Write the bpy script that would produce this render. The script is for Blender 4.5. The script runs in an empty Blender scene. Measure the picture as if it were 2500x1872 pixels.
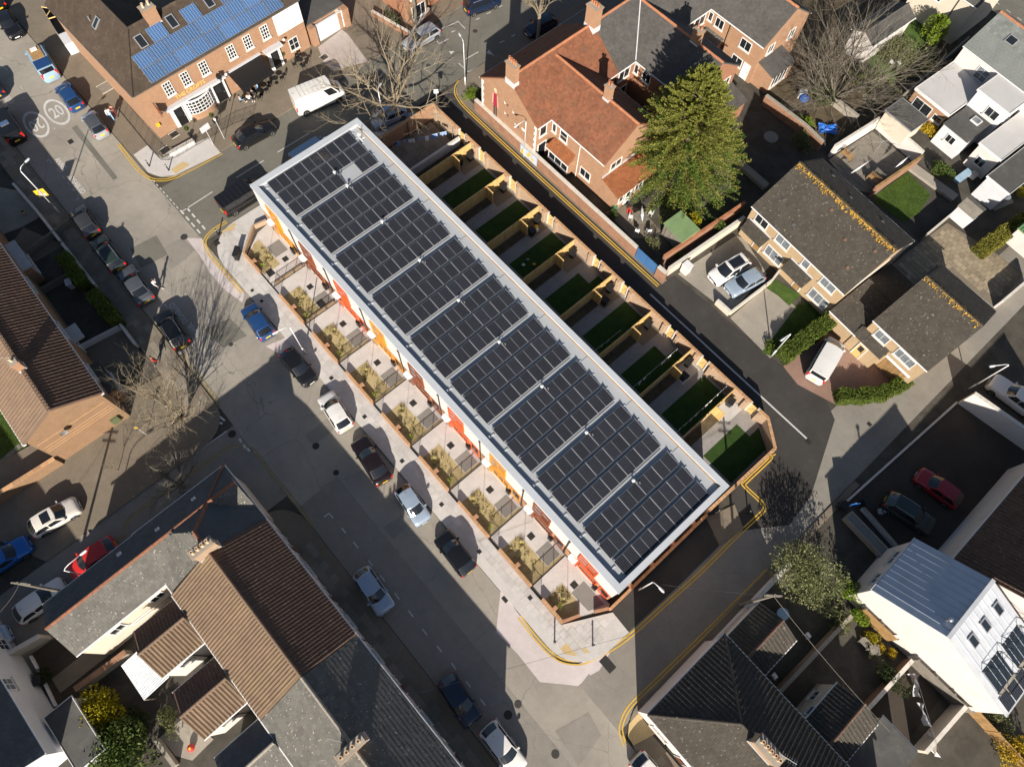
import bpy, bmesh, math, random
import numpy as np
from mathutils import Vector, Matrix

SC = bpy.context.scene
COL = SC.collection
RNG = random.Random(11)

# ---------------------------------------------------------------- camera (drone, 61 m up, tilted 22 degrees from straight down)
CAM_H, CAM_F, CAM_T, CAM_R = 61.0, 1716.6, 0.3904, 0.0700
_f0 = Vector((0, math.sin(CAM_T), -math.cos(CAM_T)))
_u0 = Vector((0, math.cos(CAM_T), math.sin(CAM_T)))
_r0 = Vector((1, 0, 0))
C_R = math.cos(CAM_R)*_r0 + math.sin(CAM_R)*_u0
C_U = -math.sin(CAM_R)*_r0 + math.cos(CAM_R)*_u0
cam_d = bpy.data.cameras.new('camera')
cam = bpy.data.objects.new('camera', cam_d)
COL.objects.link(cam)
m3 = Matrix((C_R, C_U, -_f0)).transposed()
cam.matrix_world = Matrix.Translation((0, 0, CAM_H)) @ m3.to_4x4()
cam_d.sensor_width = 36.0
cam_d.lens = CAM_F/2500*36.0
cam_d.clip_end = 1000
SC.camera = cam

# ---------------------------------------------------------------- world and sun (low spring sun from the bottom of the picture)
SUN_EL = math.radians(25.5)
world = bpy.data.worlds.new('World'); SC.world = world; world.use_nodes = True
wn = world.node_tree
sky = wn.nodes.new('ShaderNodeTexSky'); sky.sky_type = 'NISHITA'; sky.sun_disc = False
sky.sun_elevation = SUN_EL; sky.sun_rotation = math.pi
sky.air_density = 1.0; sky.dust_density = 1.0
bg = wn.nodes['Background']; bg.inputs['Strength'].default_value = 0.050
wn.links.new(sky.outputs[0], bg.inputs['Color'])
sun_d = bpy.data.lights.new('sun', 'SUN'); sun = bpy.data.objects.new('sun', sun_d); COL.objects.link(sun)
sun_d.energy = 5.0; sun_d.angle = math.radians(0.5); sun_d.color = (1.0, 0.915, 0.80)
sun.rotation_euler = Vector((-0.03, math.cos(SUN_EL), -math.sin(SUN_EL))).to_track_quat('-Z', 'Y').to_euler()
sun.location = (0, -80, 60)
SC.view_settings.view_transform = 'Standard'; SC.view_settings.look = 'None'
SC.view_settings.exposure = 0.85; SC.view_settings.gamma = 1.0
SC.render.engine = 'CYCLES'
SC.cycles.max_bounces = 5; SC.cycles.diffuse_bounces = 2; SC.cycles.glossy_bounces = 2
SC.cycles.transparent_max_bounces = 4; SC.cycles.transmission_bounces = 2
SC.cycles.use_denoising = True

# ---------------------------------------------------------------- survey: photo pixel + height above ground -> metres
def G(u, v, z=0.0):
    d = _f0 + (u-1250)/CAM_F*C_R - (v-936)/CAM_F*C_U
    k = (z-CAM_H)/d.z
    return Vector((k*d.x, k*d.y, z))
TO = {1:(0,0),2:(620,0),3:(1240,0),4:(1860,0),5:(0,460),6:(620,460),7:(1240,460),8:(1860,460),9:(0,920),10:(620,920),
      11:(1240,920),12:(1860,920),13:(0,1392),14:(620,1392),15:(1240,1392),16:(1860,1392)}
def g(k, x, y, z=0.0):
    return G(TO[k][0]+x/3.45, TO[k][1]+y/3.45, z)
def gl(k, pts, z=0.0):
    return [g(k, x, y, z) for x, y in pts]

# ---------------------------------------------------------------- materials
MATS = {}
def srgb(h):
    c = [int(h[i:i+2], 16)/255 for i in (0, 2, 4)]
    return tuple(((x/12.92) if x <= .04045 else ((x+.055)/1.055)**2.4) for x in c)
def mk(name):
    m = bpy.data.materials.new(name); m.use_nodes = True
    nt = m.node_tree; b = nt.nodes['Principled BSDF']
    MATS[name] = m
    return m, nt, b
def node(nt, t, **kw):
    n = nt.nodes.new(t)
    for k, v in kw.items():
        if k.startswith('i_'):
            key = k[2:]
            key = int(key) if key.isdigit() else key
            n.inputs[key].default_value = v
        else: setattr(n, k, v)
    return n
def wpos(nt):
    return nt.nodes.new('ShaderNodeNewGeometry').outputs['Position']
def mixc(nt, fac, a, b, bt='MIX'):
    n = nt.nodes.new('ShaderNodeMix'); n.data_type = 'RGBA'; n.blend_type = bt
    for sock, v in ((n.inputs['Factor'], fac), (n.inputs['A'], a), (n.inputs['B'], b)):
        if hasattr(v, 'is_output'): nt.links.new(v, sock)
        elif isinstance(v, (int, float)): sock.default_value = v
        else: sock.default_value = (*v[:3], 1)
    return n.outputs['Result']
def ramp(nt, fac, lo, hi, a=0.0, b=1.0):
    n = nt.nodes.new('ShaderNodeMapRange'); n.clamp = True
    nt.links.new(fac, n.inputs[0])
    n.inputs[1].default_value = lo; n.inputs[2].default_value = hi; n.inputs[3].default_value = a; n.inputs[4].default_value = b
    return n.outputs[0]
def noise(nt, vec, scale, detail=4, rough=.55, dist=0.0):
    n = nt.nodes.new('ShaderNodeTexNoise'); n.inputs['Scale'].default_value = scale
    n.inputs['Detail'].default_value = detail; n.inputs['Roughness'].default_value = rough; n.inputs['Distortion'].default_value = dist
    if vec is not None: nt.links.new(vec, n.inputs['Vector'])
    return n.outputs['Fac']
def bump(nt, b, h, strength=.3, dist=.02):
    n = nt.nodes.new('ShaderNodeBump'); n.inputs['Strength'].default_value = strength; n.inputs['Distance'].default_value = dist
    nt.links.new(h, n.inputs['Height']); nt.links.new(n.outputs[0], b.inputs['Normal'])
def plain(name, col, rough=.7, var=.12, scale=1.5, metal=0.0, spec=.4, island=0.0, fine=0.0, bmp=0.0, coat=0.0, stain=0.0, stcol=None, stscale=.6, dots=0.0):
    """base colour varied by coarse and fine world noise, by piece (island) and by stains that have a shape of their own"""
    m, nt, b = mk(name)
    b.inputs['Roughness'].default_value = rough; b.inputs['Metallic'].default_value = metal
    b.inputs['Specular IOR Level'].default_value = spec
    if coat: b.inputs['Coat Weight'].default_value = coat; b.inputs['Coat Roughness'].default_value = .06
    c = tuple(col)
    if var or island or fine or stain:
        P = wpos(nt)
        n1 = noise(nt, P, scale, 5, .6)
        f = ramp(nt, n1, .3, .7)
        o = mixc(nt, f, [x*(1-var) for x in c], [min(1, x*(1+var)) for x in c])
        if fine:
            n2 = noise(nt, P, 38, 2, .5)
            o = mixc(nt, ramp(nt, n2, .35, .65), mixc(nt, 1.0, o, (1-fine,)*3, 'MULTIPLY'), o)
        if island:
            ri = nt.nodes.new('ShaderNodeNewGeometry').outputs['Random Per Island']
            o = mixc(nt, 1.0, o, mixc(nt, ri, (1-island,)*3, (1+island,)*3), 'MULTIPLY')
        if stain:
            n3 = noise(nt, P, stscale, 6, .68, .4)
            o = mixc(nt, ramp(nt, n3, .5, .68, 0, stain), o, stcol or [x*.45 for x in c])
        if dots:  # pale lichen spots
            o = mixc(nt, ramp(nt, noise(nt, P, 5.5, 2, .5), .66, .70, 0, dots), o, (.42,.40,.34))
        nt.links.new(o, b.inputs['Base Color'])
        if bmp: bump(nt, b, noise(nt, P, 30, 3, .6), bmp, .02)
    else:
        b.inputs['Base Color'].default_value = (*c, 1)
    return m
def brickmat(name, c1, c2, mortar, bw=.225, bh=.075, ms=.012, stain=.2):
    m, nt, b = mk(name)
    b.inputs['Roughness'].default_value = .85
    uv = nt.nodes.new('ShaderNodeUVMap').outputs[0]
    br = nt.nodes.new('ShaderNodeTexBrick'); nt.links.new(uv, br.inputs['Vector'])
    br.inputs['Color1'].default_value = (*c1, 1); br.inputs['Color2'].default_value = (*c2, 1); br.inputs['Mortar'].default_value = (*mortar, 1)
    br.inputs['Scale'].default_value = 1.0; br.inputs['Mortar Size'].default_value = ms
    br.inputs['Brick Width'].default_value = bw; br.inputs['Row Height'].default_value = bh; br.inputs['Bias'].default_value = -.1
    P = wpos(nt)
    o = mixc(nt, ramp(nt, noise(nt, P, 1.1, 5, .65), .42, .7, 0, stain), br.outputs['Color'], [x*.45 for x in c1])
    o = mixc(nt, ramp(nt, noise(nt, P, 14, 2, .5), .3, .7), mixc(nt, 1.0, o, (.82,)*3, 'MULTIPLY'), o)
    nt.links.new(o, b.inputs['Base Color'])
    bump(nt, b, br.outputs['Fac'], -.35, .01)
    return m

def ground_mat(name, col, patchc=None, var=.12, crack=0.0, speck=.18, rough=.9, spots=0.0, spotcol=None, sc=.22):
    """worn tarmac or paving: broad tone changes, aggregate speckle, hairline cracks, odd stains"""
    m, nt, b = mk(name); b.inputs['Roughness'].default_value = rough; b.inputs['Specular IOR Level'].default_value = .25
    P = wpos(nt)
    f = ramp(nt, noise(nt, P, sc, 6, .62, .5), .32, .68)
    o = mixc(nt, f, [x*(1-var) for x in col], [x*(1+var) for x in col])
    f2 = ramp(nt, noise(nt, P, 1.6, 4, .6), .3, .72)
    o = mixc(nt, f2, mixc(nt, 1.0, o, (.9,)*3, 'MULTIPLY'), o)
    n2 = noise(nt, P, 16, 3, .7)
    o = mixc(nt, ramp(nt, n2, .32, .68), mixc(nt, 1.0, o, (1-speck,)*3, 'MULTIPLY'), mixc(nt, 1.0, o, (1+speck*.6,)*3, 'MULTIPLY'))
    if crack:
        v = nt.nodes.new('ShaderNodeTexVoronoi'); v.feature = 'DISTANCE_TO_EDGE'; v.inputs['Scale'].default_value = .16
        mp = nt.nodes.new('ShaderNodeVectorMath'); mp.operation = 'ADD'; nt.links.new(P, mp.inputs[0])
        nn = nt.nodes.new('ShaderNodeTexNoise'); nn.inputs['Scale'].default_value = .8; nn.inputs['Detail'].default_value = 5; nt.links.new(P, nn.inputs['Vector'])
        nt.links.new(nn.outputs['Color'], mp.inputs[1]); nt.links.new(mp.outputs[0], v.inputs['Vector'])
        cr = ramp(nt, v.outputs['Distance'], .0, .0045, crack, 0)
        o = mixc(nt, cr, o, [x*.45 for x in col])
    if spots:
        o = mixc(nt, ramp(nt, noise(nt, P, .75, 6, .7, .3), .58, .70, 0, spots), o, spotcol or [x*.5 for x in col])
    nt.links.new(o, b.inputs['Base Color'])
    bump(nt, b, n2, .25, .01)
    return m

# ---------------------------------------------------------------- mesh building
class MB:
    def __init__(s): s.v = []; s.f = []; s.uv = []; s.mi = []; s.cur = 0
    def face(s, pts, uv=None, mi=None):
        i = len(s.v); s.v += [tuple(p) for p in pts]; s.f.append(tuple(range(i, i+len(pts))))
        s.uv += list(uv) if uv else [(0, 0)]*len(pts)
        s.mi.append(s.cur if mi is None else mi)
    def box(s, x0, x1, y0, y1, z0, z1, bottom=True, mi=None):
        a = [(x0,y0,z0),(x1,y0,z0),(x1,y1,z0),(x0,y1,z0),(x0,y0,z1),(x1,y0,z1),(x1,y1,z1),(x0,y1,z1)]
        W = x1-x0; D = y1-y0
        s.face([a[0],a[1],a[5],a[4]], [(x0,z0),(x1,z0),(x1,z1),(x0,z1)], mi)
        s.face([a[1],a[2],a[6],a[5]], [(y0,z0),(y1,z0),(y1,z1),(y0,z1)], mi)
        s.face([a[2],a[3],a[7],a[6]], [(x1,z0),(x0,z0),(x0,z1),(x1,z1)], mi)
        s.face([a[3],a[0],a[4],a[7]], [(y1,z0),(y0,z0),(y0,z1),(y1,z1)], mi)
        s.face([a[4],a[5],a[6],a[7]], [(x0,y0),(x1,y0),(x1,y1),(x0,y1)], mi)
        if bottom: s.face([a[3],a[2],a[1],a[0]], None, mi)
    def obox(s, p, ex, ey, ez, a0, a1, b0, b1, c0, c1, mi=None):
        """box in a frame p, ex, ey, ez"""
        def q(a, b, c): return Vector(p)+ex*a+ey*b+ez*c
        A = [q(a0,b0,c0),q(a1,b0,c0),q(a1,b1,c0),q(a0,b1,c0),q(a0,b0,c1),q(a1,b0,c1),q(a1,b1,c1),q(a0,b1,c1)]
        for idx, uv in (((0,1,5,4),[(a0,c0),(a1,c0),(a1,c1),(a0,c1)]),((1,2,6,5),[(b0,c0),(b1,c0),(b1,c1),(b0,c1)]),((2,3,7,6),[(a1,c0),(a0,c0),(a0,c1),(a1,c1)]),
                        ((3,0,4,7),[(b1,c0),(b0,c0),(b0,c1),(b1,c1)]),((4,5,6,7),[(a0,b0),(a1,b0),(a1,b1),(a0,b1)]),((3,2,1,0),None)):
            s.face([A[i] for i in idx], uv, mi)
    def tube(s, pts, rad, n=6, cap=True, mi=None):
        pts = [Vector(p) for p in pts]
        if isinstance(rad, (int, float)): rad = [rad]*len(pts)
        rings = []
        up = None
        for i, p in enumerate(pts):
            t = (pts[min(i+1, len(pts)-1)]-pts[max(i-1, 0)])
            if t.length < 1e-9: t = Vector((0,0,1))
            t.normalize()
            a = t.cross(Vector((0,0,1)) if abs(t.z) < .9 else Vector((1,0,0))).normalized()
            if up is not None and a.dot(up) < 0: a = -a
            up = a
            b = t.cross(a)
            i0 = len(s.v)
            for k in range(n):
                th = 2*math.pi*k/n
                s.v.append(tuple(p+(a*math.cos(th)+b*math.sin(th))*rad[i]))
            rings.append(i0)
        M_ = s.cur if mi is None else mi
        for i in range(len(rings)-1):
            for k in range(n):
                s.f.append((rings[i]+k, rings[i]+(k+1)%n, rings[i+1]+(k+1)%n, rings[i+1]+k)); s.uv += [(0,0)]*4; s.mi.append(M_)
        if cap:
            s.f.append(tuple(rings[0]+k for k in reversed(range(n)))); s.uv += [(0,0)]*n; s.mi.append(M_)
            s.f.append(tuple(rings[-1]+k for k in range(n))); s.uv += [(0,0)]*n; s.mi.append(M_)
    def lathe(s, prof, n=12, o=(0,0,0), mi=None):
        M_ = s.cur if mi is None else mi
        i0 = len(s.v)
        for r, z in prof:
            for k in range(n):
                th = 2*math.pi*k/n; s.v.append((o[0]+r*math.cos(th), o[1]+r*math.sin(th), o[2]+z))
        for j in range(len(prof)-1):
            for k in range(n):
                s.f.append((i0+j*n+k, i0+j*n+(k+1)%n, i0+(j+1)*n+(k+1)%n, i0+(j+1)*n+k)); s.uv += [(0,0)]*4; s.mi.append(M_)
        s.f.append(tuple(i0+(len(prof)-1)*n+k for k in range(n))); s.uv += [(0,0)]*n; s.mi.append(M_)
    def prism(s, poly, z0, z1, mi=None, bottom=True):
        """poly: 2D points anticlockwise"""
        ar = sum(poly[i][0]*poly[(i+1)%len(poly)][1]-poly[(i+1)%len(poly)][0]*poly[i][1] for i in range(len(poly)))
        if ar < 0: poly = poly[::-1]
        n = len(poly); d = 0
        for i in range(n):
            a, b = poly[i], poly[(i+1)%n]; L = math.hypot(b[0]-a[0], b[1]-a[1])
            s.face([(a[0],a[1],z0),(b[0],b[1],z0),(b[0],b[1],z1),(a[0],a[1],z1)], [(d,z0),(d+L,z0),(d+L,z1),(d,z1)], mi); d += L
        s.face([(p[0],p[1],z1) for p in poly], [(p[0],p[1]) for p in poly], mi)
        if bottom: s.face([(p[0],p[1],z0) for p in reversed(poly)], None, mi)
    def mesh(s, name, mats, smooth=False):
        me = bpy.data.meshes.new(name)
        me.from_pydata(s.v, [], s.f)
        ul = me.uv_layers.new(name='UVMap')
        if len(s.uv) == len(me.loops): ul.data.foreach_set('uv', np.asarray(s.uv, 'f').ravel())
        if not isinstance(mats, (list, tuple)): mats = [mats]
        for m in mats: me.materials.append(MATS[m] if isinstance(m, str) else m)
        if len(mats) > 1: me.polygons.foreach_set('material_index', s.mi)
        if smooth: me.polygons.foreach_set('use_smooth', [True]*len(me.polygons))
        me.update()
        return me
    def build(s, name, mats, parent=None, smooth=False, kind=None, label=None):
        if not s.f: return None
        return put(s.mesh(name, mats, smooth), name, parent, kind, label)
def put(me, name, parent=None, kind=None, label=None, loc=None, rot=None):
    o = bpy.data.objects.new(name, me); COL.objects.link(o)
    if parent is not None: o.parent = parent
    if kind: o['kind'] = kind
    if label: o['label'] = label
    if loc is not None: o.location = loc
    if rot is not None: o.rotation_euler = rot
    return o
def thing(name, label, cat, loc=(0,0,0), rotz=0.0, group=None):
    o = bpy.data.objects.new(name, None); COL.objects.link(o); o.empty_display_size = .3
    o.location = (loc[0], loc[1], loc[2] if len(loc) > 2 else 0); o.rotation_euler = (0, 0, rotz)
    tag(o, label, cat, group)
    return o
def tag(o, label, cat, group=None):
    o['label'] = label; o['category'] = cat
    if group: o['group'] = group
    return o
def copy_tree(o, parent=None):
    c = o.copy(); COL.objects.link(c); c.parent = parent
    for ch in o.children: copy_tree(ch, c)
    return c
def V2(p): return (p[0], p[1])
def inpoly(x, y, poly):
    r = False; j = len(poly)-1
    for i in range(len(poly)):
        xi, yi = poly[i][0], poly[i][1]; xj, yj = poly[j][0], poly[j][1]
        if (yi > y) != (yj > y) and x < (xj-xi)*(y-yi)/(yj-yi)+xi: r = not r
        j = i
    return r
def sheet(name, pts, z, mat, h=0.0, kind='structure', parent=None, label=None):
    """flat ground sheet at height z, or a raised slab with a kerb face of height h"""
    mb = MB(); poly = [V2(p) for p in pts]
    if h: mb.prism(poly, z, z+h, bottom=False)
    else:
        ar = sum(poly[i][0]*poly[(i+1)%len(poly)][1]-poly[(i+1)%len(poly)][0]*poly[i][1] for i in range(len(poly)))
        if ar < 0: poly = poly[::-1]
        mb.face([(p[0], p[1], z) for p in poly], [(p[0], p[1]) for p in poly])
    return mb.build(name, mat, parent, kind=kind, label=label)
def band(mb, pts, w, z, off=0.0):
    """painted line of width w along a polyline, shifted sideways by off"""
    P = [Vector((p[0], p[1])) for p in pts]; L = []; R = []
    for i, p in enumerate(P):
        t = (P[min(i+1, len(P)-1)]-P[max(i-1, 0)]).normalized(); n = Vector((-t.y, t.x))
        L.append(p+n*(off+w/2)); R.append(p+n*(off-w/2))
    for i in range(len(P)-1):
        mb.face([(*R[i], z), (*R[i+1], z), (*L[i+1], z), (*L[i], z)])
def smooth_line(pts, n=6):
    """Catmull-Rom through points"""
    P = [Vector((p[0], p[1])) for p in pts]; out = []
    for i in range(len(P)-1):
        p0 = P[max(i-1, 0)]; p1 = P[i]; p2 = P[i+1]; p3 = P[min(i+2, len(P)-1)]
        for k in range(n):
            t = k/n
            out.append(.5*((2*p1)+(p2-p0)*t+(2*p0-5*p1+4*p2-p3)*t*t+(3*p1-p0-3*p2+p3)*t**3))
    out.append(P[-1])
    return out
# ================================================================ materials
ground_mat('asphalt_old', (.315,.288,.247), var=.17, sc=.14, crack=.85, spots=.45, spotcol=(.20,.18,.155))
ground_mat('asphalt_mid', (.165,.157,.133), crack=.6, spots=.3, spotcol=(.115,.11,.095))
ground_mat('asphalt_new', (.052,.048,.045), var=.16, speck=.3, spots=.35, spotcol=(.075,.07,.062))
ground_mat('asphalt_pink', (.56,.50,.49), var=.08, speck=.12, spots=.2, spotcol=(.30,.26,.24))
ground_mat('asphalt_patch', (.25,.23,.20), crack=.4, spots=.3)
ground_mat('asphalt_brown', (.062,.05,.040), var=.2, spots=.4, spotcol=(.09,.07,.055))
ground_mat('flags_pale', (.53,.505,.485), var=.07, speck=.12, spots=.16, spotcol=(.27,.26,.26))
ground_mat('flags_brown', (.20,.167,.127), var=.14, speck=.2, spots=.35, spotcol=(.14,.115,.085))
ground_mat('concrete_old', (.32,.29,.245), var=.14, speck=.14, crack=.5, spots=.4, spotcol=(.15,.13,.10))
ground_mat('concrete_pink', (.46,.40,.37), var=.08, speck=.1, crack=.4, spots=.2, spotcol=(.36,.30,.27))
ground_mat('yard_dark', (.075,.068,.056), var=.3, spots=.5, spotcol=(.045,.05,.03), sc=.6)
ground_mat('soil', (.105,.082,.052), var=.35, speck=.4, spots=.4, spotcol=(.11,.08,.05), sc=.9)
ground_mat('mulch', (.42,.335,.175), var=.18, speck=.45, spots=.5, spotcol=(.17,.135,.07), sc=1.2)
ground_mat('turf', (.060,.105,.020), var=.28, speck=.4, spots=.4, spotcol=(.12,.13,.035), sc=.8)
ground_mat('turf_new', (.030,.066,.011), var=.2, speck=.4, sc=.9)
ground_mat('block_paving', (.285,.18,.14), var=.14, speck=.25, spots=.3, spotcol=(.16,.09,.07))
ground_mat('path_grey', (.56,.525,.50), var=.06, speck=.3, sc=.8)
ground_mat('path_blue', (.30,.28,.265), var=.07, speck=.3, sc=.8)
ground_mat('pad_grey', (.235,.22,.20), var=.08, speck=.2)
ground_mat('buff', (.52,.39,.20), var=.1, speck=.14, spots=.25, spotcol=(.40,.31,.19))
plain('kerb_stone', (.30,.28,.26), .85, .12, 2.0, fine=.2)
plain('paint_yellow', (.66,.42,.055), .7, .12, 1.2, fine=.25, stain=.3, stcol=(.40,.28,.10), stscale=1.5)
plain('paint_yellow_worn', (.36,.27,.11), .8, .25, 1.6, fine=.4, stain=.55, stcol=(.17,.15,.12), stscale=1.7)
plain('paint_white', (.60,.59,.57), .7, .1, 1.2, fine=.25, stain=.4, stcol=(.33,.32,.29), stscale=1.8)
plain('iron', (.045,.042,.04), .6, .2, 5, metal=.3, fine=.3)
brickmat('brick_orange', (.355,.165,.075), (.42,.22,.11), (.35,.265,.20))
brickmat('brick_red', (.33,.115,.05), (.40,.16,.07), (.30,.205,.145))
brickmat('brick_terrace', (.42,.175,.08), (.50,.235,.115), (.38,.27,.19))
brickmat('brick_buff', (.42,.28,.14), (.50,.35,.19), (.40,.32,.23), stain=.12)
brickmat('brick_garden', (.40,.255,.15), (.48,.33,.21), (.38,.31,.25))
brickmat('brick_tan', (.255,.135,.062), (.31,.175,.085), (.26,.19,.13))
plain('ridge_dark', (.22,.095,.055), .85, .15, 3, island=.15)
brickmat('brick_old', (.30,.125,.065), (.38,.18,.095), (.28,.21,.155), stain=.45)
plain('render_white', (.60,.56,.53), .85, .05, .8, stain=.3, stcol=(.47,.42,.37), stscale=.5)
plain('render_cream', (.56,.49,.40), .85, .06, .8, stain=.3, stcol=(.44,.38,.30), stscale=.5)
plain('render_grey', (.56,.57,.60), .85, .05, .8, stain=.2, stcol=(.42,.42,.44), stscale=.5)
plain('upvc', (.70,.70,.69), .35, 0)
plain('glass', (.015,.018,.022), .06, 0, spec=.9)
plain('glass_pale', (.16,.18,.20), .1, .3, 3, spec=.8)
plain('stone_trim', (.60,.56,.50), .8, .1, 2, fine=.1)
plain('timber', (.60,.40,.155), .75, .12, 2.2, island=.14, fine=.12)
plain('timber_old', (.30,.18,.075), .8, .2, 2.2, island=.2, fine=.15)
plain('timber_grey', (.20,.18,.15), .85, .2, 2, island=.2, fine=.2)
plain('black_metal', (.012,.012,.013), .4, 0)
plain('lamp_metal', (.62,.63,.64), .45, .05, 3, metal=.2)
plain('steel', (.55,.56,.58), .35, 0, metal=.8)
plain('lead', (.50,.51,.54), .6, .08, 3)
plain('terracotta', (.36,.15,.075), .8, .12, 4, island=.12)
plain('clay_pale', (.62,.44,.28), .8, .12, 4, island=.1)
plain('membrane', (.36,.378,.40), .7, .05, .5, fine=.04, stain=.15, stcol=(.27,.285,.30), stscale=.35)
plain('coping', (.46,.485,.52), .55, .05, .6, stain=.16, stcol=(.32,.335,.35), stscale=.9)
plain('tile_red', (.205,.081,.042), .85, .16, .7, island=.18, fine=.2, stain=.5, stcol=(.15,.085,.05), stscale=.75)
plain('tile_red_bright', (.265,.095,.036), .85, .12, .7, island=.16, fine=.2, stain=.3, stcol=(.26,.11,.05), stscale=.9)
plain('slate_dark', (.085,.08,.074), .8, .15, .6, island=.14, fine=.18)
plain('slate_grey', (.118,.112,.10), .75, .12, .6, island=.16, fine=.2, dots=.7, stain=.3, stcol=(.15,.145,.12), stscale=.7)
plain('slate_blue', (.075,.08,.088), .7, .12, .7, island=.12, fine=.15)
plain('slate_green', (.165,.178,.17), .75, .1, .7, island=.16, fine=.12)
plain('tile_brown', (.155,.103,.066), .85, .14, .6, island=.14, fine=.15, stain=.3, stcol=(.20,.155,.075), stscale=.5)
plain('tile_dusky', (.13,.077,.053), .85, .12, .6, island=.18, fine=.15, dots=.35)
plain('tile_concrete', (.064,.055,.044), .9, .12, .6, island=.14, fine=.25, dots=.35)
plain('tile_pub', (.064,.046,.033), .9, .16, .5, island=.10, fine=.22, stain=.2, stcol=(.19,.15,.10), stscale=1.2)
plain('tile_blush', (.19,.128,.088), .9, .1, .6, island=.08, fine=.18)
plain('felt', (.085,.082,.078), .9, .15, .7, fine=.2, stain=.35, stcol=(.15,.15,.13), stscale=.8)
plain('felt_white', (.48,.47,.465), .8, .05, .6, stain=.25, stcol=(.42,.42,.36), stscale=.9)
plain('zinc_blue', (.40,.45,.53), .5, .08, .7, metal=.2, stain=.15, stscale=.6)
plain('zinc_pale', (.50,.52,.55), .55, .1, .9, metal=.15, stain=.2, stcol=(.36,.39,.44), stscale=1.4)
plain('lichen', (.42,.24,.035), .9, .3, 3, island=.3)
plain('green_steel', (.17,.255,.12), .6, .12, 1, island=.05)
plain('blue_paint', (.05,.145,.33), .6, .12, 1.2, fine=.12)
plain('bin_black', (.016,.017,.018), .5, 0)
plain('cloth_white', (.72,.72,.74), .9, .05, 4)
plain('tarp_blue', (.02,.14,.55), .5, .2, 5)
plain('plastic_white', (.72,.72,.70), .4, 0)
plain('plastic_yellow', (.75,.45,.03), .5, 0)
plain('plastic_green', (.04,.16,.07), .5, 0)
plain('plastic_red', (.55,.04,.03), .5, 0)

# ================================================================ survey frame of the new terrace: x along the street front, y towards the back gardens
T_O = Vector((-25.893, 40.826)); T_A = math.radians(-44.688)
T_X = Vector((math.cos(T_A), math.sin(T_A))); T_Y = Vector((-math.sin(T_A), math.cos(T_A)))
def T(x, y, z=0.0):
    p = T_O+T_X*x+T_Y*y
    return Vector((p.x, p.y, z))
def Tl(pts, z=0.0): return [T(x, y, z) for x, y in pts]
def toT(p):
    q = Vector((p[0], p[1]))-T_O
    return q.dot(T_X), q.dot(T_Y)

# ================================================================ ground, roads, pavements
def rect(x0, x1, y0, y1): return [(x0,y0),(x1,y0),(x1,y1),(x0,y1)]
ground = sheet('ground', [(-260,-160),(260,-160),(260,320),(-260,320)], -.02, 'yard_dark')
road_main = sheet('road', Tl(rect(-130,150,-14.75,-6.2)), 0.0, 'asphalt_old')
road_cross = sheet('road', Tl(rect(-11.0,-2.4,-6.2,150)), 0.004, 'asphalt_mid')
R6 = sheet('road', Tl([(52.3,-6.2),(57.0,-6.2),(56.7,22),(56.9,60),(52,60),(51.2,33),(51.0,22)]), 0.003, 'asphalt_patch')
road_side = sheet('road', Tl(rect(16.0,24.5,-90,-14.75)), 0.003, 'asphalt_patch')
lane = sheet('lane', Tl([(-2.4,21.0),(47.5,21.6),(50.3,19.9),(50.2,14.3),(53.0,13.0),(55.4,16.5),(55.0,20),(51.9,27.3),(50.2,28.2),(45,27.7),(31.4,27.2),(31.4,25.4),(-2.4,25.5)]), 0.008, 'asphalt_new')
sheet('road_patch', gl(15, [(-60,160),(100,380),(220,560),(380,740),(560,800),(860,680),(855,700),(770,840),(700,880),(590,972),(440,955),(270,940),(80,700),(-100,520)]), 0.007, 'asphalt_pink', parent=road_main)
sheet('road_patch', gl(5, [(1570,420),(1700,420),(1740,500),(1800,600),(2060,890),(2040,960),(1900,860),(1760,700),(1680,560)]), 0.007, 'asphalt_pink', parent=road_main)
sheet('road_patch', gl(5, [(1320,540),(1500,430),(1560,440),(1640,520),(1560,600),(1440,680)]), 0.006, 'asphalt_patch', parent=road_main)
sheet('road_patch', gl(6, [(100,1330),(280,1250),(420,1390),(330,1430),(230,1400)]), 0.007, 'asphalt_pink', parent=road_main)
sheet('road_surface', Tl([(26,-14.7),(150,-14.7),(150,-10.6),(26,-10.55)]), .004, 'asphalt_patch', parent=road_main)
for i, pts in enumerate(([(21.0,-10.4),(22.3,-10.5),(22.2,-6.4),(20.9,-6.5)], [(-6.5,-12.2),(-3.8,-12.5),(-3.5,-9.7),(-6.2,-9.4)], [(32.2,-10.3),(33.6,-10.2),(33.4,-6.4),(32.6,-6.4)], [(-24,-9.1),(-15,-9.2),(-15,-8.7),(-24,-8.5)], [(40,-14.2),(44.6,-14),(44.0,-11.2),(41.4,-11.5)], [(6.0,-11.5),(8.8,-11.2),(9.2,-8.8),(6.6,-9.0)], [(53.6,-9.9),(56.6,-10.2),(56.2,-7.4),(54.4,-7.0)], [(-40,-13.2),(-33,-13.0),(-33.2,-11.9),(-40,-12.1)])):
    sheet('road_patch', Tl(pts), .0062+.0004*(i % 3), ('asphalt_patch','asphalt_mid')[i % 2], parent=road_main)
sheet('road_patch', gl(15, [(620,950),(680,870),(860,1010),(680,1020)]), 0.0085, 'asphalt_patch', parent=road_main)

def arc(cx, cy, r, a0, a1, n=8):
    return [(cx+r*math.cos(math.radians(a0+(a1-a0)*i/n)), cy+r*math.sin(math.radians(a0+(a1-a0)*i/n))) for i in range(n+1)]
KH = .10
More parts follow.
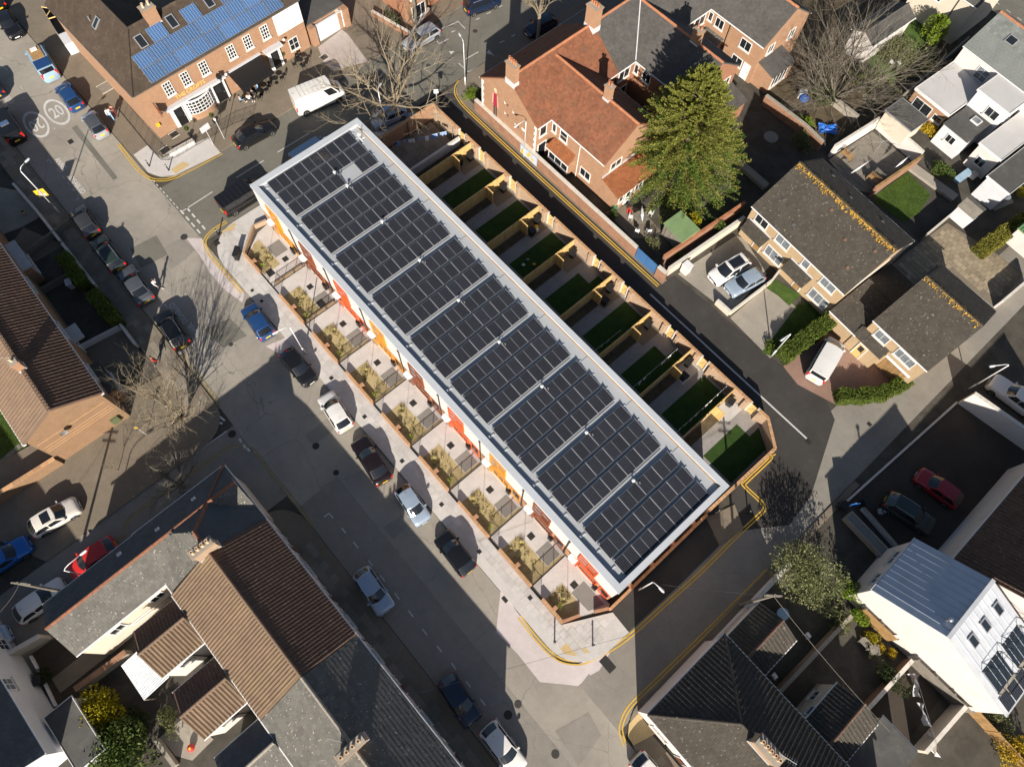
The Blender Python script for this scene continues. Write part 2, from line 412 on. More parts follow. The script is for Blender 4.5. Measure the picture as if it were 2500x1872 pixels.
# pavement round the terrace
pv_ter = sheet('pavement', Tl(arc(1.1,-2.6,3.6,180,270)+arc(48.6,-2.5,3.65,270,352)+[(52.3,-.4),(50.3,-.3),(48.2,-4.15),(1.6,-4.0),(-.45,-1.6),(-.1,12.3),(-.1,21.5),(-.9,21.5)]+[(-2.45,19.6)]), 0, 'flags_pale', KH)
sheet('footway', Tl([(50.15,-.25),(52.3,-.35),(52.45,5.3),(52.5,10.5),(50.0,11.3)]), 0, 'asphalt_new', .07)
sheet('footway', Tl([(50.05,11.4),(52.5,10.6),(52.9,13.2),(51.0,14.2),(50.4,12.2)]), 0, 'flags_brown', .09)
# pub side
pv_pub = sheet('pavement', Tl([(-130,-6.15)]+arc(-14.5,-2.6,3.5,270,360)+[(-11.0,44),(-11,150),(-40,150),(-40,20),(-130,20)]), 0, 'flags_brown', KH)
sheet('paving', gl(1, [(1125,1305),(1240,1225),(1370,1335),(1750,1160),(1860,1290),(1480,1475),(1350,1490),(1250,1455)], KH), KH+.006, 'flags_pale')
sheet('paving', gl(2, [(540,400),(740,250),(790,290),(960,520),(660,600),(590,530)], KH), KH+.006, 'concrete_pink')
# far side of the cross street, by the brick houses
pv_house = sheet('pavement', Tl(arc(.4,28.2,2.8,180,262)+[(3,25.45),(31.3,25.5),(31.3,26.2),(0.3,26.2),(0.2,32),(0.2,150),(-2.4,150)]), 0, 'flags_brown', KH)
# opposite side of the main street
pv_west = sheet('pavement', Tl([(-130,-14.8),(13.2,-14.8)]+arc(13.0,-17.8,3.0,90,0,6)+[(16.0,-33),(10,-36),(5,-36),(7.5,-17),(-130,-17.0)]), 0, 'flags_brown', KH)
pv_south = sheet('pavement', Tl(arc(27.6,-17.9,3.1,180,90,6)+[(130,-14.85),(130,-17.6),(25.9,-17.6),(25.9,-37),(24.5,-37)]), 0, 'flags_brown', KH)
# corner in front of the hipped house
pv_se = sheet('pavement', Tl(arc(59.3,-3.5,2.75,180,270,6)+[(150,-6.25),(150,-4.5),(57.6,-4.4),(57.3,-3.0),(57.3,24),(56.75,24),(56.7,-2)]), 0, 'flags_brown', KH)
sheet('tactile_paving', gl(15, [(430,640),(560,540),(690,690),(560,720),(470,700)], KH), KH+.005, 'buff')
sheet('tactile_paving', gl(15, [(1100,1200),(1020,1290),(1010,1400),(1060,1470),(1250,1370),(1170,1290)], KH), KH+.005, 'buff')
sheet('tactile_paving', gl(5, [(1865,360),(1975,290),(2010,325),(1890,405)], KH), KH+.005, 'buff')
sheet('tactile_paving', gl(1, [(1440,1430),(1540,1360),(1600,1390),(1480,1465)], KH), KH+.011, 'buff')

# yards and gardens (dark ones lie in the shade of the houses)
sheet('garden_ground', gl(4, [(350,0),(1500,0),(1700,380),(1300,740),(1000,960),(600,1200),(0,900),(0,600)]), .01, 'soil')
sheet('garden_ground', gl(4, [(1240,130),(1420,150),(1500,330),(1480,430),(1350,600),(1050,760),(850,860),(900,500),(1080,300)]), .03, 'turf')
sheet('driveway', gl(7, [(1430,720),(1920,400),(1990,420),(2180,720),(1850,1070),(1740,960)]), .012, 'concrete_old')
sheet('driveway', gl(7, [(1870,1090),(2208,800),(2480,1050),(2500,1200),(2208,1430)]), .012, 'concrete_old')
sheet('driveway', gl(8, [(540,1120),(860,1400),(1200,1640),(1000,1720),(620,1820),(300,1650),(180,1500)]), .014, 'block_paving')
sheet('lawn', gl(8, [(20,830),(100,760),(330,900),(230,990),(130,900)]), .018, 'turf')
sheet('lawn', gl(8, [(0,1380),(300,980),(420,950),(560,1050),(90,1420)]), .018, 'turf')
sheet('lawn', gl(4, [(960,1640),(1230,1450),(1420,1640),(1330,1656)])+gl(8, [(1420,60),(1330,200),(1200,290),(940,110)]), .018, 'turf')
sheet('lawn', gl(9, [(-500,0),(60,330),(240,600),(450,690),(470,715),(0,1050),(-500,1400)]), .02, 'turf')
sheet('path', gl(9, [(-200,850),(0,700),(150,570),(210,570),(0,745),(-200,900)]), .03, 'path_blue')
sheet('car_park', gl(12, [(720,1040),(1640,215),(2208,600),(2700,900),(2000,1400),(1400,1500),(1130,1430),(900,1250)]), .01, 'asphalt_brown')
sheet('yard', gl(8, [(1090,650),(1340,450),(1560,290),(1990,560),(2208,720),(1960,1000),(1500,640),(1250,830)]), .016, 'flags_brown')
sheet('yard', gl(7, [(820,200),(1000,140),(1130,180),(1290,360),(1170,420),(1050,420)]), .016, 'flags_brown')
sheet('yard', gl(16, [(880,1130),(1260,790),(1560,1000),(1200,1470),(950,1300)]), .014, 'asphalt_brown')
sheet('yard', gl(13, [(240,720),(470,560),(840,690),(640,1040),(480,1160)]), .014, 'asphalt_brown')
sheet('yard', gl(13, [(1350,1400),(1560,1230),(1800,1420),(1620,1600),(1480,1560)]), .014, 'concrete_old')

far_road = sheet('road', gl(4, [(1560,-60),(1900,100),(2010,85),(2208,235),(2700,620),(2900,200),(2300,-300)]), .012, 'asphalt_mid')
# ---------------------------------------------------------------- slabs one can pick apart
def slabs(parent, poly, w, h, z, ang, mat, keep, gap=.012, seed=1, th=.02, name='paving_slab', bond=True, skip=0.0):
    """individual slabs inside a polygon; the ones nearest the camera are objects, the rest is one mesh"""
    rg = random.Random(seed)
    ca, sa = math.cos(ang), math.sin(ang)
    loc = [(p[0]*ca+p[1]*sa, -p[0]*sa+p[1]*ca) for p in poly]
    x0, x1 = min(p[0] for p in loc), max(p[0] for p in loc); y0, y1 = min(p[1] for p in loc), max(p[1] for p in loc)
    spots = []; r = 0; y = y0
    while y < y1:
        x = x0-(w/2 if (r % 2 and bond) else 0)
        while x < x1:
            if all(inpoly(cx, cy, loc) for cx, cy in ((x+.02,y+.02),(x+w-.02,y+.02),(x+w-.02,y+h-.02),(x+.02,y+h-.02))) and rg.random() >= skip:
                cx, cy = x+w/2, y+h/2
                spots.append((cx*ca-cy*sa, cx*sa+cy*ca, rg.uniform(-.003,.004)))
            x += w
        y += h; r += 1
    spots.sort(key=lambda s: s[0]**2+(s[1]-5)**2)
    mb = MB(); mb.box(-w/2+gap, w/2-gap, -h/2+gap, h/2-gap, -th, 0, bottom=False)
    me = mb.mesh(name, mat)
    for s in spots[:keep]: put(me, name, parent, loc=(s[0], s[1], z+s[2]), rot=(0,0,ang))
    if spots[keep:]:
        mb = MB(); ex = Vector((ca, sa, 0)); ey = Vector((-sa, ca, 0)); ez = Vector((0,0,1))
        for s in spots[keep:]: mb.obox((s[0], s[1], z+s[2]), ex, ey, ez, -w/2+gap, w/2-gap, -h/2+gap, h/2-gap, -th, 0)
        mb.build('paving_slabs', mat, parent, kind='stuff')
def slabmat(name, col, var):
    m, nt, b = mk(name); b.inputs['Roughness'].default_value = .9
    oi = nt.nodes.new('ShaderNodeObjectInfo').outputs['Random']
    P = wpos(nt)
    o = mixc(nt, oi, [x*(1-var) for x in col], [x*(1+var) for x in col])
    o = mixc(nt, ramp(nt, noise(nt, P, .8, 6, .65), .4, .7), o, mixc(nt, 1.0, o, (.78,.77,.75), 'MULTIPLY'))
    o = mixc(nt, ramp(nt, noise(nt, P, 24, 3, .6), .35, .65), mixc(nt, 1.0, o, (.86,)*3, 'MULTIPLY'), o)
    nt.links.new(o, b.inputs['Base Color'])
slabmat('slab_pale', (.55,.525,.505), .07)
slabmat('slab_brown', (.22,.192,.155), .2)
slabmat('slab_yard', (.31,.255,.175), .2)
slabs(pv_ter, Tl([(2,-6.05),(48.6,-6.0),(51,-4.9),(52,-2.2),(50.4,-.5),(48.3,-4.2),(1.8,-4.1),(-.4,-1.8),(-2.2,-1.0),(-2.3,-3.8),(-1,-5.4)]), .62, .62, KH+.012, T_A, 'slab_pale', 300, seed=3)
slabs(pv_west, Tl([(-30,-14.95),(13,-15),(13,-16.9),(-30,-16.9)]), .8, .6, KH+.012, T_A, 'slab_brown', 90, seed=4, skip=.25)
slabs(pv_south, Tl([(27,-15.05),(75,-15.05),(75,-17.4),(27,-17.4)]), .7, .6, KH+.012, T_A, 'slab_brown', 90, seed=5, skip=.3)
slabs(pv_se, Tl([(60,-6.1),(90,-6.1),(90,-4.6),(60,-4.6)]), .6, .6, KH+.012, T_A, 'slab_brown', 30, seed=6)
for o in [o for o in COL.objects if o.name.startswith('yard') and o.name != 'yard_']:
    pass
slabs(bpy.data.objects['yard'], gl(8, [(1100,650),(1340,460),(1560,300),(1980,560),(2190,720),(1970,960),(1520,650),(1260,800)]), .55, .55, .04, math.radians(-49), 'slab_yard', 150, seed=8, gap=.02)

# ---------------------------------------------------------------- painted markings (each a part of its road)
def double_yellow(parent, pts, mat='paint_yellow', w=.11, sp=.125, z=.016):
    P = smooth_line(pts, 5)
    for s in (-1, 1):
        mb = MB(); band(mb, P, w, z, s*sp); mb.build('yellow_line', mat, parent)
double_yellow(road_main, gl(1, [(1000,1215),(1110,1365),(1190,1455),(1290,1512),(1420,1512),(1560,1455),(1870,1290)]))
double_yellow(road_main, gl(5, [(1910,280),(1800,350),(1735,420),(1728,480),(1780,575),(1900,715),(2040,880)]))
double_yellow(road_main, gl(15, [(95,390),(230,565),(350,690),(450,757),(560,778),(660,765),(860,667)])+gl(15, [(1040,540),(1340,270)]), z=.018)
double_yellow(R6, gl(15, [(1340,270),(1640,0)])+gl(11, [(1890,1375),(2120,1160)]))
double_yellow(lane, gl(11, [(2120,1160),(2160,1110),(2130,1050),(1990,915),(2010,880),(2208,690)])+gl(12, [(60,670),(110,640)]))
double_yellow(R6, gl(15, [(2190,0),(1700,490),(1100,1070)]))
double_yellow(road_main, gl(15, [(1100,1070),(1010,1170),(955,1300),(960,1390),(990,1470)]), z=.018)
double_yellow(lane, Tl([(-2.2,27.2),(-1.6,26.1),(-.2,25.35),(3,25.1),(15,25.05),(31.2,25.1)]))
double_yellow(road_cross, Tl([(-2.6,16.5),(-2.5,19.4),(-1.8,20.8),(-.4,21.7)]), 'paint_yellow_worn')
double_yellow(road_main, gl(5, [(1525,1390),(1640,1545)])+gl(9, [(1720,60),(1790,150),(1835,230),(1800,330)]), 'paint_yellow_worn')
double_yellow(road_side, gl(9, [(1720,440),(1400,680),(1100,890),(930,985),(830,1005),(740,985),(715,955)]), 'paint_yellow_worn')
double_yellow(road_main, gl(10, [(500,1245),(310,1010),(130,790),(0,620)])+gl(9, [(2110,610)]), 'paint_yellow_worn')
double_yellow(road_side, gl(9, [(2110,610),(2040,585),(1950,585),(1850,645),(1600,815),(1330,1010),(1120,1170),(1050,1260),(1030,1380)]), 'paint_yellow_worn')
def line(parent, pts, w=.1, name='white_line', mat='paint_white', z=.017):
    mb = MB(); band(mb, pts, w, z); return mb.build(name, mat, parent)
def dashes(parent, a, b, n, frac=.5, w=.1):
    a = Vector(V2(a)); b = Vector(V2(b))
    for i in range(n):
        t0 = i/n; t1 = (i+frac)/n
        line(parent, [a+(b-a)*t0, a+(b-a)*t1], w)
dashes(road_main, g(1,1290,1520), g(5,1515,185), 8, .55)
line(road_cross, gl(5, [(1535,195),(1790,30)]), .11)
for (x0,y0,x1,y1) in ((105,1190,515,935),(720,812,1195,525)):
    line(road_cross, [G(560+x0/6.133,240+y0/6.133), G(560+x1/6.133,240+y1/6.133)], .11)
dashes(road_main, g(5,1520,185), g(5,1705,400), 4, .62, .18)
dashes(road_main, g(5,1575,165), g(5,1745,365), 4, .62, .18)
for k, pts in ((2,[(1570,250),(1720,185)]),(2,[(1715,180),(1780,245)]),(2,[(1535,340),(1560,372),(1640,330)]),(2,[(1725,535),(1805,610),(2030,485),(1990,440)]),(2,[(1660,275),(1695,262)]),
               (2,[(1960,120),(1995,105)]),(2,[(2060,65),(2090,50)]),(2,[(1870,170),(1900,155)]),(2,[(2070,365),(2110,345)]),(2,[(1785,500),(1890,440)]),(2,[(2170,310),(2200,295)])):
    line(road_cross, gl(k, pts), .11)
for pts in ([(1640,435),(1690,435),(1660,460)], [(1955,450),(2010,465),(1980,420)]):
    mb = MB(); P = gl(2, pts); mb.face([(p.x,p.y,.018) for p in P]); mb.build('arrow_marking', 'paint_white', road_cross)
# main street
for pts in ([(590,1180),(632,1147)],[(630,1146),(668,1188)],[(738,1270),(775,1315)],[(838,1390),(878,1440)],[(965,1545),(1003,1592)]):
    line(road_main, gl(10, pts), .11)
for x, y in ((1062,38),(1185,190),(1302,338),(1418,490),(1540,632),(1662,778),(1785,930),(1908,1082),(2038,1240),(2162,1400)):
    line(road_main, gl(14, [(x,y),(x+40,y+53)]), .11)
for pts in ([(20,870),(65,890)],[(60,880),(45,830)],[(390,1360),(420,1345)],[(405,1345),(440,1375)],[(480,1420),(508,1450)],[(525,1480),(545,1505)],[(570,1540),(590,1560)],[(610,1590),(630,1612)],[(650,1640),(668,1660)],[(455,1080),(465,1090)],[(170,725),(195,755)],[(30,560),(65,600)]):
    line(road_main, gl(1, pts), .08)
for pts in ([(640,100),(678,75)],[(655,50),(675,80)],[(1340,1000),(1385,965)],[(1370,965),(1410,1000)],[(1600,1330),(1650,1300)],[(1620,1262),(1650,1302)],[(1510,1395),(1562,1358)]):
    line(road_main, gl(5, pts), .1)
line(road_side, gl(9, [(1650,640),(1910,455)]), .1)
for pts in ([(1790,310),(1820,335)],[(1805,290),(1850,310)],[(1830,375),(1875,395)],[(1845,330),(1895,370)],[(2015,520),(2035,550)],[(2050,570),(2070,600)],[(2080,600),(2105,625)]):
    line(road_side, gl(9, pts), .2)
line(lane, Tl([(31.3,23.8),(51.6,23.86)]), .16, 'channel_line')
for pts in ([(2060,85),(2095,110)],[(2150,150),(2185,175)],[(1940,0),(2000,40)],[(1970,-10),(1985,25)]): line(far_road, gl(4, pts), .1)
# 20 mph roundels and disabled bays
def text_mesh(txt, size, thick=0.0, align='CENTER'):
    cu = bpy.data.curves.new('lettering', 'FONT'); cu.body = txt; cu.size = size; cu.align_x = align; cu.align_y = 'CENTER'; cu.offset = thick
    o = bpy.data.objects.new('lettering', cu); COL.objects.link(o)
    bpy.context.view_layer.update()
    me = bpy.data.meshes.new_from_object(o.evaluated_get(bpy.context.evaluated_depsgraph_get()))
    bpy.data.objects.remove(o)
    return me
def lettering(parent, txt, size, p, rotz, sx=1.0, sy=1.0, mat='paint_white', thick=.0, z=.018, name='lettering', rx=0.0):
    me = text_mesh(txt, size, thick); me.materials.clear(); me.materials.append(MATS[mat])
    o = put(me, name, parent); o.location = (p[0], p[1], z); o.rotation_euler = (rx, 0, rotz); o.scale = (sx, sy, 1)
    return o
for (tx, ty, a) in ((480,945,math.pi-1.0),(305,1050,-1.0)):
    c = g(1, tx, ty); mb = MB(); n = 36; ax = T_A
    rot = T_A-math.pi/2
    ex = Vector((math.cos(T_A), math.sin(T_A))); ey = Vector((-ex.y, ex.x))
    for i in range(n):
        q = []
        for rr, t in ((1.0,i),(1.0,i+1),(.84,i+1),(.84,i)):
            th = 2*math.pi*t/n; p = Vector((c.x,c.y))+ex*(2.15*rr*math.cos(th))+ey*((1.12 if rr==1 else .9)*math.sin(th)); q.append((p.x,p.y,.018))
        mb.face(q)
    mb.build('speed_roundel', 'paint_white', road_main)
lettering(road_main, '20', 1.35, g(1,480,945), T_A+math.pi/2, 1.0, 1.75, thick=.02)
lettering(road_main, '20', 1.35, g(1,305,1050), T_A-math.pi/2, 1.0, 1.75, thick=.02)
for txt, k, x, y, r in (('ANABL',1,515,1385,1),('DISABLED',1,650,1560,1),('DISABLED',5,1505,1050,0),('ANABL',5,1635,1195,0)):
    lettering(road_main, txt, .62, g(k,x,y), T_A+(math.pi if r else 0)+math.pi, 1.0, 1.25, thick=.01)
lettering(road_main, 'DISABLED', .62, g(1,55,810), T_A, 1.0, 1.25, thick=.01)
# covers and gullies set in the surfaces
def cover(parent, p, w, h, ang, z, mat='iron', name='drain_cover'):
    mb = MB(); c, s = math.cos(ang), math.sin(ang); ex = Vector((c,s,0)); ey = Vector((-s,c,0)); ez = Vector((0,0,1))
    mb.obox((p[0],p[1],z), ex, ey, ez, -w/2, w/2, -h/2, h/2, -.01, .006)
    for i in range(5):
        a = -w/2+w*(i+.5)/5
        mb.obox((p[0],p[1],z), ex, ey, ez, a-w*.04, a+w*.04, -h*.42, h*.42, .006, .012)
    return mb.build(name, mat, parent)
for k, x, y, w in ((10,652,10,.35),(10,932,335,.35),(10,1248,708,.35),(10,1580,1073,.35),(10,1898,1470,.35),(15,187,230,.35),(5,2125,860,.3),(6,65,950,.3),(5,1825,462,.55)):
    cover(pv_ter, g(k,x,y,KH), w, w, T_A, KH+.016)
for k, x, y, w, h in ((15,840,790,1.25,.75),(14,2118,240,.55,.45),(1,595,1195,.6,.5),(12,905,398,.4,.35),(12,390,545,.55,.45)):
    cover(lane if k == 12 else road_main, g(k,x,y), w, h, T_A, .012)
def round_cover(parent, p, r, z, mat='asphalt_new'):
    mb = MB(); mb.lathe([(r,0),(r,.006),(r*.9,.008)], 20, (p[0],p[1],z)); mb.build('manhole_cover', mat, parent)
for k, x, y, r in ((5,1550,410,.36),(5,1945,1315,.2),(10,522,582,.32),(10,692,805,.26),(2,1863,265,.3),(2,1468,555,.28),(14,2140,1215,.34),(9,1955,480,.36),(15,85,1125,.3),(15,400,1545,.32)):
    round_cover(road_main, g(k,x,y), r, .012)
# ================================================================ wall fittings
EZ = Vector((0,0,1))
class WF:
    """a wall face in its building's own frame: start point, direction, outward normal"""
    def __init__(s, p, q, out=None):
        s.p = Vector((p[0], p[1], 0)); d = Vector((q[0]-p[0], q[1]-p[1], 0)); s.L = d.length; s.ex = d.normalized()
        s.ey = Vector((s.ex.y, -s.ex.x, 0))
    def box(s, mb, s0, s1, o0, o1, z0, z1, mi=None): mb.obox(s.p, s.ex, s.ey, EZ, s0, s1, o0, o1, z0, z1, mi)
    def P(s, a, o, z): return s.p+s.ex*a+s.ey*o+EZ*z
def window(root, w, s0, z0, ww, hh, cols=2, rows=1, fm='upvc', gm='glass', sill='stone_trim', fw=.07, bar=.04, name='window', label=None, lintel=None, d=.07):
    mb = MB()
    for a, b, c, e in ((s0,s0+fw,z0,z0+hh),(s0+ww-fw,s0+ww,z0,z0+hh),(s0+fw,s0+ww-fw,z0,z0+fw),(s0+fw,s0+ww-fw,z0+hh-fw,z0+hh)): w.box(mb, a, b, -.05, d, c, e)
    for i in range(1, cols): x = s0+ww*i/cols; w.box(mb, x-bar/2, x+bar/2, -.02, d-.012, z0+fw, z0+hh-fw)
    for i in range(1, rows): z = z0+hh*i/rows; w.box(mb, s0+fw, s0+ww-fw, -.02, d-.017, z-bar/2, z+bar/2)
    o = mb.build(name, fm, root, label=label)
    mb = MB(); w.box(mb, s0+fw*.5, s0+ww-fw*.5, -.03, .022, z0+fw*.5, z0+hh-fw*.5); mb.build('pane', gm, o)
    if sill:
        mb = MB(); w.box(mb, s0-.08, s0+ww+.08, -.03, d+.09, z0-.09, z0-.004); mb.build('sill', sill, o)
    if lintel:
        mb = MB(); w.box(mb, s0-.1, s0+ww+.1, -.03, .03, z0+hh+.004, z0+hh+.2); mb.build('lintel', lintel, o)
    return o
def door(root, w, s0, z0, ww, hh, mat, fm='upvc', glazed=True, label=None, name='door'):
    mb = MB()
    for a, b, c, e in ((s0,s0+.08,z0,z0+hh),(s0+ww-.08,s0+ww,z0,z0+hh),(s0+.08,s0+ww-.08,z0+hh-.08,z0+hh)): w.box(mb, a, b, -.05, .08, c, e)
    o = mb.build('door_frame', fm, root)
    mb = MB(); w.box(mb, s0+.085, s0+ww-.085, -.03, .04, z0, z0+hh-.085); d = mb.build(name, mat, root, label=label)
    if glazed:
        mb = MB(); w.box(mb, s0+.25, s0+ww-.25, .03, .05, z0+hh*.5, z0+hh*.88); mb.build('pane', 'glass', d)
    mb = MB(); w.box(mb, s0+ww-.2, s0+ww-.16, .04, .09, z0+.98, z0+1.12); mb.build('handle', 'steel', d)
    return d

# ================================================================ the new terrace
plain('frame_amber', (.60,.25,.025), .5, .05, 2)
plain('frame_rust', (.20,.055,.022), .5, .05, 2)
plain('frame_red', (.60,.095,.02), .5, .05, 2)
def solar_mat(name, cell, line, cx, cy, lw=.05, rough=.18):
    m, nt, b = mk(name); b.inputs['Roughness'].default_value = rough; b.inputs['Specular IOR Level'].default_value = .35
    uv = nt.nodes.new('ShaderNodeUVMap').outputs[0]
    sp = nt.nodes.new('ShaderNodeSeparateXYZ'); nt.links.new(uv, sp.inputs[0])
    def grid(o, n, w):
        a = node(nt, 'ShaderNodeMath', operation='MULTIPLY', i_1=n); nt.links.new(o, a.inputs[0])
        f = node(nt, 'ShaderNodeMath', operation='FRACT'); nt.links.new(a.outputs[0], f.inputs[0])
        s = node(nt, 'ShaderNodeMath', operation='SUBTRACT', i_1=.5); nt.links.new(f.outputs[0], s.inputs[0])
        ab = node(nt, 'ShaderNodeMath', operation='ABSOLUTE'); nt.links.new(s.outputs[0], ab.inputs[0])
        c = node(nt, 'ShaderNodeMath', operation='GREATER_THAN', i_1=.5-w); nt.links.new(ab.outputs[0], c.inputs[0])
        return c.outputs[0]
    mx = node(nt, 'ShaderNodeMath', operation='MAXIMUM'); nt.links.new(grid(sp.outputs[0], cx, lw), mx.inputs[0]); nt.links.new(grid(sp.outputs[1], cy, lw), mx.inputs[1])
    oi = nt.nodes.new('ShaderNodeObjectInfo').outputs['Random']
    cc = mixc(nt, oi, [x*.8 for x in cell], [x*1.25 for x in cell])
    nt.links.new(mixc(nt, mx.outputs[0], cc, line), b.inputs['Base Color'])
    return m
solar_mat('pv_black', (.009,.010,.015), (.10,.105,.12), 6, 10, .045)
solar_mat('pv_blue', (.030,.078,.19), (.24,.33,.46), 6, 10, .05)
plain('alu', (.42,.43,.45), .35, 0, metal=.5)

TL_, TW_ = 49.3, 12.45
terrace = thing('terraced_building', 'long white flat-roofed terrace with orange and red windows, covered in solar panels', 'building', T(0,0), T_A)
mb = MB(); mb.box(.02, TL_-.02, .02, TW_-.02, 0, 2.62, bottom=False); mb.build('ground_floor_wall', 'brick_terrace', terrace)
mb = MB(); mb.box(0, TL_, 0, TW_, 2.625, 5.84); mb.build('upper_wall', 'render_white', terrace)
mb = MB(); mb.box(.1, TL_-.1, .1, TW_-.1, 5.842, 5.86); roof_deck = mb.build('roof', 'membrane', terrace)
for (a,b,c,d) in ((-.06,TL_+.06,-.06,.50),(-.06,TL_+.06,TW_-.46,TW_+.06),(-.06,.58,.502,TW_-.462),(TL_-.44,TL_+.06,.502,TW_-.462)):
    mb = MB(); mb.box(a,b,c,d,5.843,6.2); mb.build('parapet', 'coping', terrace)
mb = MB(); mb.box(.6, TL_-.46, TW_-.53, TW_-.464, 5.861, 5.95); mb.build('edge_batten', 'timber_old', terrace)
PJ = [.0]+[6.5+5.405*k for k in range(8)]+[49.3]
for x in PJ[1:-1]:
    mb = MB(); mb.box(x-.02, x+.02, .51, TW_-.54, 5.861, 5.872); mb.build('roof_seam', 'felt', roof_deck)
    mb = MB(); mb.box(x-.10, x+.10, .505, .78, 5.861, 6.05); mb.build('roof_outlet', 'coping', roof_deck)
wf = WF((0,0), (TL_,0))
FRM = ['frame_amber','frame_rust','frame_red']
for k in range(9):
    J = PJ[k]+(1.1 if k == 0 else 0); fm = FRM[k % 3]
    up = window(terrace, wf, J+.95, 3.1, 2.0, 2.3, 2, 2, fm, 'glass_pale', None, fw=.13, bar=.09, d=.10, label=None)
    mb = MB()
    for i in range(9): wf.box(mb, J+2.02+i*.105, J+2.06+i*.105, .03, .12, 3.25, 4.2)
    mb.build('balustrade', fm, up)
    window(terrace, wf, J+1.35, .95, 2.1, 1.42, 3, 1, fm, 'glass', 'stone_trim', fw=.12, d=.09)
    mb = MB(); wf.box(mb, J+3.75, J+4.8, -.02, .03, .06, 2.4); mb.build('cladding_panel', fm, terrace)
    mb = MB(); wf.box(mb, J+3.95, J+4.75, .03, .06, .9, 2.2); mb.build('side_window', 'glass', terrace)
    mb = MB(); wf.box(mb, J+3.3, J+3.75, .0, .3, .25, 1.05); mb.build('meter_box', 'black_metal', terrace)
    door(terrace, wf, J+.3, .05, .98, 2.15, fm, fm)
    mb = MB(); mb.obox(wf.p, wf.ex, wf.ey, EZ, J+.28, J+1.1, 0, .42, 2.36, 2.48)
    mb.obox(wf.p, wf.ex, wf.ey, EZ, J+.36, J+1.02, .42, .52, 2.36, 2.47); mb.build('door_canopy', 'upvc', terrace)
    mb = MB(); wf.box(mb, J+.02, J+.9, .01, .12, 0, .09); mb.build('door_step', 'kerb_stone', terrace)
for x in PJ[1:-1]:
    mb = MB(); mb.tube([(x-.3,-.07,0.1),(x-.3,-.07,5.86)], .055, 8); mb.box(x-.4,x-.2,-.14,-.0,5.62,5.83); mb.build('downpipe', 'iron', terrace)
wb = WF((TL_,TW_), (0,TW_))
for k in range(9):
    J = 49.3-PJ[k+1]
    window(terrace, wb, J+.7, 3.2, 1.5, 1.2, 2, 1); window(terrace, wb, J+3.0, 3.2, 1.2, 1.2, 2, 1)
    window(terrace, wb, J+.6, .05, 1.8, 2.1, 2, 1, sill=None, name='patio_door'); window(terrace, wb, J+3.1, 1.1, 1.2, 1.1, 2, 1)

# ---- nine ballasted solar arrays standing on the roof
PW, PD, PTILT = .925, 1.355, math.radians(8)
pmb = MB(); pmb.box(0, PD, 0, PW, -.035, 0, bottom=False); pmb.uv = []
for f in pmb.f: pmb.uv += [(0,0)]*4
# top face uv: cells
topi = 4
pmb.uv[topi*4:topi*4+4] = [(0,0),(1,0),(1,1),(0,1)]
pmb.mi = [1,1,1,1,0]
inset = MB()
def panel_mesh(w, d, cellmat, frame='alu', name='solar_panel', fr=.013):
    mb = MB()
    mb.box(0, d, 0, w, -.035, 0, bottom=False)
    mb.mi = [1]*5
    mb.face([(fr,fr,.003),(d-fr,fr,.003),(d-fr,w-fr,.003),(fr,w-fr,.003)], [(0,0),(0,1),(1,1),(1,0)], 0)
    return mb.mesh(name, [cellmat, frame])
pm = panel_mesh(PW-.012, PD, 'pv_black')
bal = MB(); bal.box(0,.12,0,.30,0,.08); bal_me = bal.mesh('ballast_block', 'coping')
ORD = ['first','second','third','fourth','fifth','sixth','seventh','eighth','ninth']
for k in range(9):
    x0 = .80+5.41*k; y0 = 1.33
    a = thing('solar_array', f'{ORD[k]} block of black solar panels on the flat terrace roof, counted from the cross street', 'solar array', T(x0, y0, 5.861), T_A, 'solar arrays on the terrace roof')
    for r in range(3):
        xr = r*1.665
        for i in range(10):
            if k == 0 and r == 2 and i in (6,7): continue
            y = (i//2)*1.906+(i % 2)*.93
            o = put(pm, 'solar_panel', a, loc=(xr, y, .28), rot=(0, PTILT, 0))
        mb = MB()
        for i in (0,2,4,6,8,10):
            y = i*.953-.008
            mb.obox((xr, y, .28), Vector((math.cos(PTILT),0,-math.sin(PTILT))), Vector((0,1,0)), Vector((math.sin(PTILT),0,math.cos(PTILT))), -.1, PD+.06, -.022, .022, -.09, -.036)
            mb.box(xr-.02, xr+.02, y-.02, y+.02, 0, .26)
            mb.box(xr+1.28, xr+1.32, y-.02, y+.02, 0, .06)
        mb.build('mounting_rail', 'alu', a)
        for yy in (-.42, 9.52): put(bal_me, 'ballast_block', a, loc=(xr+(.25 if yy < 0 else .15), yy if yy < 0 else yy+.02, 0.002))
        mb = MB(); mb.obox((xr+PD+.12, .05, .02), Vector((1,0,0)), Vector((0,1,0)), EZ, 0,.03, 0, 9.3, 0, .03); mb.build('cable', 'felt', a)
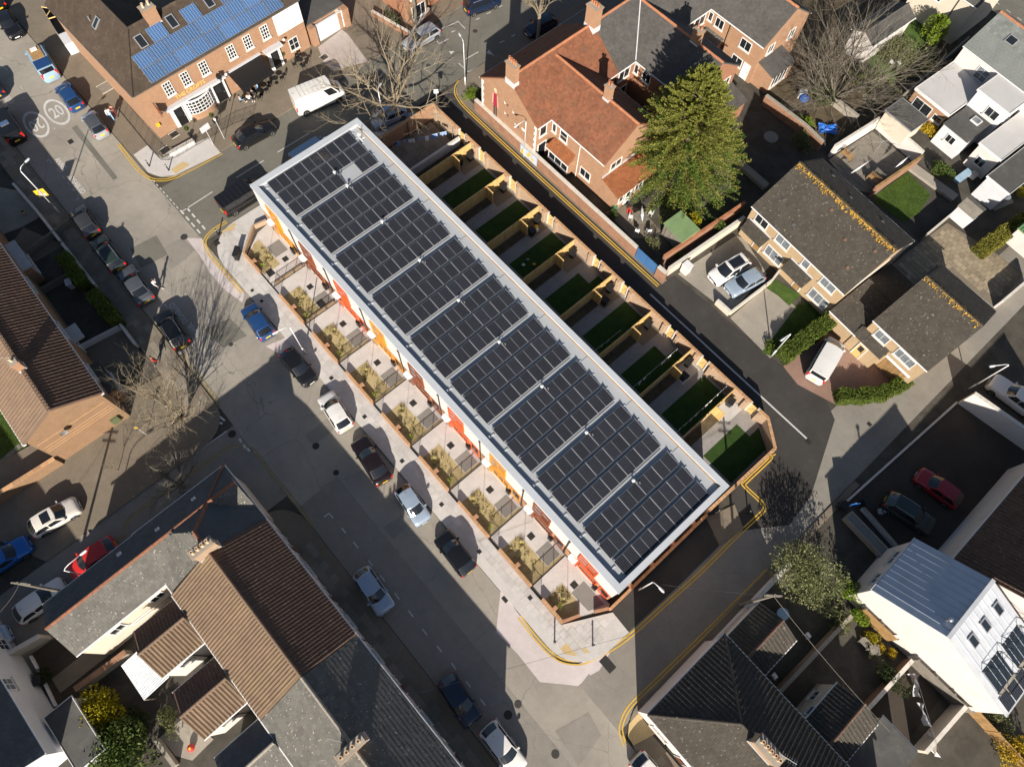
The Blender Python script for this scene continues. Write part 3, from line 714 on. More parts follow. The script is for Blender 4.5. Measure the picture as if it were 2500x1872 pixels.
# vents and pipes
vent_px = [(816,419.4),(847,452)]+[(620+x/3.45,460+y/3.45) for x,y in ((1078,275),(1393,600),(1722,938),(2065,1290))]+[(1240+x/3.45,920+y/3.45) for x,y in ((287,78),(662,467),(1058,872))]
for i, (u,v) in enumerate(vent_px):
    p = G(u, v, 6.35); lx, ly = toT(p)
    vt = thing('roof_vent', f'{ORD[i]} white capped vent pipe between solar blocks, counted from the cross street', 'vent', T(lx, ly, 5.861), T_A, 'vent pipes on the terrace roof')
    mb = MB(); mb.lathe([(.06,0),(.06,.42),(.15,.44),(.15,.50),(.06,.53)], 14); mb.build('vent_cowl', 'upvc', vt, smooth=False)
    for dx in (.28,.55):
        pts = [(dx,-.02,0),(dx,-.02,.30)]+[(dx+.0, -.02+.1-.1*math.cos(t*math.pi/4), .30+.1*math.sin(t*math.pi/4)) for t in range(1,5)]+[(dx,.18,.22)]
        mb = MB(); mb.tube([(p_[1]*.7+dx*.7, -p_[1]*.3+dx*.6, p_[2]) for p_ in pts], .028, 6); mb.build('bent_pipe', 'alu', vt)
px, py = toT(G(880, 335, 6.2))
dish = thing('aerial_mast', 'white aerial and dish on the terrace roof corner by the cross street', 'aerial', T(px,py,5.861), T_A)
mb = MB(); mb.tube([(0,0,0),(0,0,1.1)], .03, 6); mb.build('mast', 'alu', dish)
mb = MB(); mb.lathe([(.02,-.05),(.16,-.02),(.24,.05)], 14, (0,-.1,.7)); mb.build('dish', 'upvc', dish)
mb = MB(); mb.box(-.45,.45,-.04,.04,0,.06); mb.box(-.04,.04,-.45,.45,.0,.05); mb.build('foot', 'upvc', dish)
for q in (.1,.55):
    mb = MB(); mb.box(-.5+q,-.42+q,-1.3,-.2,.0,.05); mb.build('ballast_strip', 'upvc', dish)

# ================================================================ front gardens of the terrace
plain('edging', (.55,.52,.47), .8, .1, 2)
plain('leaf_lime', (.30,.36,.04), .7, .2, 6, island=.3)
plain('leaf_dry', (.36,.31,.12), .8, .2, 6, island=.35)
plain('leaf_sage', (.12,.13,.06), .8, .2, 6, island=.3)
plain('twig', (.10,.075,.05), .9, .1, 5)
def tuft(mb, p, r, h, n, rg):
    for i in range(n):
        a = rg.uniform(0, 2*math.pi); l = rg.uniform(.5, 1)*r; hh = rg.uniform(.6, 1)*h
        b = Vector((p[0]+math.cos(a)*r*.1, p[1]+math.sin(a)*r*.1, p[2])); t = b+Vector((math.cos(a)*l, math.sin(a)*l, hh))
        s = Vector((-math.sin(a), math.cos(a), 0))*rg.uniform(.012,.025)
        mb.face([b-s, b+s, t])
def leafball(mb, p, r, n, size, rg, squash=.8):
    for i in range(n):
        v = Vector((rg.gauss(0,1), rg.gauss(0,1), rg.gauss(0,1)*squash)).normalized()*r*(rg.random()**.4)
        c = Vector(p)+v
        a = Vector((rg.gauss(0,1), rg.gauss(0,1), rg.gauss(0,.6))).normalized(); b = a.cross(Vector((rg.gauss(0,1),rg.gauss(0,1),rg.gauss(0,1)))).normalized()
        s = size*rg.uniform(.6,1.3)
        mb.face([c-a*s, c-b*s*.5, c+a*s, c+b*s*.5])
HN = ['amber','rust','red']
gate_me = MB()
gate_me.tube([(.03,0,0),(.03,0,1.0)], .03, 6); gate_me.tube([(1.12,0,0),(1.12,0,1.0)], .03, 6)
for z in (.15,.92): gate_me.box(.03,1.12,-.015,.015,z-.015,z+.015)
gbar = MB()
for i in range(1,10): gbar.box(.03+i*.109-.008,.03+i*.109+.008,-.008,.008,.16,.91)
gate_post = gate_me.mesh('gate_frame','black_metal'); gate_bar = gbar.mesh('bars','black_metal')
def coping_wall(root, x0, x1, y, h, th=.22, wm='brick_terrace', cm='brick_terrace', along='x'):
    """brick wall with a brick-on-edge coping; coping bricks are real but joined"""
    mb = MB()
    if along == 'x': mb.box(x0, x1, y-th/2, y+th/2, 0, h-.1, bottom=False)
    else: mb.box(y-th/2, y+th/2, x0, x1, 0, h-.1, bottom=False)
    mb.build('wall', wm, root)
    mb = MB(); n = max(1, int((x1-x0)/.078)); st = (x1-x0)/n
    for i in range(n):
        a = x0+i*st
        if along == 'x': mb.box(a+.004, a+st-.004, y-th/2-.01, y+th/2+.01, h-.1, h+RNG.uniform(-.004,.004), bottom=False)
        else: mb.box(y-th/2-.01, y+th/2+.01, a+.004, a+st-.004, h-.1, h+RNG.uniform(-.004,.004), bottom=False)
    mb.build('coping_bricks', 'coping_brick', root, kind='stuff')
plain('coping_brick', (.50,.29,.15), .85, .1, 2, island=.25, fine=.12)
for k in range(9):
    J = PJ[k] if k else 1.15
    end = PJ[k+1] if k < 8 else 49.0
    rg = random.Random(100+k)
    far = f'{ORD[k]} front garden from the top'
    gd = sheet('front_garden', Tl([(J,-3.9),(end,-3.9),(end,-.02),(J,-.02)] if k not in (0,8) else ([(.15,-1.5),(1.75,-3.85),(end,-3.85),(end,-.02),(-.1,-.02)] if k == 0 else [(J,-3.9),(48.1,-3.9),(49.8,-.4),(49.7,-.02),(J,-.02)])), 0, 'path_grey', .06)
    bx0 = J+1.45 if k else 1.9
    bx1 = end-.05
    # planted bed with pale edging (a part of the garden)
    poly = [(bx0,-3.84),(bx1,-3.84),(bx1,-.3),(bx1-.30,-.3),(bx1-.30,-1.85),(bx0,-1.85)]
    if k == 8: poly = [(bx0,-3.84),(47.95,-3.84),(48.55,-2.6),(47.9,-1.85),(bx0,-1.85)]
    if k == 0: poly = [(1.85,-3.8),(4.75,-3.8),(4.75,-1.85),(.95,-1.85),(.95,-2.5)]
    sheet('planting_bed', Tl(poly), .066, 'mulch', kind=None, parent=gd)
    mb = MB(); band(mb, Tl(poly+[poly[0]]), .06, .075); mb.build('edging', 'edging', gd)
    if k == 0: sheet('paved_pad', Tl([(2.2,-1.8),(3.8,-1.8),(3.8,-.35),(2.2,-.35)]), .066, 'pad_grey', kind=None, parent=gd)
    else: sheet('paved_pad', Tl([(J+3.5,-1.82),(bx1-.33,-1.82),(bx1-.33,-.35),(J+3.5,-.35)]) if k < 8 else Tl([(46.9,-1.8),(48.9,-1.75),(49.4,-.35),(46.9,-.35)]), .066, 'pad_grey', kind=None, parent=gd)
    cover(gd, T(J+(2.25 if k else 3.4),-1.18), .55, .55, T_A, .068)
    if k in (0,1): cover(gd, T(4.9 if k == 0 else 10.94,-3.2 if k == 0 else -1.45), .8, .7, T_A, .068)
    # boundary wall to the pavement
    w0 = J+1.32 if k else 1.7
    w1 = end-.06 if k < 8 else 48.15
    if k == 0: w1 = 4.4
    bw = thing('garden_wall', f'low orange brick pavement wall, {far}', 'wall', T(0,0), T_A, 'low front walls of the terrace')
    coping_wall(bw, w0, w1, -4.0, .62)
    mb = MB(); mx = (w0+w1)/2; mb.box(mx-.17, mx+.17, -3.88, -3.52, 0, .62, bottom=False); mb.build('pier', 'brick_terrace', bw)
    # gate and railing
    gx = J+.08 if k else 4.6
    gt = thing('garden_gate', f'low black metal gate, {far}', 'gate', T(gx,-4.0), T_A, 'black gates of the front gardens')
    put(gate_post, 'gate_frame', gt); put(gate_bar, 'bars', gt)
    if k:
        rl = thing('garden_railing', f'thin black railing starting the {far}', 'railing', T(J,-3.9), T_A, 'black railings between front gardens')
        mb = MB()
        for z in (.12,.9): mb.box(-.018,.018,0,3.7,z-.018,z+.018)
        for y in (0,1.23,2.46,3.7): mb.tube([(0,y,0),(0,y,1.0)], .025, 6)
        mb.build('rails', 'black_metal', rl)
        mb = MB()
        for i in range(1,37): mb.box(-.007,.007,i*.1-.007,i*.1+.007,.12,.9)
        mb.build('bars', 'black_metal', rl)
    # low planter strip wall between the first pairs
    if k in (1,2):
        dv = thing('dividing_kerb', f'sand coloured low kerb starting the {far}', 'kerb', T(J-.05,-3.6), T_A)
        mb = MB(); mb.box(-.28,-.08,0,3.2,0,.25,bottom=False); mb.build('wall', 'brick_buff', dv)
    # planting
    pl = thing('bed_planting', f'dry grasses and small shrubs, {far}', 'plants', T(0,0), T_A, 'planting in the front beds')
    mb = MB(); xa, xb = (bx0+.2, (bx1 if k < 8 else 47.6)-.5) if k else (2.0,4.5)
    for i in range(26):
        tuft(mb, (rg.uniform(xa,xb), rg.uniform(-3.6,-2.0), .07), rg.uniform(.08,.2), rg.uniform(.1,.3), 16, rg)
    tuft(mb, (rg.uniform(xa,xa+1.5), rg.uniform(-3.2,-2.1), .07), .4, .45, 90, rg)
    mb.build('grass', 'leaf_dry', pl, kind='stuff')
    mb = MB()
    for i in range(9): leafball(mb, (rg.uniform(xa,xb), rg.uniform(-3.6,-2.0), .16), .14, 40, .03, rg)
    mb.build('small_shrubs', 'leaf_sage', pl, kind='stuff')
    if k != 7:
        sh = thing('lime_shrub', f'small lime green shrub, {far}', 'shrub', T(xb-.1 if k else 3.9,-3.3,.07), T_A)
        mb = MB(); leafball(mb, (0,0,.35), .3, 70, .05, rg); mb.build('foliage', 'leaf_lime', sh)
        mb = MB(); mb.tube([(0,0,0),(0,0,.3)], .02, 5); mb.build('stem', 'twig', sh)
    # young standard tree
    tr = thing('young_tree', f'thin bare young tree, {far}', 'tree', T(J+2.75 if k else 3.3,-2.4,.06), T_A)
    mb = MB(); mb.tube([(0,0,0),(.02,0,1.0),(0,.02,1.75)], [.02,.017,.012], 6); mb.build('trunk', 'twig', tr)
    mb = MB()
    for i in range(22):
        a = rg.uniform(0,6.28); r = rg.uniform(.1,.32)
        mb.tube([(0,.02,rg.uniform(1.45,1.75)), (math.cos(a)*r, math.sin(a)*r, rg.uniform(1.6,2.05))], [.008,.004], 3, False)
    mb.build('branches', 'twig', tr)
# corner walls at the two ends
bw = thing('garden_wall', 'splayed low brick wall at the terrace corner by the cross street', 'wall')
mb = MB(); mb.prism([V2(p) for p in Tl([(-.55,-1.55),(1.55,-4.08),(1.7,-3.9),(-.35,-1.45)])], 0, .62); mb.build('wall', 'brick_garden', bw)
mb = MB(); mb.prism([V2(p) for p in Tl([(-.55,-1.5),(-.35,-1.4),(-.1,-.1),(-.3,-.05)])], 0, .62); mb.build('wall', 'brick_garden', bw)
bw = thing('garden_wall', 'angled low brick wall with an opening at the far end of the terrace front', 'wall')
for pts in ([(48.15,-4.1),(48.75,-2.6),(48.55,-2.5),(47.95,-3.95)], [(49.35,-1.5),(49.95,-.4),(49.75,-.3),(49.15,-1.4)]):
    mb = MB(); mb.prism([V2(p) for p in Tl(pts)], 0, .62); mb.build('wall', 'brick_terrace', bw)
bw = thing('end_wall', 'long brick wall hugging the end of the terrace beside the dark road', 'wall', T(0,0), T_A)
coping_wall(bw, -.4, 11.4, 49.95, .95, along='y')
for y in (2.0,4.6,7.2,9.8):
    mb = MB(); mb.box(49.55,49.84,y,y+.35,0,.94,bottom=False); mb.build('pier', 'brick_terrace', bw)
cs = thing('utility_cabinet', 'squat dark utility box against the corner brick wall of the terrace', 'cabinet', T(1.3,-4.5,KH), T_A-.85)
mb = MB(); mb.box(-.55,.55,-.2,.2,0,.9); mb.build('body', 'bin_black', cs)
mb = MB(); mb.box(-.6,.6,-.25,.25,.9,.96); mb.build('lid', 'bin_black', cs)
# ================================================================ generic pitched roofs and houses
class RF:
    """a roof plane in its building's frame; first edge is the eave"""
    def __init__(s, pts):
        s.pts = [Vector(p) for p in pts]; s.p = s.pts[0]; s.e = (s.pts[1]-s.pts[0]).normalized()
        s.n = s.e.cross(s.pts[-1]-s.pts[0]).normalized()
        if s.n.z < 0: s.n = -s.n
        s.u = s.n.cross(s.e).normalized()
    def st(s, p): v = Vector(p)-s.p; return v.dot(s.e), v.dot(s.u)
    def P(s, a, t, h=0.0): return s.p+s.e*a+s.u*t+s.n*h
def slab(root, rf, mat, th=.14, name='roof'):
    mb = MB(); top = rf.pts; bot = [p-EZ*th for p in top]; n = len(top)
    mb.face(top, [rf.st(p) for p in top]); mb.face(bot[::-1])
    for i in range(n): j = (i+1) % n; mb.face([bot[i], bot[j], top[j], top[i]])
    return mb.build(name, mat, root)
def tile_verts(style, tw, th, thick):
    """profile across the width: list of (s, h)"""
    if style == 'flat': return [(.006,0),(tw-.006,0)]
    if style == 'roll': return [(0,0),(tw*.18,.045),(tw*.36,.06),(tw*.54,.03),(tw*.75,-.004),(tw,0)]
    if style == 'rib': return [(0,0),(tw*.12,.075),(tw*.34,.075),(tw*.46,0),(tw,0)]
    return [(0,0),(tw,0)]
def tiles(part, rf, mat, tw, th, style='flat', thick=.028, pieces=0, seed=1, name='tile', miss=0.0, jit=.004, bond=True, slip=.0):
    """overlapping tile courses on a roof plane, each tile with its own edges; the first `pieces` in view order are objects"""
    rg = random.Random(seed)
    poly = [rf.st(p) for p in rf.pts]
    s0 = min(p[0] for p in poly); s1 = max(p[0] for p in poly); t1 = max(p[1] for p in poly)
    prof = tile_verts(style, tw, th, thick)
    mb = MB(); obs = []
    r = 0; t = 0.0
    one = None
    while t < t1+.01:
        s = s0-(tw/2 if (r % 2 and bond and style == 'flat') else 0)
        while s < s1:
            if inpoly(s+tw/2, t+th*.5, poly) and inpoly(s+tw*.15, t+th*.4, poly) and inpoly(s+tw*.85, t+th*.4, poly) and rg.random() >= miss:
                dz = rg.uniform(-jit, jit)
                if len(obs) < pieces: obs.append((s, t, dz))
                else:
                    lo = [rf.P(s+a, t-.02, h+thick+dz) for a, h in prof]; hi = [rf.P(s+a, t+th+.015, h+.004) for a, h in prof]
                    fr = [rf.P(s+a, t-.02, h-.005) for a, h in prof]
                    for i in range(len(prof)-1):
                        mb.face([lo[i], lo[i+1], hi[i+1], hi[i]]); mb.face([fr[i], fr[i+1], lo[i+1], lo[i]])
                    if style == 'flat':
                        b0 = rf.P(s+prof[0][0], t+th+.015, 0); mb.face([hi[0], b0, fr[0], lo[0]])
                        b1 = rf.P(s+prof[-1][0], t+th+.015, 0); mb.face([lo[-1], fr[-1], b1, hi[-1]])
            s += tw
        t += th; r += 1
    if obs:
        m1 = MB()
        def Q(a, b, h): return (a, b, h)
        lo = [(a-tw/2, -th/2-.02, h+thick) for a, h in prof]; hi = [(a-tw/2, th/2+.015, h+.004) for a, h in prof]; fr = [(a-tw/2, -th/2-.02, h-.005) for a, h in prof]
        for i in range(len(prof)-1):
            m1.face([lo[i], lo[i+1], hi[i+1], hi[i]]); m1.face([fr[i], fr[i+1], lo[i+1], lo[i]])
        m1.face([hi[0], (prof[0][0]-tw/2, th/2+.015, 0), fr[0], lo[0]]); m1.face([lo[-1], fr[-1], (prof[-1][0]-tw/2, th/2+.015, 0), hi[-1]])
        me = m1.mesh(name, mat)
        M = Matrix((rf.e, rf.u, rf.n)).transposed().to_euler()
        for s, t, dz in obs: put(me, name, part, loc=rf.P(s+tw/2, t+th/2, dz), rot=M)
    if mb.f: mb.build(name+'s', mat, part, kind='stuff')
def ridge(root, a, b, mat, w=.26, h=.10, st=.42, name='ridge_tiles', z=.02):
    a = Vector(a); b = Vector(b); d = b-a; L = d.length; n = max(1, int(L/st)); ex = d.normalized(); ey = EZ.cross(ex).normalized(); ez = ex.cross(ey)
    mb = MB()
    for i in range(n):
        x0 = L*i/n+.006; x1 = L*(i+1)/n-.006; hh = h+RNG.uniform(-.008,.012)
        prof = [(-w/2,-.09),(-w*.36,hh*.45),(-w*.14,hh),(w*.14,hh),(w*.36,hh*.45),(w/2,-.09)]
        A = [a+ex*x0+ey*p[0]+ez*(p[1]+z) for p in prof]; B = [a+ex*x1+ey*p[0]+ez*(p[1]+z) for p in prof]
        for k in range(5): mb.face([A[k], A[k+1], B[k+1], B[k]])
        mb.face(A[::-1]); mb.face(B)
    return mb.build(name, mat, root)
def chimney(root, x, y, z0, w, d, z1, pots=2, bm='brick_red', pm='terracotta', cap='stone_trim', rot=0.0, flash=True, name='chimney'):
    mb = MB(); mb.box(-w/2, w/2, -d/2, d/2, z0, z1-.22); 
    mb.box(-w/2-.05, w/2+.05, -d/2-.05, d/2+.05, z1-.22, z1-.08); mb.box(-w/2-.09, w/2+.09, -d/2-.09, d/2+.09, z1-.08, z1)
    o = mb.build(name, bm, root); o.location = (x, y, 0); o.rotation_euler = (0,0,rot)
    if flash:
        mb = MB(); mb.box(-w/2-.03, w/2+.03, -d/2-.03, d/2+.03, z0, z0+.9*(z1-z0)*.28); mb.build('flashing', 'lead', o)
    mb = MB(); mb.box(-w/2-.02, w/2+.02, -d/2-.02, d/2+.02, z1+.001, z1+.05); mb.build('mortar_cap', 'concrete_old', o)
    nx = pots if w >= d else 1
    for i in range(pots):
        t = (i+.5)/pots-.5
        px, py = (t*(w-.1), 0) if w >= d else (0, t*(d-.1))
        mb = MB(); mb.lathe([(.13,0),(.105,.08),(.10,.36),(.125,.40),(.125,.46),(.09,.46),(.085,.3)], 12, (px, py, z1+.03)); mb.build('chimney_pot', pm, o)
    return o
def skylight(root, rf, s, t, w, h, fm='alu', gm='glass', name='skylight'):
    mb = MB()
    for a, b, c, d in ((0,.08,0,h),(w-.08,w,0,h),(.08,w-.08,0,.08),(.08,w-.08,h-.08,h)): mb.obox(rf.P(s,t), rf.e, rf.u, rf.n, a, b, c, d, 0, .13)
    o = mb.build(name, fm, root)
    mb = MB(); mb.obox(rf.P(s,t), rf.e, rf.u, rf.n, .06, w-.06, .06, h-.06, 0, .10); mb.build('pane', gm, o)
    return o
def roof_vent_tile(root, rf, s, t, mat='slate_blue'):
    mb = MB(); mb.obox(rf.P(s,t), rf.e, rf.u, rf.n, 0, .3, 0, .28, .0, .1); mb.build('vent_tile', mat, root)
def aerial(root, p, h=1.2, ang=0.0, n=7, name='tv_aerial'):
    mb = MB(); p = Vector(p); d = Vector((math.cos(ang), math.sin(ang), 0)); c = Vector((-d.y, d.x, 0))
    mb.tube([p, p+EZ*h], .02, 5)
    mb.tube([p+EZ*h-d*.55, p+EZ*h+d*.55], .012, 4)
    for i in range(n):
        q = p+EZ*h+d*(-.5+i/(n-1)*1.0); l = .22 if i else .3
        mb.tube([q-c*l, q+c*l], .007, 3)
    return mb.build(name, 'alu', root)
def sat_dish(root, w, s, z):
    mb = MB(); c = w.P(s, .35, z)
    mb.tube([w.P(s,0,z-.1), c], .02, 5)
    pts = []
    for j, (r, k) in enumerate(((.04,0),(.2,.03),(.33,.09))):
        for i in range(14):
            a = 2*math.pi*i/14; pts.append(c+w.ex*(r*math.cos(a))+EZ*(r*math.sin(a))+w.ey*k)
    i0 = len(mb.v); mb.v += [tuple(p) for p in pts]
    for j in range(2):
        for i in range(14):
            mb.f.append((i0+j*14+i, i0+j*14+(i+1) % 14, i0+(j+1)*14+(i+1) % 14, i0+(j+1)*14+i)); mb.uv += [(0,0)]*4; mb.mi.append(0)
    return mb.build('satellite_dish', 'steel', root)
def gutter(root, a, b, mat='upvc', r=.06, dz=-.08):
    a = Vector(a)+EZ*dz; b = Vector(b)+EZ*dz
    mb = MB(); mb.tube([a, b], r, 6); return mb.build('gutter', mat, root)

class House: pass
def house(name, label, O, ang, L, D, ze, zr, wm, rm, style='flat', tw=.33, th=.33, hip0=0.0, hip1=0.0, ov=.22, vg=.1, cat='house', yr=None, group=None, gut='upvc', rmat=None, pieces=0, roofs=(0,1), seed=1, bond=True, walls=True, rm2=None, thick=.028, style0=None):
    h = House(); h.root = root = thing(name, label, cat, (O[0], O[1], 0), math.radians(ang), group)
    h.L, h.D, h.ze, h.zr = L, D, ze, zr
    yr = D/2 if yr is None else yr; h.yr = yr
    h.f0 = RF([(0,0,ze),(L,0,ze),(L-hip1,yr,zr),(hip0,yr,zr)])
    h.f2 = RF([(L,D,ze),(0,D,ze),(hip0,yr,zr),(L-hip1,yr,zr)])
    fs = [h.f0, h.f2]
    if hip0: h.h0 = RF([(0,D,ze),(0,0,ze),(hip0,yr,zr)]); fs.append(h.h0)
    if hip1: h.h1 = RF([(L,0,ze),(L,D,ze),(L-hip1,yr,zr)]); fs.append(h.h1)
    for i, f in enumerate(fs):
        m_ = rm2 if (rm2 and i == 1) else rm
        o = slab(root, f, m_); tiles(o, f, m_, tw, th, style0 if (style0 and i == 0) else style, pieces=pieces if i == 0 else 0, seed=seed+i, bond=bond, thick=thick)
    if rmat:
        if L-hip1-hip0 > .3: ridge(root, (hip0-.0,yr,zr), (L-hip1,yr,zr), rmat)
        if hip0:
            for y in (0,D): ridge(root, (0,y,ze), (hip0,yr,zr), rmat)
        if hip1:
            for y in (0,D): ridge(root, (L,y,ze), (L-hip1,yr,zr), rmat)
    k0 = (zr-ze)/yr; k2 = (zr-ze)/(D-yr)
    g0 = ov if hip0 else vg; g1 = ov if hip1 else vg
    h.box = (g0, L-g1, ov, D-ov)
    if walls:
        x0, x1, y0, y1 = h.box; za = ze+k0*ov-.16; zb = ze+k2*ov-.16
        mb = MB()
        mb.face([(x0,y0,0),(x1,y0,0),(x1,y0,za),(x0,y0,za)], [(x0,0),(x1,0),(x1,za),(x0,za)])
        mb.face([(x1,y1,0),(x0,y1,0),(x0,y1,zb),(x1,y1,zb)], [(x1,0),(x0,0),(x0,zb),(x1,zb)])
        if hip1: mb.face([(x1,y0,0),(x1,y1,0),(x1,y1,zb),(x1,y0,za)], [(y0,0),(y1,0),(y1,zb),(y0,za)])
        else: mb.face([(x1,y0,0),(x1,y1,0),(x1,y1,zb),(x1,yr,zr-.16),(x1,y0,za)], [(y0,0),(y1,0),(y1,zb),(yr,zr-.16),(y0,za)])
        if hip0: mb.face([(x0,y1,0),(x0,y0,0),(x0,y0,za),(x0,y1,zb)], [(y1,0),(y0,0),(y0,za),(y1,zb)])
        else: mb.face([(x0,y1,0),(x0,y0,0),(x0,y0,za),(x0,yr,zr-.16),(x0,y1,zb)], [(y1,0),(y0,0),(y0,za),(yr,zr-.16),(y1,zb)])
        mb.build('wall', wm, root)
    h.w0 = WF((h.box[0],ov), (h.box[1],ov)); h.w1 = WF((h.box[1],ov), (h.box[1],D-ov)); h.w2 = WF((h.box[1],D-ov), (h.box[0],D-ov)); h.w3 = WF((h.box[0],D-ov), (h.box[0],ov))
    if gut:
        gutter(root, (0,-.06,ze), (L,-.06,ze), gut); gutter(root, (0,D+.06,ze), (L,D+.06,ze), gut)
        if hip0: gutter(root, (-.06,0,ze), (-.06,D,ze), gut)
        if hip1: gutter(root, (L+.06,0,ze), (L+.06,D,ze), gut)
    return h
def downpipe(root, w, s, z1, mat='upvc'):
    mb = MB(); mb.tube([w.P(s,.07,0), w.P(s,.07,z1)], .045, 6); mb.build('downpipe', mat, root)
def leanto(root, w, s0, s1, depth, z_hi, z_lo, wm, rm, tw=.3, th=.3, name='lean_to_roof', style='flat', seed=3, walls=True):
    """single-storey mono-pitch extension against wall w"""
    rf = RF([w.P(s0,depth,z_lo), w.P(s1,depth,z_lo), w.P(s1,0,z_hi), w.P(s0,0,z_hi)])
    o = slab(root, rf, rm, .1, name); tiles(o, rf, rm, tw, th, style, seed=seed)
    if walls:
        mb = MB(); d = depth-.15; a, b = s0+.08, s1-.08
        q = [w.P(a,0,0), w.P(a,d,0), w.P(b,d,0), w.P(b,0,0)]; zl = z_lo+.0; zh = z_hi-.12
        mb.face([w.P(b,d,0), w.P(a,d,0), w.P(a,d,zl), w.P(b,d,zl)][::-1], [(a,zl),(b,zl),(b,0),(a,0)])
        mb.face([w.P(a,d,0), w.P(a,0,0), w.P(a,0,zh), w.P(a,d,zl)], [(0,0),(d,0),(d,zh),(0,zl)])
        mb.face([w.P(b,0,0), w.P(b,d,0), w.P(b,d,zl), w.P(b,0,zh)], [(0,0),(d,0),(d,zl),(0,zh)])
        mb.build('lean_to_wall', wm, root)
    return rf
def wall_run(name, label, pts, h, th, wm, cm=None, cat='wall', group=None, cap=.06):
    """free-standing wall along ground points"""
    root = thing(name, label, cat, (pts[0][0], pts[0][1], 0), 0, group); o = Vector((pts[0][0], pts[0][1], 0))
    for i in range(len(pts)-1):
        a = Vector((pts[i][0], pts[i][1], 0))-o; b = Vector((pts[i+1][0], pts[i+1][1], 0))-o; d = b-a; L = d.length; ex = d.normalized(); ey = Vector((-ex.y, ex.x, 0))
        mb = MB(); mb.obox(a, ex, ey, EZ, 0, L, -th/2, th/2, 0, h); mb.build('wall', wm, root)
        if cm:
            n = max(1, int(L/.6))
            mb = MB()
            for k in range(n): mb.obox(a, ex, ey, EZ, L*k/n+.006, L*(k+1)/n-.006, -th/2-.03, th/2+.03, h+.001, h+cap+RNG.uniform(-.006,.006))
            mb.build('coping', cm, root)
    return root
def LF(O, ang):
    a = math.radians(ang); ex = Vector((math.cos(a), math.sin(a))); ey = Vector((-ex.y, ex.x)); o = Vector(O)
    def f(x, y, z=0.0):
        p = o+ex*x+ey*y; return Vector((p.x, p.y, z))
    return f
def flat_block(root, x0, x1, y0, y1, z, wm, rm, name='extension_wall', rname='flat_roof', fascia='upvc', fh=.2):
    mb = MB(); mb.box(x0, x1, y0, y1, 0, z-.12, bottom=False); mb.build(name, wm, root)
    mb = MB(); mb.box(x0-.12, x1+.12, y0-.12, y1+.12, z-.118, z); r = mb.build(rname, rm, root)
    if fascia:
        mb = MB()
        for a,b,c,d in ((x0-.16,x1+.16,y0-.16,y0-.122),(x0-.16,x1+.16,y1+.122,y1+.16),(x0-.16,x0-.122,y0-.121,y1+.121),(x1+.122,x1+.16,y0-.121,y1+.121)): mb.box(a,b,c,d,z-fh,z+.05)
        mb.build('fascia', fascia, root)
    return r
# ================================================================ brick semis across the lane: one red tiled, two slate
MA = 45.4; MO = (.78, 50.87); mf = LF(MO, MA)
def semi(idx, name, label, x0, x1, wx, rm, ridgem, wm, gableL=False):
    """main range along the cross street plus a rear wing"""
    h = house(name, label, mf(x0,0), MA, x1-x0, 8.97, 5.2, 8.4, wm, rm, 'flat', .27, .26, rmat=ridgem, seed=idx*10)
    root = h.root
    # rear wing runs down-right: local frame x' = -y
    ww, wl = 8.1, 7.7
    a = wx-x0
    zr = 8.05; k = (zr-5.2)/(ww/2)
    f0 = RF([(a, 0.0, 5.2), (a, -wl, 5.2), (a+ww/2, -wl, zr), (a+ww/2, 4.05, zr)])     # slope facing the lane (lower left)
    f0.pts = [Vector(p) for p in ((a,0,5.2),(a,-wl,5.2),(a+ww/2,-wl,zr),(a+ww/2,4.05,zr))]
    rfL = RF([(a,0,5.2),(a,-wl,5.2),(a+ww/2,-wl,zr),(a+ww/2,4.0,zr)][::1])
    # order the eave so that the outside is on the right hand
    rfL = RF([(a,.0,5.2),(a,-wl,5.2),(a+ww/2,-wl,zr),(a+ww/2,4.0,zr)])
    rfR = RF([(a+ww,-wl,5.2),(a+ww,0,5.2),(a+ww/2,4.0,zr),(a+ww/2,-wl,zr)])
    for i, f in enumerate((rfL, rfR)):
        o = slab(root, f, rm); tiles(o, f, rm, .27, .26, 'flat', seed=idx*10+5+i)
    ridge(root, (a+ww/2,-wl-.02,zr), (a+ww/2,4.0,zr), ridgem)
    mb = MB(); x0_, x1_, y1_ = a+.2, a+ww-.2, -wl+.12; za = 5.2+k*.2-.16
    mb.face([(x0_,0.3,0),(x0_,y1_,0),(x0_,y1_,za),(x0_,.3,za)], [(0,0),(wl,0),(wl,za),(0,za)])
    mb.face([(x1_,y1_,0),(x1_,.3,0),(x1_,.3,za),(x1_,y1_,za)], [(0,0),(wl,0),(wl,za),(0,za)])
    mb.face([(x0_,y1_,0),(x1_,y1_,0),(x1_,y1_,za),((x0_+x1_)/2,y1_,zr-.16),(x0_,y1_,za)], [(0,0),(ww,0),(ww,za),(ww/2,zr),(0,za)])
    mb.build('rear_wing_wall', wm, root)
    h.wl = WF((x0_,.3), (x0_,y1_)); h.wg = WF((x0_,y1_), (x1_,y1_)); h.wr = WF((x1_,y1_), (x1_,.3))
    gutter(root, (a-.06,0,5.2), (a-.06,-wl,5.2)); gutter(root, (a+ww+.06,0,5.2), (a+ww+.06,-wl,5.2))
    h.a, h.ww, h.wlen, h.zw = a, ww, wl, zr; h.rfL, h.rfR = rfL, rfR
    return h
b3 = semi(3, 'brick_house', 'orange brick house with red clay tile roofs and three chimneys beside the lane', 0, 11.6, 1.95, 'tile_red', 'terracotta', 'brick_orange')
R_ = b3.root
chimney(R_, .28, 4.3, 7.6, 1.3, .6, 10.2, 4, 'brick_orange', rot=math.pi/2)
chimney(R_, 11.4, 4.4, 7.8, 1.35, .95, 10.6, 4, 'brick_orange', rot=math.pi/2)
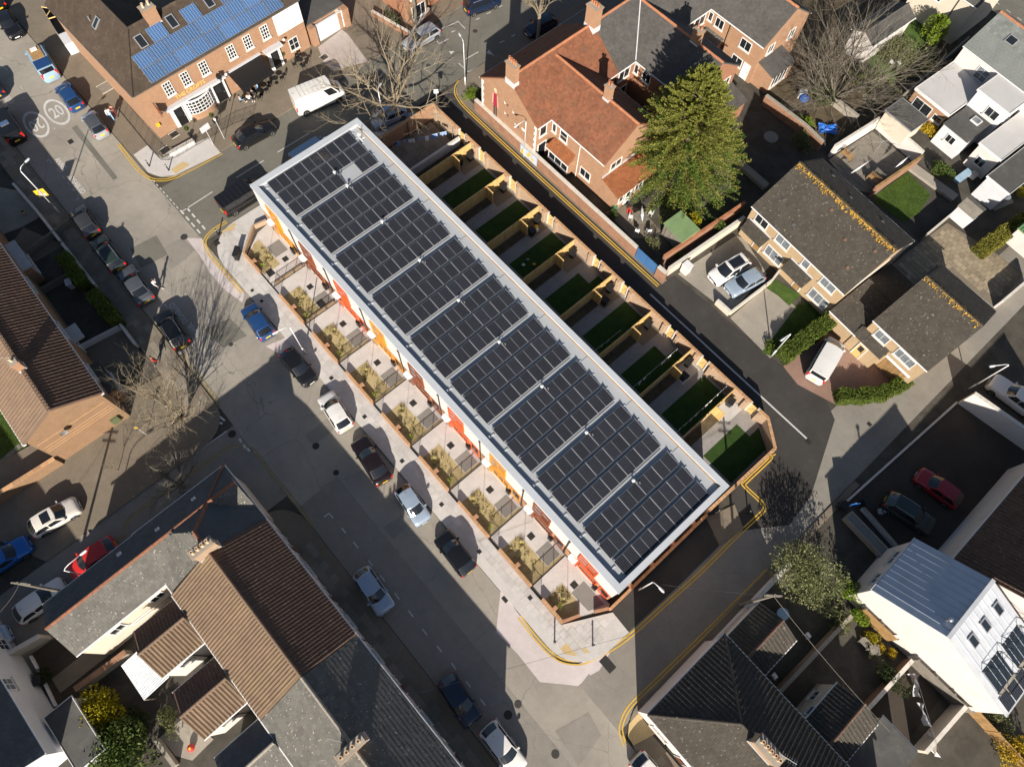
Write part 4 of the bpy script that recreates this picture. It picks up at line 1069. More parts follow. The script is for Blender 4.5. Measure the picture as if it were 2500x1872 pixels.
chimney(R_, 1.95+4.05, -3.4, 7.6, .75, .6, 9.6, 2, 'brick_orange', rot=math.pi/2)
for o in [o for o in R_.children if o.name.startswith('chimney')]: pass
# white quoins at the two corners of the gable wall
for yy, s in ((.22,1),(8.75,-1)):
    mb = MB()
    for i in range(12):
        w_ = .34 if i % 2 else .2
        mb.box(.085, .10, min(yy-.04*s, yy+w_*s), max(yy-.04*s, yy+w_*s), i*.42+.05, i*.42+.42)
    mb.build('quoins', 'upvc', R_)
window(R_, b3.w0, .45, 3.35, 1.0, 1.35, 1, 1)
window(R_, b3.wl, .35, 3.5, .6, 1.2, 1, 1); window(R_, b3.wl, 1.5, 3.4, 1.1, 1.3, 1, 2); window(R_, b3.wl, 4.9, 1.0, 1.5, 1.15, 2, 1)
door(R_, b3.w0, .35, .1, 1.2, 2.2, 'black_metal')
# bay window with tiled roof on the wing
mb = MB(); b3.wl.box(mb, .9, 4.0, 0, .85, .6, 2.2); mb.build('bay_wall', 'brick_orange', R_)
window(R_, WF(b3.wl.P(1.0,.85,0), b3.wl.P(3.9,.85,0)), 0, .75, 2.9, 1.4, 3, 1)
rfb = RF([b3.wl.P(.75,1.15,2.3), b3.wl.P(4.15,1.15,2.3), b3.wl.P(4.0,0,2.95), b3.wl.P(.9,0,2.95)]); o = slab(R_, rfb, 'tile_red_bright', .08, 'bay_roof'); tiles(o, rfb, 'tile_red_bright', .22, .2, seed=8)
gutter(R_, b3.wl.P(.7,1.2,2.3), b3.wl.P(4.2,1.2,2.3))
downpipe(R_, b3.wl, 4.45, 5.1)
# gable end window and lean-to
window(R_, b3.wg, 1.0, 3.3, 1.6, 1.0, 2, 1)
leanto(R_, b3.wg, -.1, 5.6, 2.6, 3.1, 2.3, 'brick_orange', 'tile_red_bright', .24, .22, seed=12)
wl_ = WF(b3.wg.P(0,2.45,0), b3.wg.P(5.5,2.45,0))
window(R_, wl_, .25, 1.1, .7, .9, 1, 1); door(R_, wl_, 1.2, .05, .95, 2.0, 'upvc'); window(R_, wl_, 2.6, 1.1, 1.2, .9, 2, 1)
mb = MB(); b3.wg.box(mb, -.1, 5.6, .0, .12, 3.1, 3.22); mb.build('flashing', 'lead', R_)
# painted lady, butterflies and a small mural: flat paint on the gable wall
mw = WF((.10,8.75), (.10,.22))
plain('mural_red', (.30,.02,.05), .8, .3, 8); plain('mural_skin', (.60,.36,.24), .8, 0); plain('mural_dark', (.03,.03,.035), .8, 0); plain('mural_hair', (.62,.50,.30), .8, 0)
plain('mural_yellow', (.62,.42,.10), .8, .1, 6); plain('mural_sky', (.42,.50,.62), .8, .2, 6)
MUM = ['mural_red','mural_skin','mural_dark','mural_hair','upvc']
def wpoly(pts, mi):
    mu = MB(); mu.face([mw.P(a,.006+.0015*mi,z) for a, z in pts]); mu.build('painted_shape', MUM[mi], R_)
cxm = 2.15
wpoly([(cxm-.28,2.9),(cxm+.3,2.9),(cxm+.36,3.6),(cxm+.5,4.1),(cxm+.28,4.75),(cxm-.22,4.75),(cxm-.5,4.1),(cxm-.32,3.5)], 0)
wpoly([(cxm-.5,3.1),(cxm-.32,3.1),(cxm-.22,4.75),(cxm-.42,4.4)], 1); wpoly([(cxm+.34,3.0),(cxm+.52,3.0),(cxm+.42,4.4),(cxm+.26,4.7)], 1)
wpoly([(cxm-.14,4.75),(cxm+.16,4.75),(cxm+.2,5.2),(cxm+.02,5.4),(cxm-.16,5.2)], 1); wpoly([(cxm+.02,5.05),(cxm+.28,4.9),(cxm+.24,5.35),(cxm+.02,5.48),(cxm-.18,5.3),(cxm-.16,5.1)], 3)
wpoly([(cxm-.24,.7),(cxm-.04,.7),(cxm-.02,2.9),(cxm-.26,2.9)], 2); wpoly([(cxm+.08,.7),(cxm+.28,.7),(cxm+.28,2.9),(cxm+.06,2.9)], 2)
for a, z in ((3.9,4.6),(3.95,3.2),(5.2,4.3),(5.6,2.9)):
    wpoly([(a,z),(a-.35,z+.22),(a-.3,z-.16)], 4); wpoly([(a,z),(a+.32,z+.2),(a+.3,z-.14)], 2)
mb = MB(); mw2 = WF((.10,2.6), (.10,.3))
mb = MB(); mb.face([mw2.P(.2,.008,3.0), mw2.P(.75,.008,3.0), mw2.P(.75,.008,3.35), mw2.P(.2,.008,3.35)]); mb.build('wall_plaque', 'upvc', R_)
b4 = semi(4, 'brick_house', 'slate roofed brick house joined to the red tiled one, mostly behind the conifer', 11.65, 23.6, 14.2, 'slate_dark', 'terracotta', 'brick_red')
chimney(b4.root, b4.a+4.05, -3.9, 7.5, 1.0, .6, 9.5, 2, 'brick_orange', rot=math.pi/2)
window(b4.root, b4.w0, .3, 3.4, 1.7, 1.3, 2, 1); window(b4.root, b4.wl, .2, 3.5, .6, 1.2, 1, 1); window(b4.root, b4.wl, 1.4, 3.4, 1.2, 1.3, 2, 1)
window(b4.root, b4.w0, .5, .9, 1.5, 1.3, 2, 1)
mb = MB(); mb.tube([(b4.a-.05,-.0,5.3),(b4.a+4.0,4.0,8.12)], .07, 5); mb.build('lead_valley', 'lead', b4.root)
leanto(b4.root, b4.wg, 5.0, 7.7, 2.6, 3.0, 2.3, 'brick_red', 'slate_dark', seed=21); window(b4.root, b4.wg, 5.6, 3.4, 1.3, 1.0, 2, 1)
b5 = semi(5, 'brick_house', 'slate roofed brick house with white windows at the top edge, third from the lane mouth', 23.65, 36.0, 26.2, 'slate_dark', 'terracotta', 'brick_orange')
window(b5.root, b5.w0, .2, 3.4, 1.9, 1.3, 2, 1)
for s, z, w_, hh in ((.15,3.6,.6,1.1),(1.2,3.5,1.2,1.2),(5.0,3.3,1.5,1.2)): window(b5.root, b5.wl, s, z, w_, hh, 2 if w_ > 1 else 1, 1)
window(b5.root, b5.wl, 4.7, 1.0, 1.5, 1.1, 2, 1); door(b5.root, b5.wl, 6.4, .05, .95, 2.05, 'upvc', glazed=False)
downpipe(b5.root, b5.wl, 3.2, 5.1, 'black_metal')
leanto(b5.root, b5.wl, .4, 3.0, 1.2, 2.8, 2.4, 'brick_orange', 'slate_grey', seed=31)
window(b5.root, b5.wg, 1.2, 3.3, 1.1, 1.2, 2, 1); leanto(b5.root, b5.wg, .2, 4.2, 2.4, 3.0, 2.4, 'brick_orange', 'felt', seed=33); window(b5.root, b5.wg, 4.8, 3.3, 1.1, 1.2, 2, 1)
wl5 = WF(b5.wg.P(.3,2.25,0), b5.wg.P(4.1,2.25,0)); window(b5.root, wl5, .3, .6, 2.6, 1.6, 4, 1)
# garden wall of the orange house along the lane, with the blue boards near its end
lw = wall_run('lane_wall', 'long old brick wall with pale coping along the lane below the orange house', [T(2.2,25.85), T(27.2,25.75)], 1.55, .34, 'brick_old', 'stone_trim')
mbm = MB(); c0 = LF(V2(T(2.2,25.85)), math.degrees(T_A)-.23)
pt = thing('painted_panel', 'flat blue and yellow painting on the lane wall by the lamp post', 'mural', T(10.0,25.6), T_A)
mb = MB(); mb.box(-.1,2.5,-.02,-.0,.25,1.5); mb.build('board', 'mural_sky', pt)
for xx, zz in ((.35,.9),(1.1,.75),(1.35,1.15),(1.8,.7),(.2,.5)):
    mb = MB(); mb.lathe([(.26,0),(.26,.004)], 14); o = mb.build('yellow_shape', 'mural_yellow', pt); o.location = (xx,-.024,zz); o.rotation_euler = (math.pi/2,0,0)
bg_ = thing('blue_gates', 'pair of faded blue boarded gates in the lane wall', 'gate', T(27.3,25.7), T_A)
for i in range(2):
    mb = MB()
    for j in range(7): mb.box(i*1.35+j*.19+.005, i*1.35+j*.19+.182, -.04, .02, .05, 1.75+RNG.uniform(-.01,.01))
    mb.build('gate_leaf', 'blue_paint', bg_)
wall_run('lane_wall', 'short brick pier between the blue gates and the cream wall', [T(30.1,25.7), T(31.2,25.75)], 1.7, .36, 'brick_old', 'stone_trim')
wall_run('cream_wall', 'long cream rendered wall between the driveway and the shed garden', [g(7,1335,730), g(7,1960,300)], 1.25, .28, 'render_cream', 'stone_trim')
wall_run('garden_wall', 'brick garden wall running up beside the green roofed shed', [g(7,1290,640), g(7,1960,190)], 1.5, .25, 'brick_old', 'terracotta')

# ================================================================ white houses at the right
b6 = house('white_house', 'white rendered house with green grey slate roof and extensions, right edge', (46.71,66.55), -48.7, 20, 8.06, 5.2, 7.55, 'render_white', 'slate_green', 'flat', .46, .36, rmat='terracotta', pieces=300, seed=41, gut='upvc')
R_ = b6.root
skylight(R_, b6.f0, 2.6, 2.6, 1.1, .9)
window(R_, b6.w0, 2.6, 3.0, 1.5, 1.5, 2, 2, gm='glass_pale')
flat_block(R_, .25, 4.75, -6.2, .1, 3.0, 'brick_orange', 'felt_white', fh=.3)
wx = WF((.25,-6.2), (4.75,-6.2)); window(R_, wx, .5, .05, 2.3, 2.2, 2, 1, sill=None, name='patio_door'); window(R_, wx, 3.2, 1.2, 1.2, .8, 2, 1)
flat_block(R_, 5.0, 8.9, -3.4, .1, 5.0, 'render_grey', 'felt_white', name='rear_wing_wall')
flat_block(R_, 5.25, 8.3, -7.4, -3.5, 2.8, 'render_grey', 'felt', fascia=None)
wx = WF((5.25,-7.4), (8.3,-7.4)); window(R_, wx, 1.0, 1.2, 1.1, 1.0, 2, 1)
mb = MB(); mb.box(6.6,7.6,-4.9,-4.0,2.801,2.95); mb.build('rooflight_kerb', 'upvc', R_); mb = MB(); mb.box(6.7,7.5,-4.8,-4.1,2.951,2.97); mb.build('rooflight', 'glass_pale', R_)
wx = WF((8.9,-3.4), (8.9,.1)); window(R_, wx, .8, 3.0, 1.2, 1.2, 2, 1)
wx = WF((5.0,-3.4), (8.9,-3.4)); window(R_, wx, 1.9, 3.2, 1.5, 1.1, 2, 1)
flat_block(R_, 9.4, 12.0, -7.0, -.2, 3.3, 'render_white', 'felt_white')
wx = WF((9.4,-7.0), (12.0,-7.0)); window(R_, wx, .7, 1.0, 1.1, 1.1, 2, 1); wx = WF((12.0,-7.0), (12.0,-.2)); window(R_, wx, 2.0, 1.0, 1.2, 1.1, 2, 1)
flat_block(R_, 12.6, 15.2, -9.5, -.2, 3.0, 'render_grey', 'felt')
# ================================================================ brown concrete tiled semis with lichen on the ridge
def lichen_ridge(root, L, yr, zr, n, seed, k):
    rg = random.Random(seed); mb = MB()
    for i in range(n):
        x = rg.uniform(.05, L-.05); s = rg.choice((-1,1)); d = abs(rg.gauss(0,.22)); r = rg.uniform(.015,.06)
        y = yr+s*d; z = zr-k*d+.075
        p = [(x+math.cos(a)*r*rg.uniform(.6,1.2), y+s*math.sin(a)*r*rg.uniform(.8,2.2)) for a in [j*math.pi/3 for j in range(6)]]
        mb.face([(q[0], q[1], zr-k*abs(q[1]-yr)+.075+rg.uniform(0,.01)) for q in p])
    mb.build('lichen', 'lichen', root, kind='stuff')
b7 = house('brown_house', 'pale brick semi with brown tile roof and lichen along its ridge, facing the driveways', (22.13,43.55), -49.1, 12.24, 9.85, 4.8, 7.68, 'brick_buff', 'tile_concrete', 'flat', .33, .30, rmat='tile_concrete', seed=51)
R_ = b7.root; lichen_ridge(R_, 12.2, 4.92, 7.72, 1300, 5, .584)
for s in (3.55,7.05,9.5): window(R_, b7.w0, s, 3.3, 1.7 if s != 7.05 else .85, 1.15, 2 if s != 7.05 else 1, 1, gm='glass_pale')
window(R_, b7.w0, .7, 3.3, 1.6, 1.15, 2, 1)
for s in (3.3,9.4): window(R_, b7.w0, s, .8, 2.2, 1.4, 3, 1, gm='glass_pale')
for s in (.3,6.0):
    o = slab(R_, RF([b7.w0.P(s,1.2,2.45), b7.w0.P(s+2.85,1.2,2.45), b7.w0.P(s+2.85,0,2.95), b7.w0.P(s,0,2.95)]), 'tile_concrete', .1, 'porch_roof')
    tiles(o, RF([b7.w0.P(s,1.2,2.46), b7.w0.P(s+2.85,1.2,2.46), b7.w0.P(s+2.85,0,2.96), b7.w0.P(s,0,2.96)]), 'tile_concrete', .33, .3, seed=5)
    mb = MB(); b7.w0.box(mb, s, s+2.85, 0, .06, 2.97, 3.12); mb.build('flashing', 'lead', R_)
    door(R_, b7.w0, s+1.6, .1, .95, 2.1, 'timber_old', glazed=True); window(R_, b7.w0, s+.5, 1.1, .8, 1.0, 1, 1)
for s, t in ((1.6,2.2),(4.0,1.2),(5.4,4.4),(8.3,3.3),(10.4,1.7),(10.9,4.3),(7.2,5.2)): roof_vent_tile(R_, b7.f0, s, t, 'slate_blue' if s < 4.5 else 'tile_dusky')
for s, t in ((3,2),(6.6,3.0),(9.6,1.6)): roof_vent_tile(R_, b7.f2, s, t)
mb = MB(); mb.obox((12.24,0,4.8), Vector((0,1,0)), Vector((1,0,0)), EZ, 0, 9.85, -.1, -.02, -.3, -.05); mb.build('bargeboard', 'upvc', R_)
b8 = house('brown_house', 'smaller brown tiled pale brick house with garage by the white van', (32.46,31.83), -48.4, 6.36, 9.85, 4.8, 7.62, 'brick_buff', 'tile_concrete', 'flat', .33, .30, rmat='tile_concrete', seed=55)
R_ = b8.root; lichen_ridge(R_, 6.3, 4.92, 7.66, 380, 6, .573)
window(R_, b8.w0, .8, 3.1, 1.4, 1.2, 2, 1, gm='glass_pale'); window(R_, b8.w0, 3.2, 3.1, 2.0, 1.2, 3, 1, gm='glass_pale')
gdr = MB()
for i in range(8): b8.w0.box(gdr, 3.2+i*.30, 3.2+i*.30+.28, .0, .05, .1, 2.1)
gdr.build('garage_door', 'timber_old', R_)
mb = MB(); b8.w0.box(mb, 3.0, 5.8, .05, .12, 2.15, 2.45); mb.build('garage_lintel', 'upvc', R_)
lk = house('link_building', 'low brown tiled link between the two pale brick houses', tuple(LF((22.13,43.55),-49.1)(12.3,-.6))[:2], -49.1, 3.35, 8.8, 2.5, 3.9, 'brick_buff', 'tile_concrete', 'flat', .33, .30, rmat='tile_concrete', seed=57, cat='building')
leanto(b8.root, b8.w0, -.4, 2.9, 1.0, 3.0, 2.5, 'brick_buff', 'tile_concrete', .33, .3, seed=58)
door(b8.root, WF(b8.w0.P(-.3,.86,0), b8.w0.P(2.8,.86,0)), .9, .05, 1.0, 2.1, 'timber', glazed=True)

# ================================================================ zinc roofed house and its neighbours, lower right
zO = (37.87,-.52)
b9 = house('zinc_roof_house', 'tall white gabled house with blue grey metal roof and roof terraces', zO, 46.4, 5.9, 12.1, 5.0, 8.05, 'render_white', 'zinc_pale', 'plain', .6, 30, yr=7.2, rm2='zinc_blue', gut='lead', ov=.08, vg=.1)  # sun and shade in the colours: pale lit slope, blue slope facing away
R_ = b9.root
for o in list(R_.children):
    if o.name.startswith('roof'):
        for c in list(o.children): bpy.data.objects.remove(c)
for f, m_, st in ((b9.f2,'zinc_blue',.62),(b9.f0,'zinc_pale',.62)):
    n = int(5.9/st); Ls = f.st(f.pts[-1])[1]
    for i in range(1, n+1):
        mb = MB(); mb.obox(f.P(5.9*i/(n+1),0), f.e, f.u, f.n, -.018, .018, 0, Ls, 0, .05); mb.build('standing_seam', 'zinc_blue', R_)
mb = MB(); mb.box(-.05,5.95,7.05,7.35,8.0,8.12); mb.build('ridge_cap', 'zinc_pale', R_)
mb = MB(); mb.lathe([(.09,0),(.09,.5),(.17,.52),(.17,.62),(.05,.68)], 12, (1.0,7.9,7.8)); mb.build('flue', 'steel', R_)
for s in (1.1,2.7,4.4): skylight(R_, b9.f0, s, 5.6, .72, 1.0)
for s in (.55,3.2):
    f = b9.f0; t0 = 1.7
    mb = MB(); mb.obox(f.P(s,t0), f.e, f.u, f.n, 0, 2.1, 0, 2.2, .0, .04); o = mb.build('terrace_well', 'glass', R_)
    mb = MB()
    for a in (0, 2.05): mb.tube([f.P(s+a,t0,.0), f.P(s+a,t0,.0)+EZ*1.35], .03, 5); mb.tube([f.P(s+a,t0+2.2,.0), f.P(s+a,t0+2.2,.0)+EZ*.5], .03, 5); mb.tube([f.P(s+a,t0,.0)+EZ*1.35, f.P(s+a,t0+2.2,0)+EZ*.5], .03, 5)
    mb.tube([f.P(s,t0,0)+EZ*1.35, f.P(s+2.05,t0,0)+EZ*1.35], .03, 5); mb.tube([f.P(s,t0+2.2,0)+EZ*.5, f.P(s+2.05,t0+2.2,0)+EZ*.5], .03, 5)
    mb.tube([f.P(s,t0,0)+EZ*1.3, f.P(s+2.05,t0+2.2,0)+EZ*.5], .02, 4); mb.tube([f.P(s+2.05,t0,0)+EZ*1.3, f.P(s,t0+2.2,0)+EZ*.5], .02, 4)
    mb.build('terrace_frame', 'black_metal', R_)
    mb = MB(); mb.obox(f.P(s,t0-.9), f.e, f.u, f.n, 0, 2.1, 0, .9, .02, .06); mb.build('terrace_deck', 'timber_grey', R_)
pz = panel_mesh(1.0, 1.35, 'pv_black')
for i in range(5):
    put(pz, 'solar_panel', R_, loc=b9.f0.P(.3+i*1.08+1.0, .1, .07), rot=Matrix((b9.f0.u, -b9.f0.e, b9.f0.n)).transposed().to_euler())
w9 = b9.w3
window(R_, WF((5.8,12.02),(.1,12.02)), 1.0, 3.2, 1.6, .9, 2, 1); window(R_, WF((5.8,12.02),(.1,12.02)), 3.6, 3.2, 1.2, .9, 2, 1)
b13 = house('tiled_house', 'dusky tiled house with a long white gutter beside the brown car park', (45.5,20.3), 225.4, 13.6, 9.0, 5.0, 8.0, 'render_white', 'tile_dusky', 'rib', .33, .36, rmat='tile_dusky', seed=61)
wall_run('white_wall', 'tall white wall at the back of the brown car park', [g(12,1655,215), g(12,2208,605), g(12,2500,810)], 2.4, .3, 'render_white', 'stone_trim')
wall_run('kerb_wall', 'low kerb wall between the road and the brown car park', [g(12,715,1045), g(12,1640,215)], .14, .18, 'stone_trim')
# ================================================================ hipped corner house and its wings, bottom right
b10 = house('corner_house', 'hipped corner house with dark ribbed tiles, white walls and a chimney', (11.39,-2.1), -44.9, 17, 8.3, 5.5, 8.0, 'render_white', 'tile_concrete', 'rib', .34, .36, hip0=4.25, rmat='tile_concrete', seed=65, rm2='tile_concrete', style0='flat')
R_ = b10.root
for o in list(R_.children): pass
chimney(R_, 6.2, 4.1, 7.4, 1.9, .8, 9.3, 5, 'brick_garden', 'clay_pale', rot=0)
aerial(R_, (7.3,4.6,8.3), 1.3, .3); aerial(R_, (8.4,3.6,8.1), 1.1, .5)
for s in (1.4,5.0,8.2): window(R_, b10.w0, s, 3.2, 1.2, 1.4, 2, 1)
window(R_, b10.w0, 1.2, .9, 1.6, 1.4, 2, 1); door(R_, b10.w0, 4.0, .05, .95, 2.1, 'frame_rust')
f10 = LF((11.39,-2.1), -44.9)
def wing(name, label, F, x0, x1, y0, y1, ze, zr, wm, rm, ang, style='rib', seed=1, tw=.33, th=.36, rm2=None, rmat='tile_dusky', cat='house extension'):
    """gabled rear wing with ridge along the y direction of frame F"""
    o = F(x1, y0); W = x1-x0; L = y1-y0
    h = house(name, label, V2(o), ang+90, L, W, ze, zr, wm, rm, style, tw, th, rmat=rmat, seed=seed, cat=cat, rm2=rm2, ov=.12, vg=.06)
    return h
wg1 = wing('rear_wing', 'small brown tiled rear wing behind the hipped corner house, nearest the road', f10, .6, 4.3, 8.4, 12.7, 3.6, 4.7, 'render_cream', 'tile_concrete', -44.9, seed=71)
wg2 = wing('rear_wing', 'brown tiled rear wing of the corner house beside the dark yard', f10, 8.3, 12.0, 8.3, 12.6, 4.0, 5.1, 'render_cream', 'tile_concrete', -44.9, seed=73)
window(wg2.root, wg2.w2, .8, 1.0, 1.0, 1.1, 2, 1); window(wg2.root, wg2.w2, 2.3, 2.6, .9, .9, 1, 1)
fb = thing('flat_outbuilding', 'black felt flat roofed outbuilding with a white gutter, bottom edge', 'outbuilding', f10(12.2,9.0), math.radians(-44.9))
flat_block(fb, .3, 3.4, .2, 4.6, 2.8, 'render_cream', 'felt', fascia=None); gutter(fb, (.2,4.8,2.75), (3.5,4.8,2.75))
wall_run('yard_wall', 'rust topped brick wall of the dark yard by the shrubs', [f10(11.9,13.6), f10(12.1,19.4)], 1.2, .25, 'brick_old', 'stone_trim')
wall_run('yard_wall', 'mossy wall between the two small yards behind the corner house', [f10(6.5,9.4), f10(6.7,18.4)], 1.2, .25, 'brick_garden', 'concrete_old')
wall_run('yard_wall', 'cream wall at the lower side of the dark yard', [f10(16.5,14.5), f10(16.7,19.6)], 1.8, .25, 'render_cream', 'stone_trim')
wall_run('yard_wall', 'low wall beside the double yellow lines near the leafy tree', [T(57.4,4.2), T(57.4,13.5)], 1.3, .25, 'render_grey', 'stone_trim')
# ================================================================ lower left terrace: slate corner, brown tiles, slate
f11 = LF((-22.82,14.04), -43.9)
A11 = -43.9
# frame with y to the left of travel; the row lies to the right, so build it from the far end backwards
def row_house(name, label, x0, x1, rm, style, tw, th, seed, rmat, wm='render_white', hipL=0.0, rm2=None, pieces=0, thick=.028, ze=5.6):
    o = f11(x1, 0)
    return house(name, label, V2(o), A11+180, x1-x0, 8.4, ze, 8.1, wm, rm, style, tw, th, hip1=hipL, rmat=rmat, seed=seed, rm2=rm2, pieces=pieces, thick=thick)
b11a = row_house('slate_corner_house', 'grey slate corner house with a red hip and a chimney, by the side street', 0, 5.95, 'slate_blue', 'flat', .40, .34, 81, None, hipL=4.2, rm2='slate_grey', pieces=150, ze=5.25, thick=.018)  # street slopes take darker slate as shade, the rear slope a lit grey
ridge(b11a.root, (5.95,0,5.25), (1.75,4.2,8.1), 'ridge_dark'); ridge(b11a.root, (0,4.2,8.1), (1.75,4.2,8.1), 'ridge_dark')
chimney(b11a.root, -.0, 4.2, 7.3, .6, 1.7, 9.3, 4, 'brick_garden', 'clay_pale', rot=0)
aerial(b11a.root, (.3,4.6,8.6), 1.6, .2, 2)
b11b = row_house('brown_tiled_house', 'brown pantiled terraced house, its ridge between light and dark slopes', 6.0, 17.5, 'tile_dusky', 'roll', .27, .34, 83, 'tile_blush', rm2='tile_brown')  # light put into the colours: shaded street slope dusky, sunlit rear slope brown
b11c = row_house('slate_house', 'mossy grey slate terraced house with a four pot chimney, bottom edge', 17.55, 34, 'slate_grey', 'flat', .40, .32, 85, 'concrete_old', pieces=300, rm2='slate_grey', thick=.016)
chimney(b11c.root, 34-23.4, 4.2, 7.3, .6, 2.0, 9.1, 4, 'brick_garden', 'clay_pale', rot=0)
aerial(b11c.root, (34-22.3,4.6,8.2), 1.3, .6, 3)
for h_, xs in ((b11b, (1.0,3.6,6.4,9.0)), (b11c, (1.0,4.5,8.0,11.0,14.0))):
    for s in xs:
        window(h_.root, h_.w0, s, 3.1, 1.2, 1.5, 2, 1, gm='glass_pale', sill='stone_trim')
    for s in xs[::2]: window(h_.root, h_.w0, s, .8, 1.4, 1.5, 2, 1)
    for s in xs[1::2]: door(h_.root, h_.w0, s, .1, .95, 2.1, 'frame_rust')
    for s in xs: downpipe(h_.root, h_.w0, s+1.75, 5.1)
for s in (2.2,7.4): sat_dish(b11b.root, b11b.w0, s, 4.6)
for s in (3.0,6.6,12.0): sat_dish(b11c.root, b11c.w0, s, 4.6)
# range along the side street
rs = house('slate_side_range', 'long low slate range with a red ridge along the side street', V2(f11(0.02,0)), -133.6, 16, 4.8, 5.2, 6.9, 'render_cream', 'slate_blue', 'flat', .40, .32, rmat='ridge_dark', seed=87, rm2='slate_grey', pieces=0)  # darker slate paints the unlit street side, paler slate the sunlit side
ws_ = rs.w2
for s in (2.0,5.5): window(rs.root, ws_, s, 2.9, 1.1, 1.2, 2, 1)
mb = MB(); mb.tube([rs.w2.P(3.0,.08,2.6), rs.w2.P(11,.08,2.6)], .05, 6); mb.tube([rs.w2.P(3.2,.08,2.2), rs.w2.P(8,.08,1.6)], .04, 6); mb.build('waste_pipe', 'upvc', rs.root)
for s, t in ((3.0,1.2),(6.3,1.5),(9.5,.9)): skylight(rs.root, rs.f0, s, t, .35, .3, 'upvc', 'glass_pale', 'vent_light')
for s, t in ((4.0,1.4),(5.4,.6)): skylight(rs.root, rs.f2, 16-s-1, t, .5, .4, 'slate_grey', 'slate_grey', 'slate_patch')
wgA = wing('rear_wing', 'brown pantiled rear wing over the white lean-to, upper of the two', f11, 6.05, 10.15, -12.4, -8.55, 4.5, 5.9, 'render_white', 'tile_brown', A11, 'roll', 91, .27, .32, rm2='tile_dusky', rmat='tile_blush')  # brown paints the sunlit slope of this roof, dusky its shaded slope
wgB = wing('rear_wing', 'mossy brown pantiled rear wing beside the paved yard, lower of the two', f11, 11.6, 15.65, -12.4, -8.6, 4.5, 5.9, 'render_white', 'tile_brown', A11, 'roll', 93, .27, .32, rm2='tile_dusky', rmat='tile_blush')  # one roof in two tones: sunlit brown, shade painted as dusky
wgC = wing('rear_wing', 'dark slate rear wing at the bottom edge of the terrace', f11, 17.2, 21.4, -12.5, -8.5, 4.5, 5.9, 'render_cream', 'slate_grey', A11, 'flat', 95, .4, .32, rm2='slate_blue', rmat='concrete_old')  # grey slate for the lit slope, blue slate painted in for shade
for w_ in (wgA, wgB):
    window(w_.root, w_.w0, .9, 2.4, 1.0, 1.1, 1, 1); mb = MB(); mb.tube([w_.w0.P(2.2,.07,0), w_.w0.P(2.2,.07,3.9), w_.w0.P(3.4,.07,4.2)], .045, 6); mb.build('waste_pipe', 'black_metal', w_.root)
    mb = MB(); mb.obox((-.05,0,4.5), Vector((0,1,0)), Vector((1,0,0)), EZ, 0, 4.05, -.03, .03, -.1, .06); 
# clear corrugated lean-to behind the upper wing
plain('poly_sheet', (.42,.45,.48), .15, .25, 2.5, spec=.8)
lt = thing('plastic_lean_to', 'grey translucent corrugated lean-to at the end of the upper brown wing', 'lean-to', f11(6.6,-15.0), math.radians(A11))
mb = MB()
for i in range(22):
    x = i*.15; z = 2.1
    mb.face([(x,0,2.0),(x+.075,0,2.06),(x+.075,2.4,2.5),(x,2.4,2.44)]); mb.face([(x+.075,0,2.06),(x+.15,0,2.0),(x+.15,2.4,2.44),(x+.075,2.4,2.5)])
mb.build('corrugated_roof', 'poly_sheet', lt)
mb = MB()
for x in (0,1.1,2.2,3.3): mb.box(x-.04,x+.04,0,.08,0,2.0)
mb.build('posts', 'timber_grey', lt)
# pale house and outbuilding, bottom left corner
b0 = house('pale_green_house', 'pale rendered house with a dark tiled roof, bottom left corner', V2(f11(9.1,-20.85)), A11+180, 16, 8.0, 5.0, 7.9, 'render_grey', 'slate_blue', 'flat', .4, .36, rmat='slate_blue', seed=97)
window(b0.root, b0.w0, 5.6, 3.2, 1.1, 1.3, 2, 2, gm='glass_pale'); window(b0.root, b0.w0, 9.4, 1.0, 1.1, 1.3, 2, 2)
ob = thing('flat_outbuilding', 'dark felt roofed outbuilding beside the yellow conifer', 'outbuilding', f11(6.3,-20.8), math.radians(A11))
flat_block(ob, .05, 4.6, .15, 2.1, 2.7, 'render_grey', 'felt', fascia='upvc', fh=.12)
# ================================================================ left house with ribbed tiles
plain('olive_box', (.10,.12,.06), .6, 0)
b12 = house('gable_house', 'orange brick gabled house with ribbed brown tiles facing the side street', (-34.03,19.36), 134.4, 30, 7.0, 5.5, 7.5, 'brick_tan', 'tile_dusky', 'rib', .34, .38, rmat='tile_blush', seed=99, rm2='tile_blush')  # sun and shade coloured in: dusky shaded slope, blush lit slope
R_ = b12.root
chimney(R_, 4.9, 3.5, 7.2, .7, .6, 8.7, 1, 'brick_orange', 'clay_pale')
aerial(R_, (5.5,3.9,7.6), 1.3, .8, 2)
for s in (2.6,8.0,14.0): window(R_, b12.w0, s, 3.3, 2.2, 1.3, 3, 1)
for (s0,s1) in ((1.5,4.95),(17.7,21.4)):
    mb = MB(); b12.w0.box(mb, s0+.1, s1-.1, 0, .75, 0, 2.5); mb.build('bay_wall', 'brick_orange', R_); mb = MB(); b12.w0.box(mb, s0, s1, .0, .95, 2.505, 2.68); mb.build('bay_roof', 'zinc_pale' if s0 > 10 else 'felt', R_)
    window(R_, WF(b12.w0.P(s0+.3,.75,0), b12.w0.P(s1-.3,.75,0)), .2, .8, s1-s0-1.0, 1.4, 3, 1)
mb = MB(); b12.w0.box(mb, 7.9, 9.7, .0, 1.1, 2.5, 2.62); mb.build('porch_canopy', 'felt_white', R_)
door(R_, b12.w0, 8.2, .1, .95, 2.1, 'upvc')
for zz in (2.55,2.9,3.3,4.2):
    mb = MB(); b12.w3.box(mb, .2, 6.3, 0, .015, zz, zz+.05); mb.build('brick_course', 'coping_brick', R_)
sat_dish(R_, b12.w3, 2.4, 4.3)
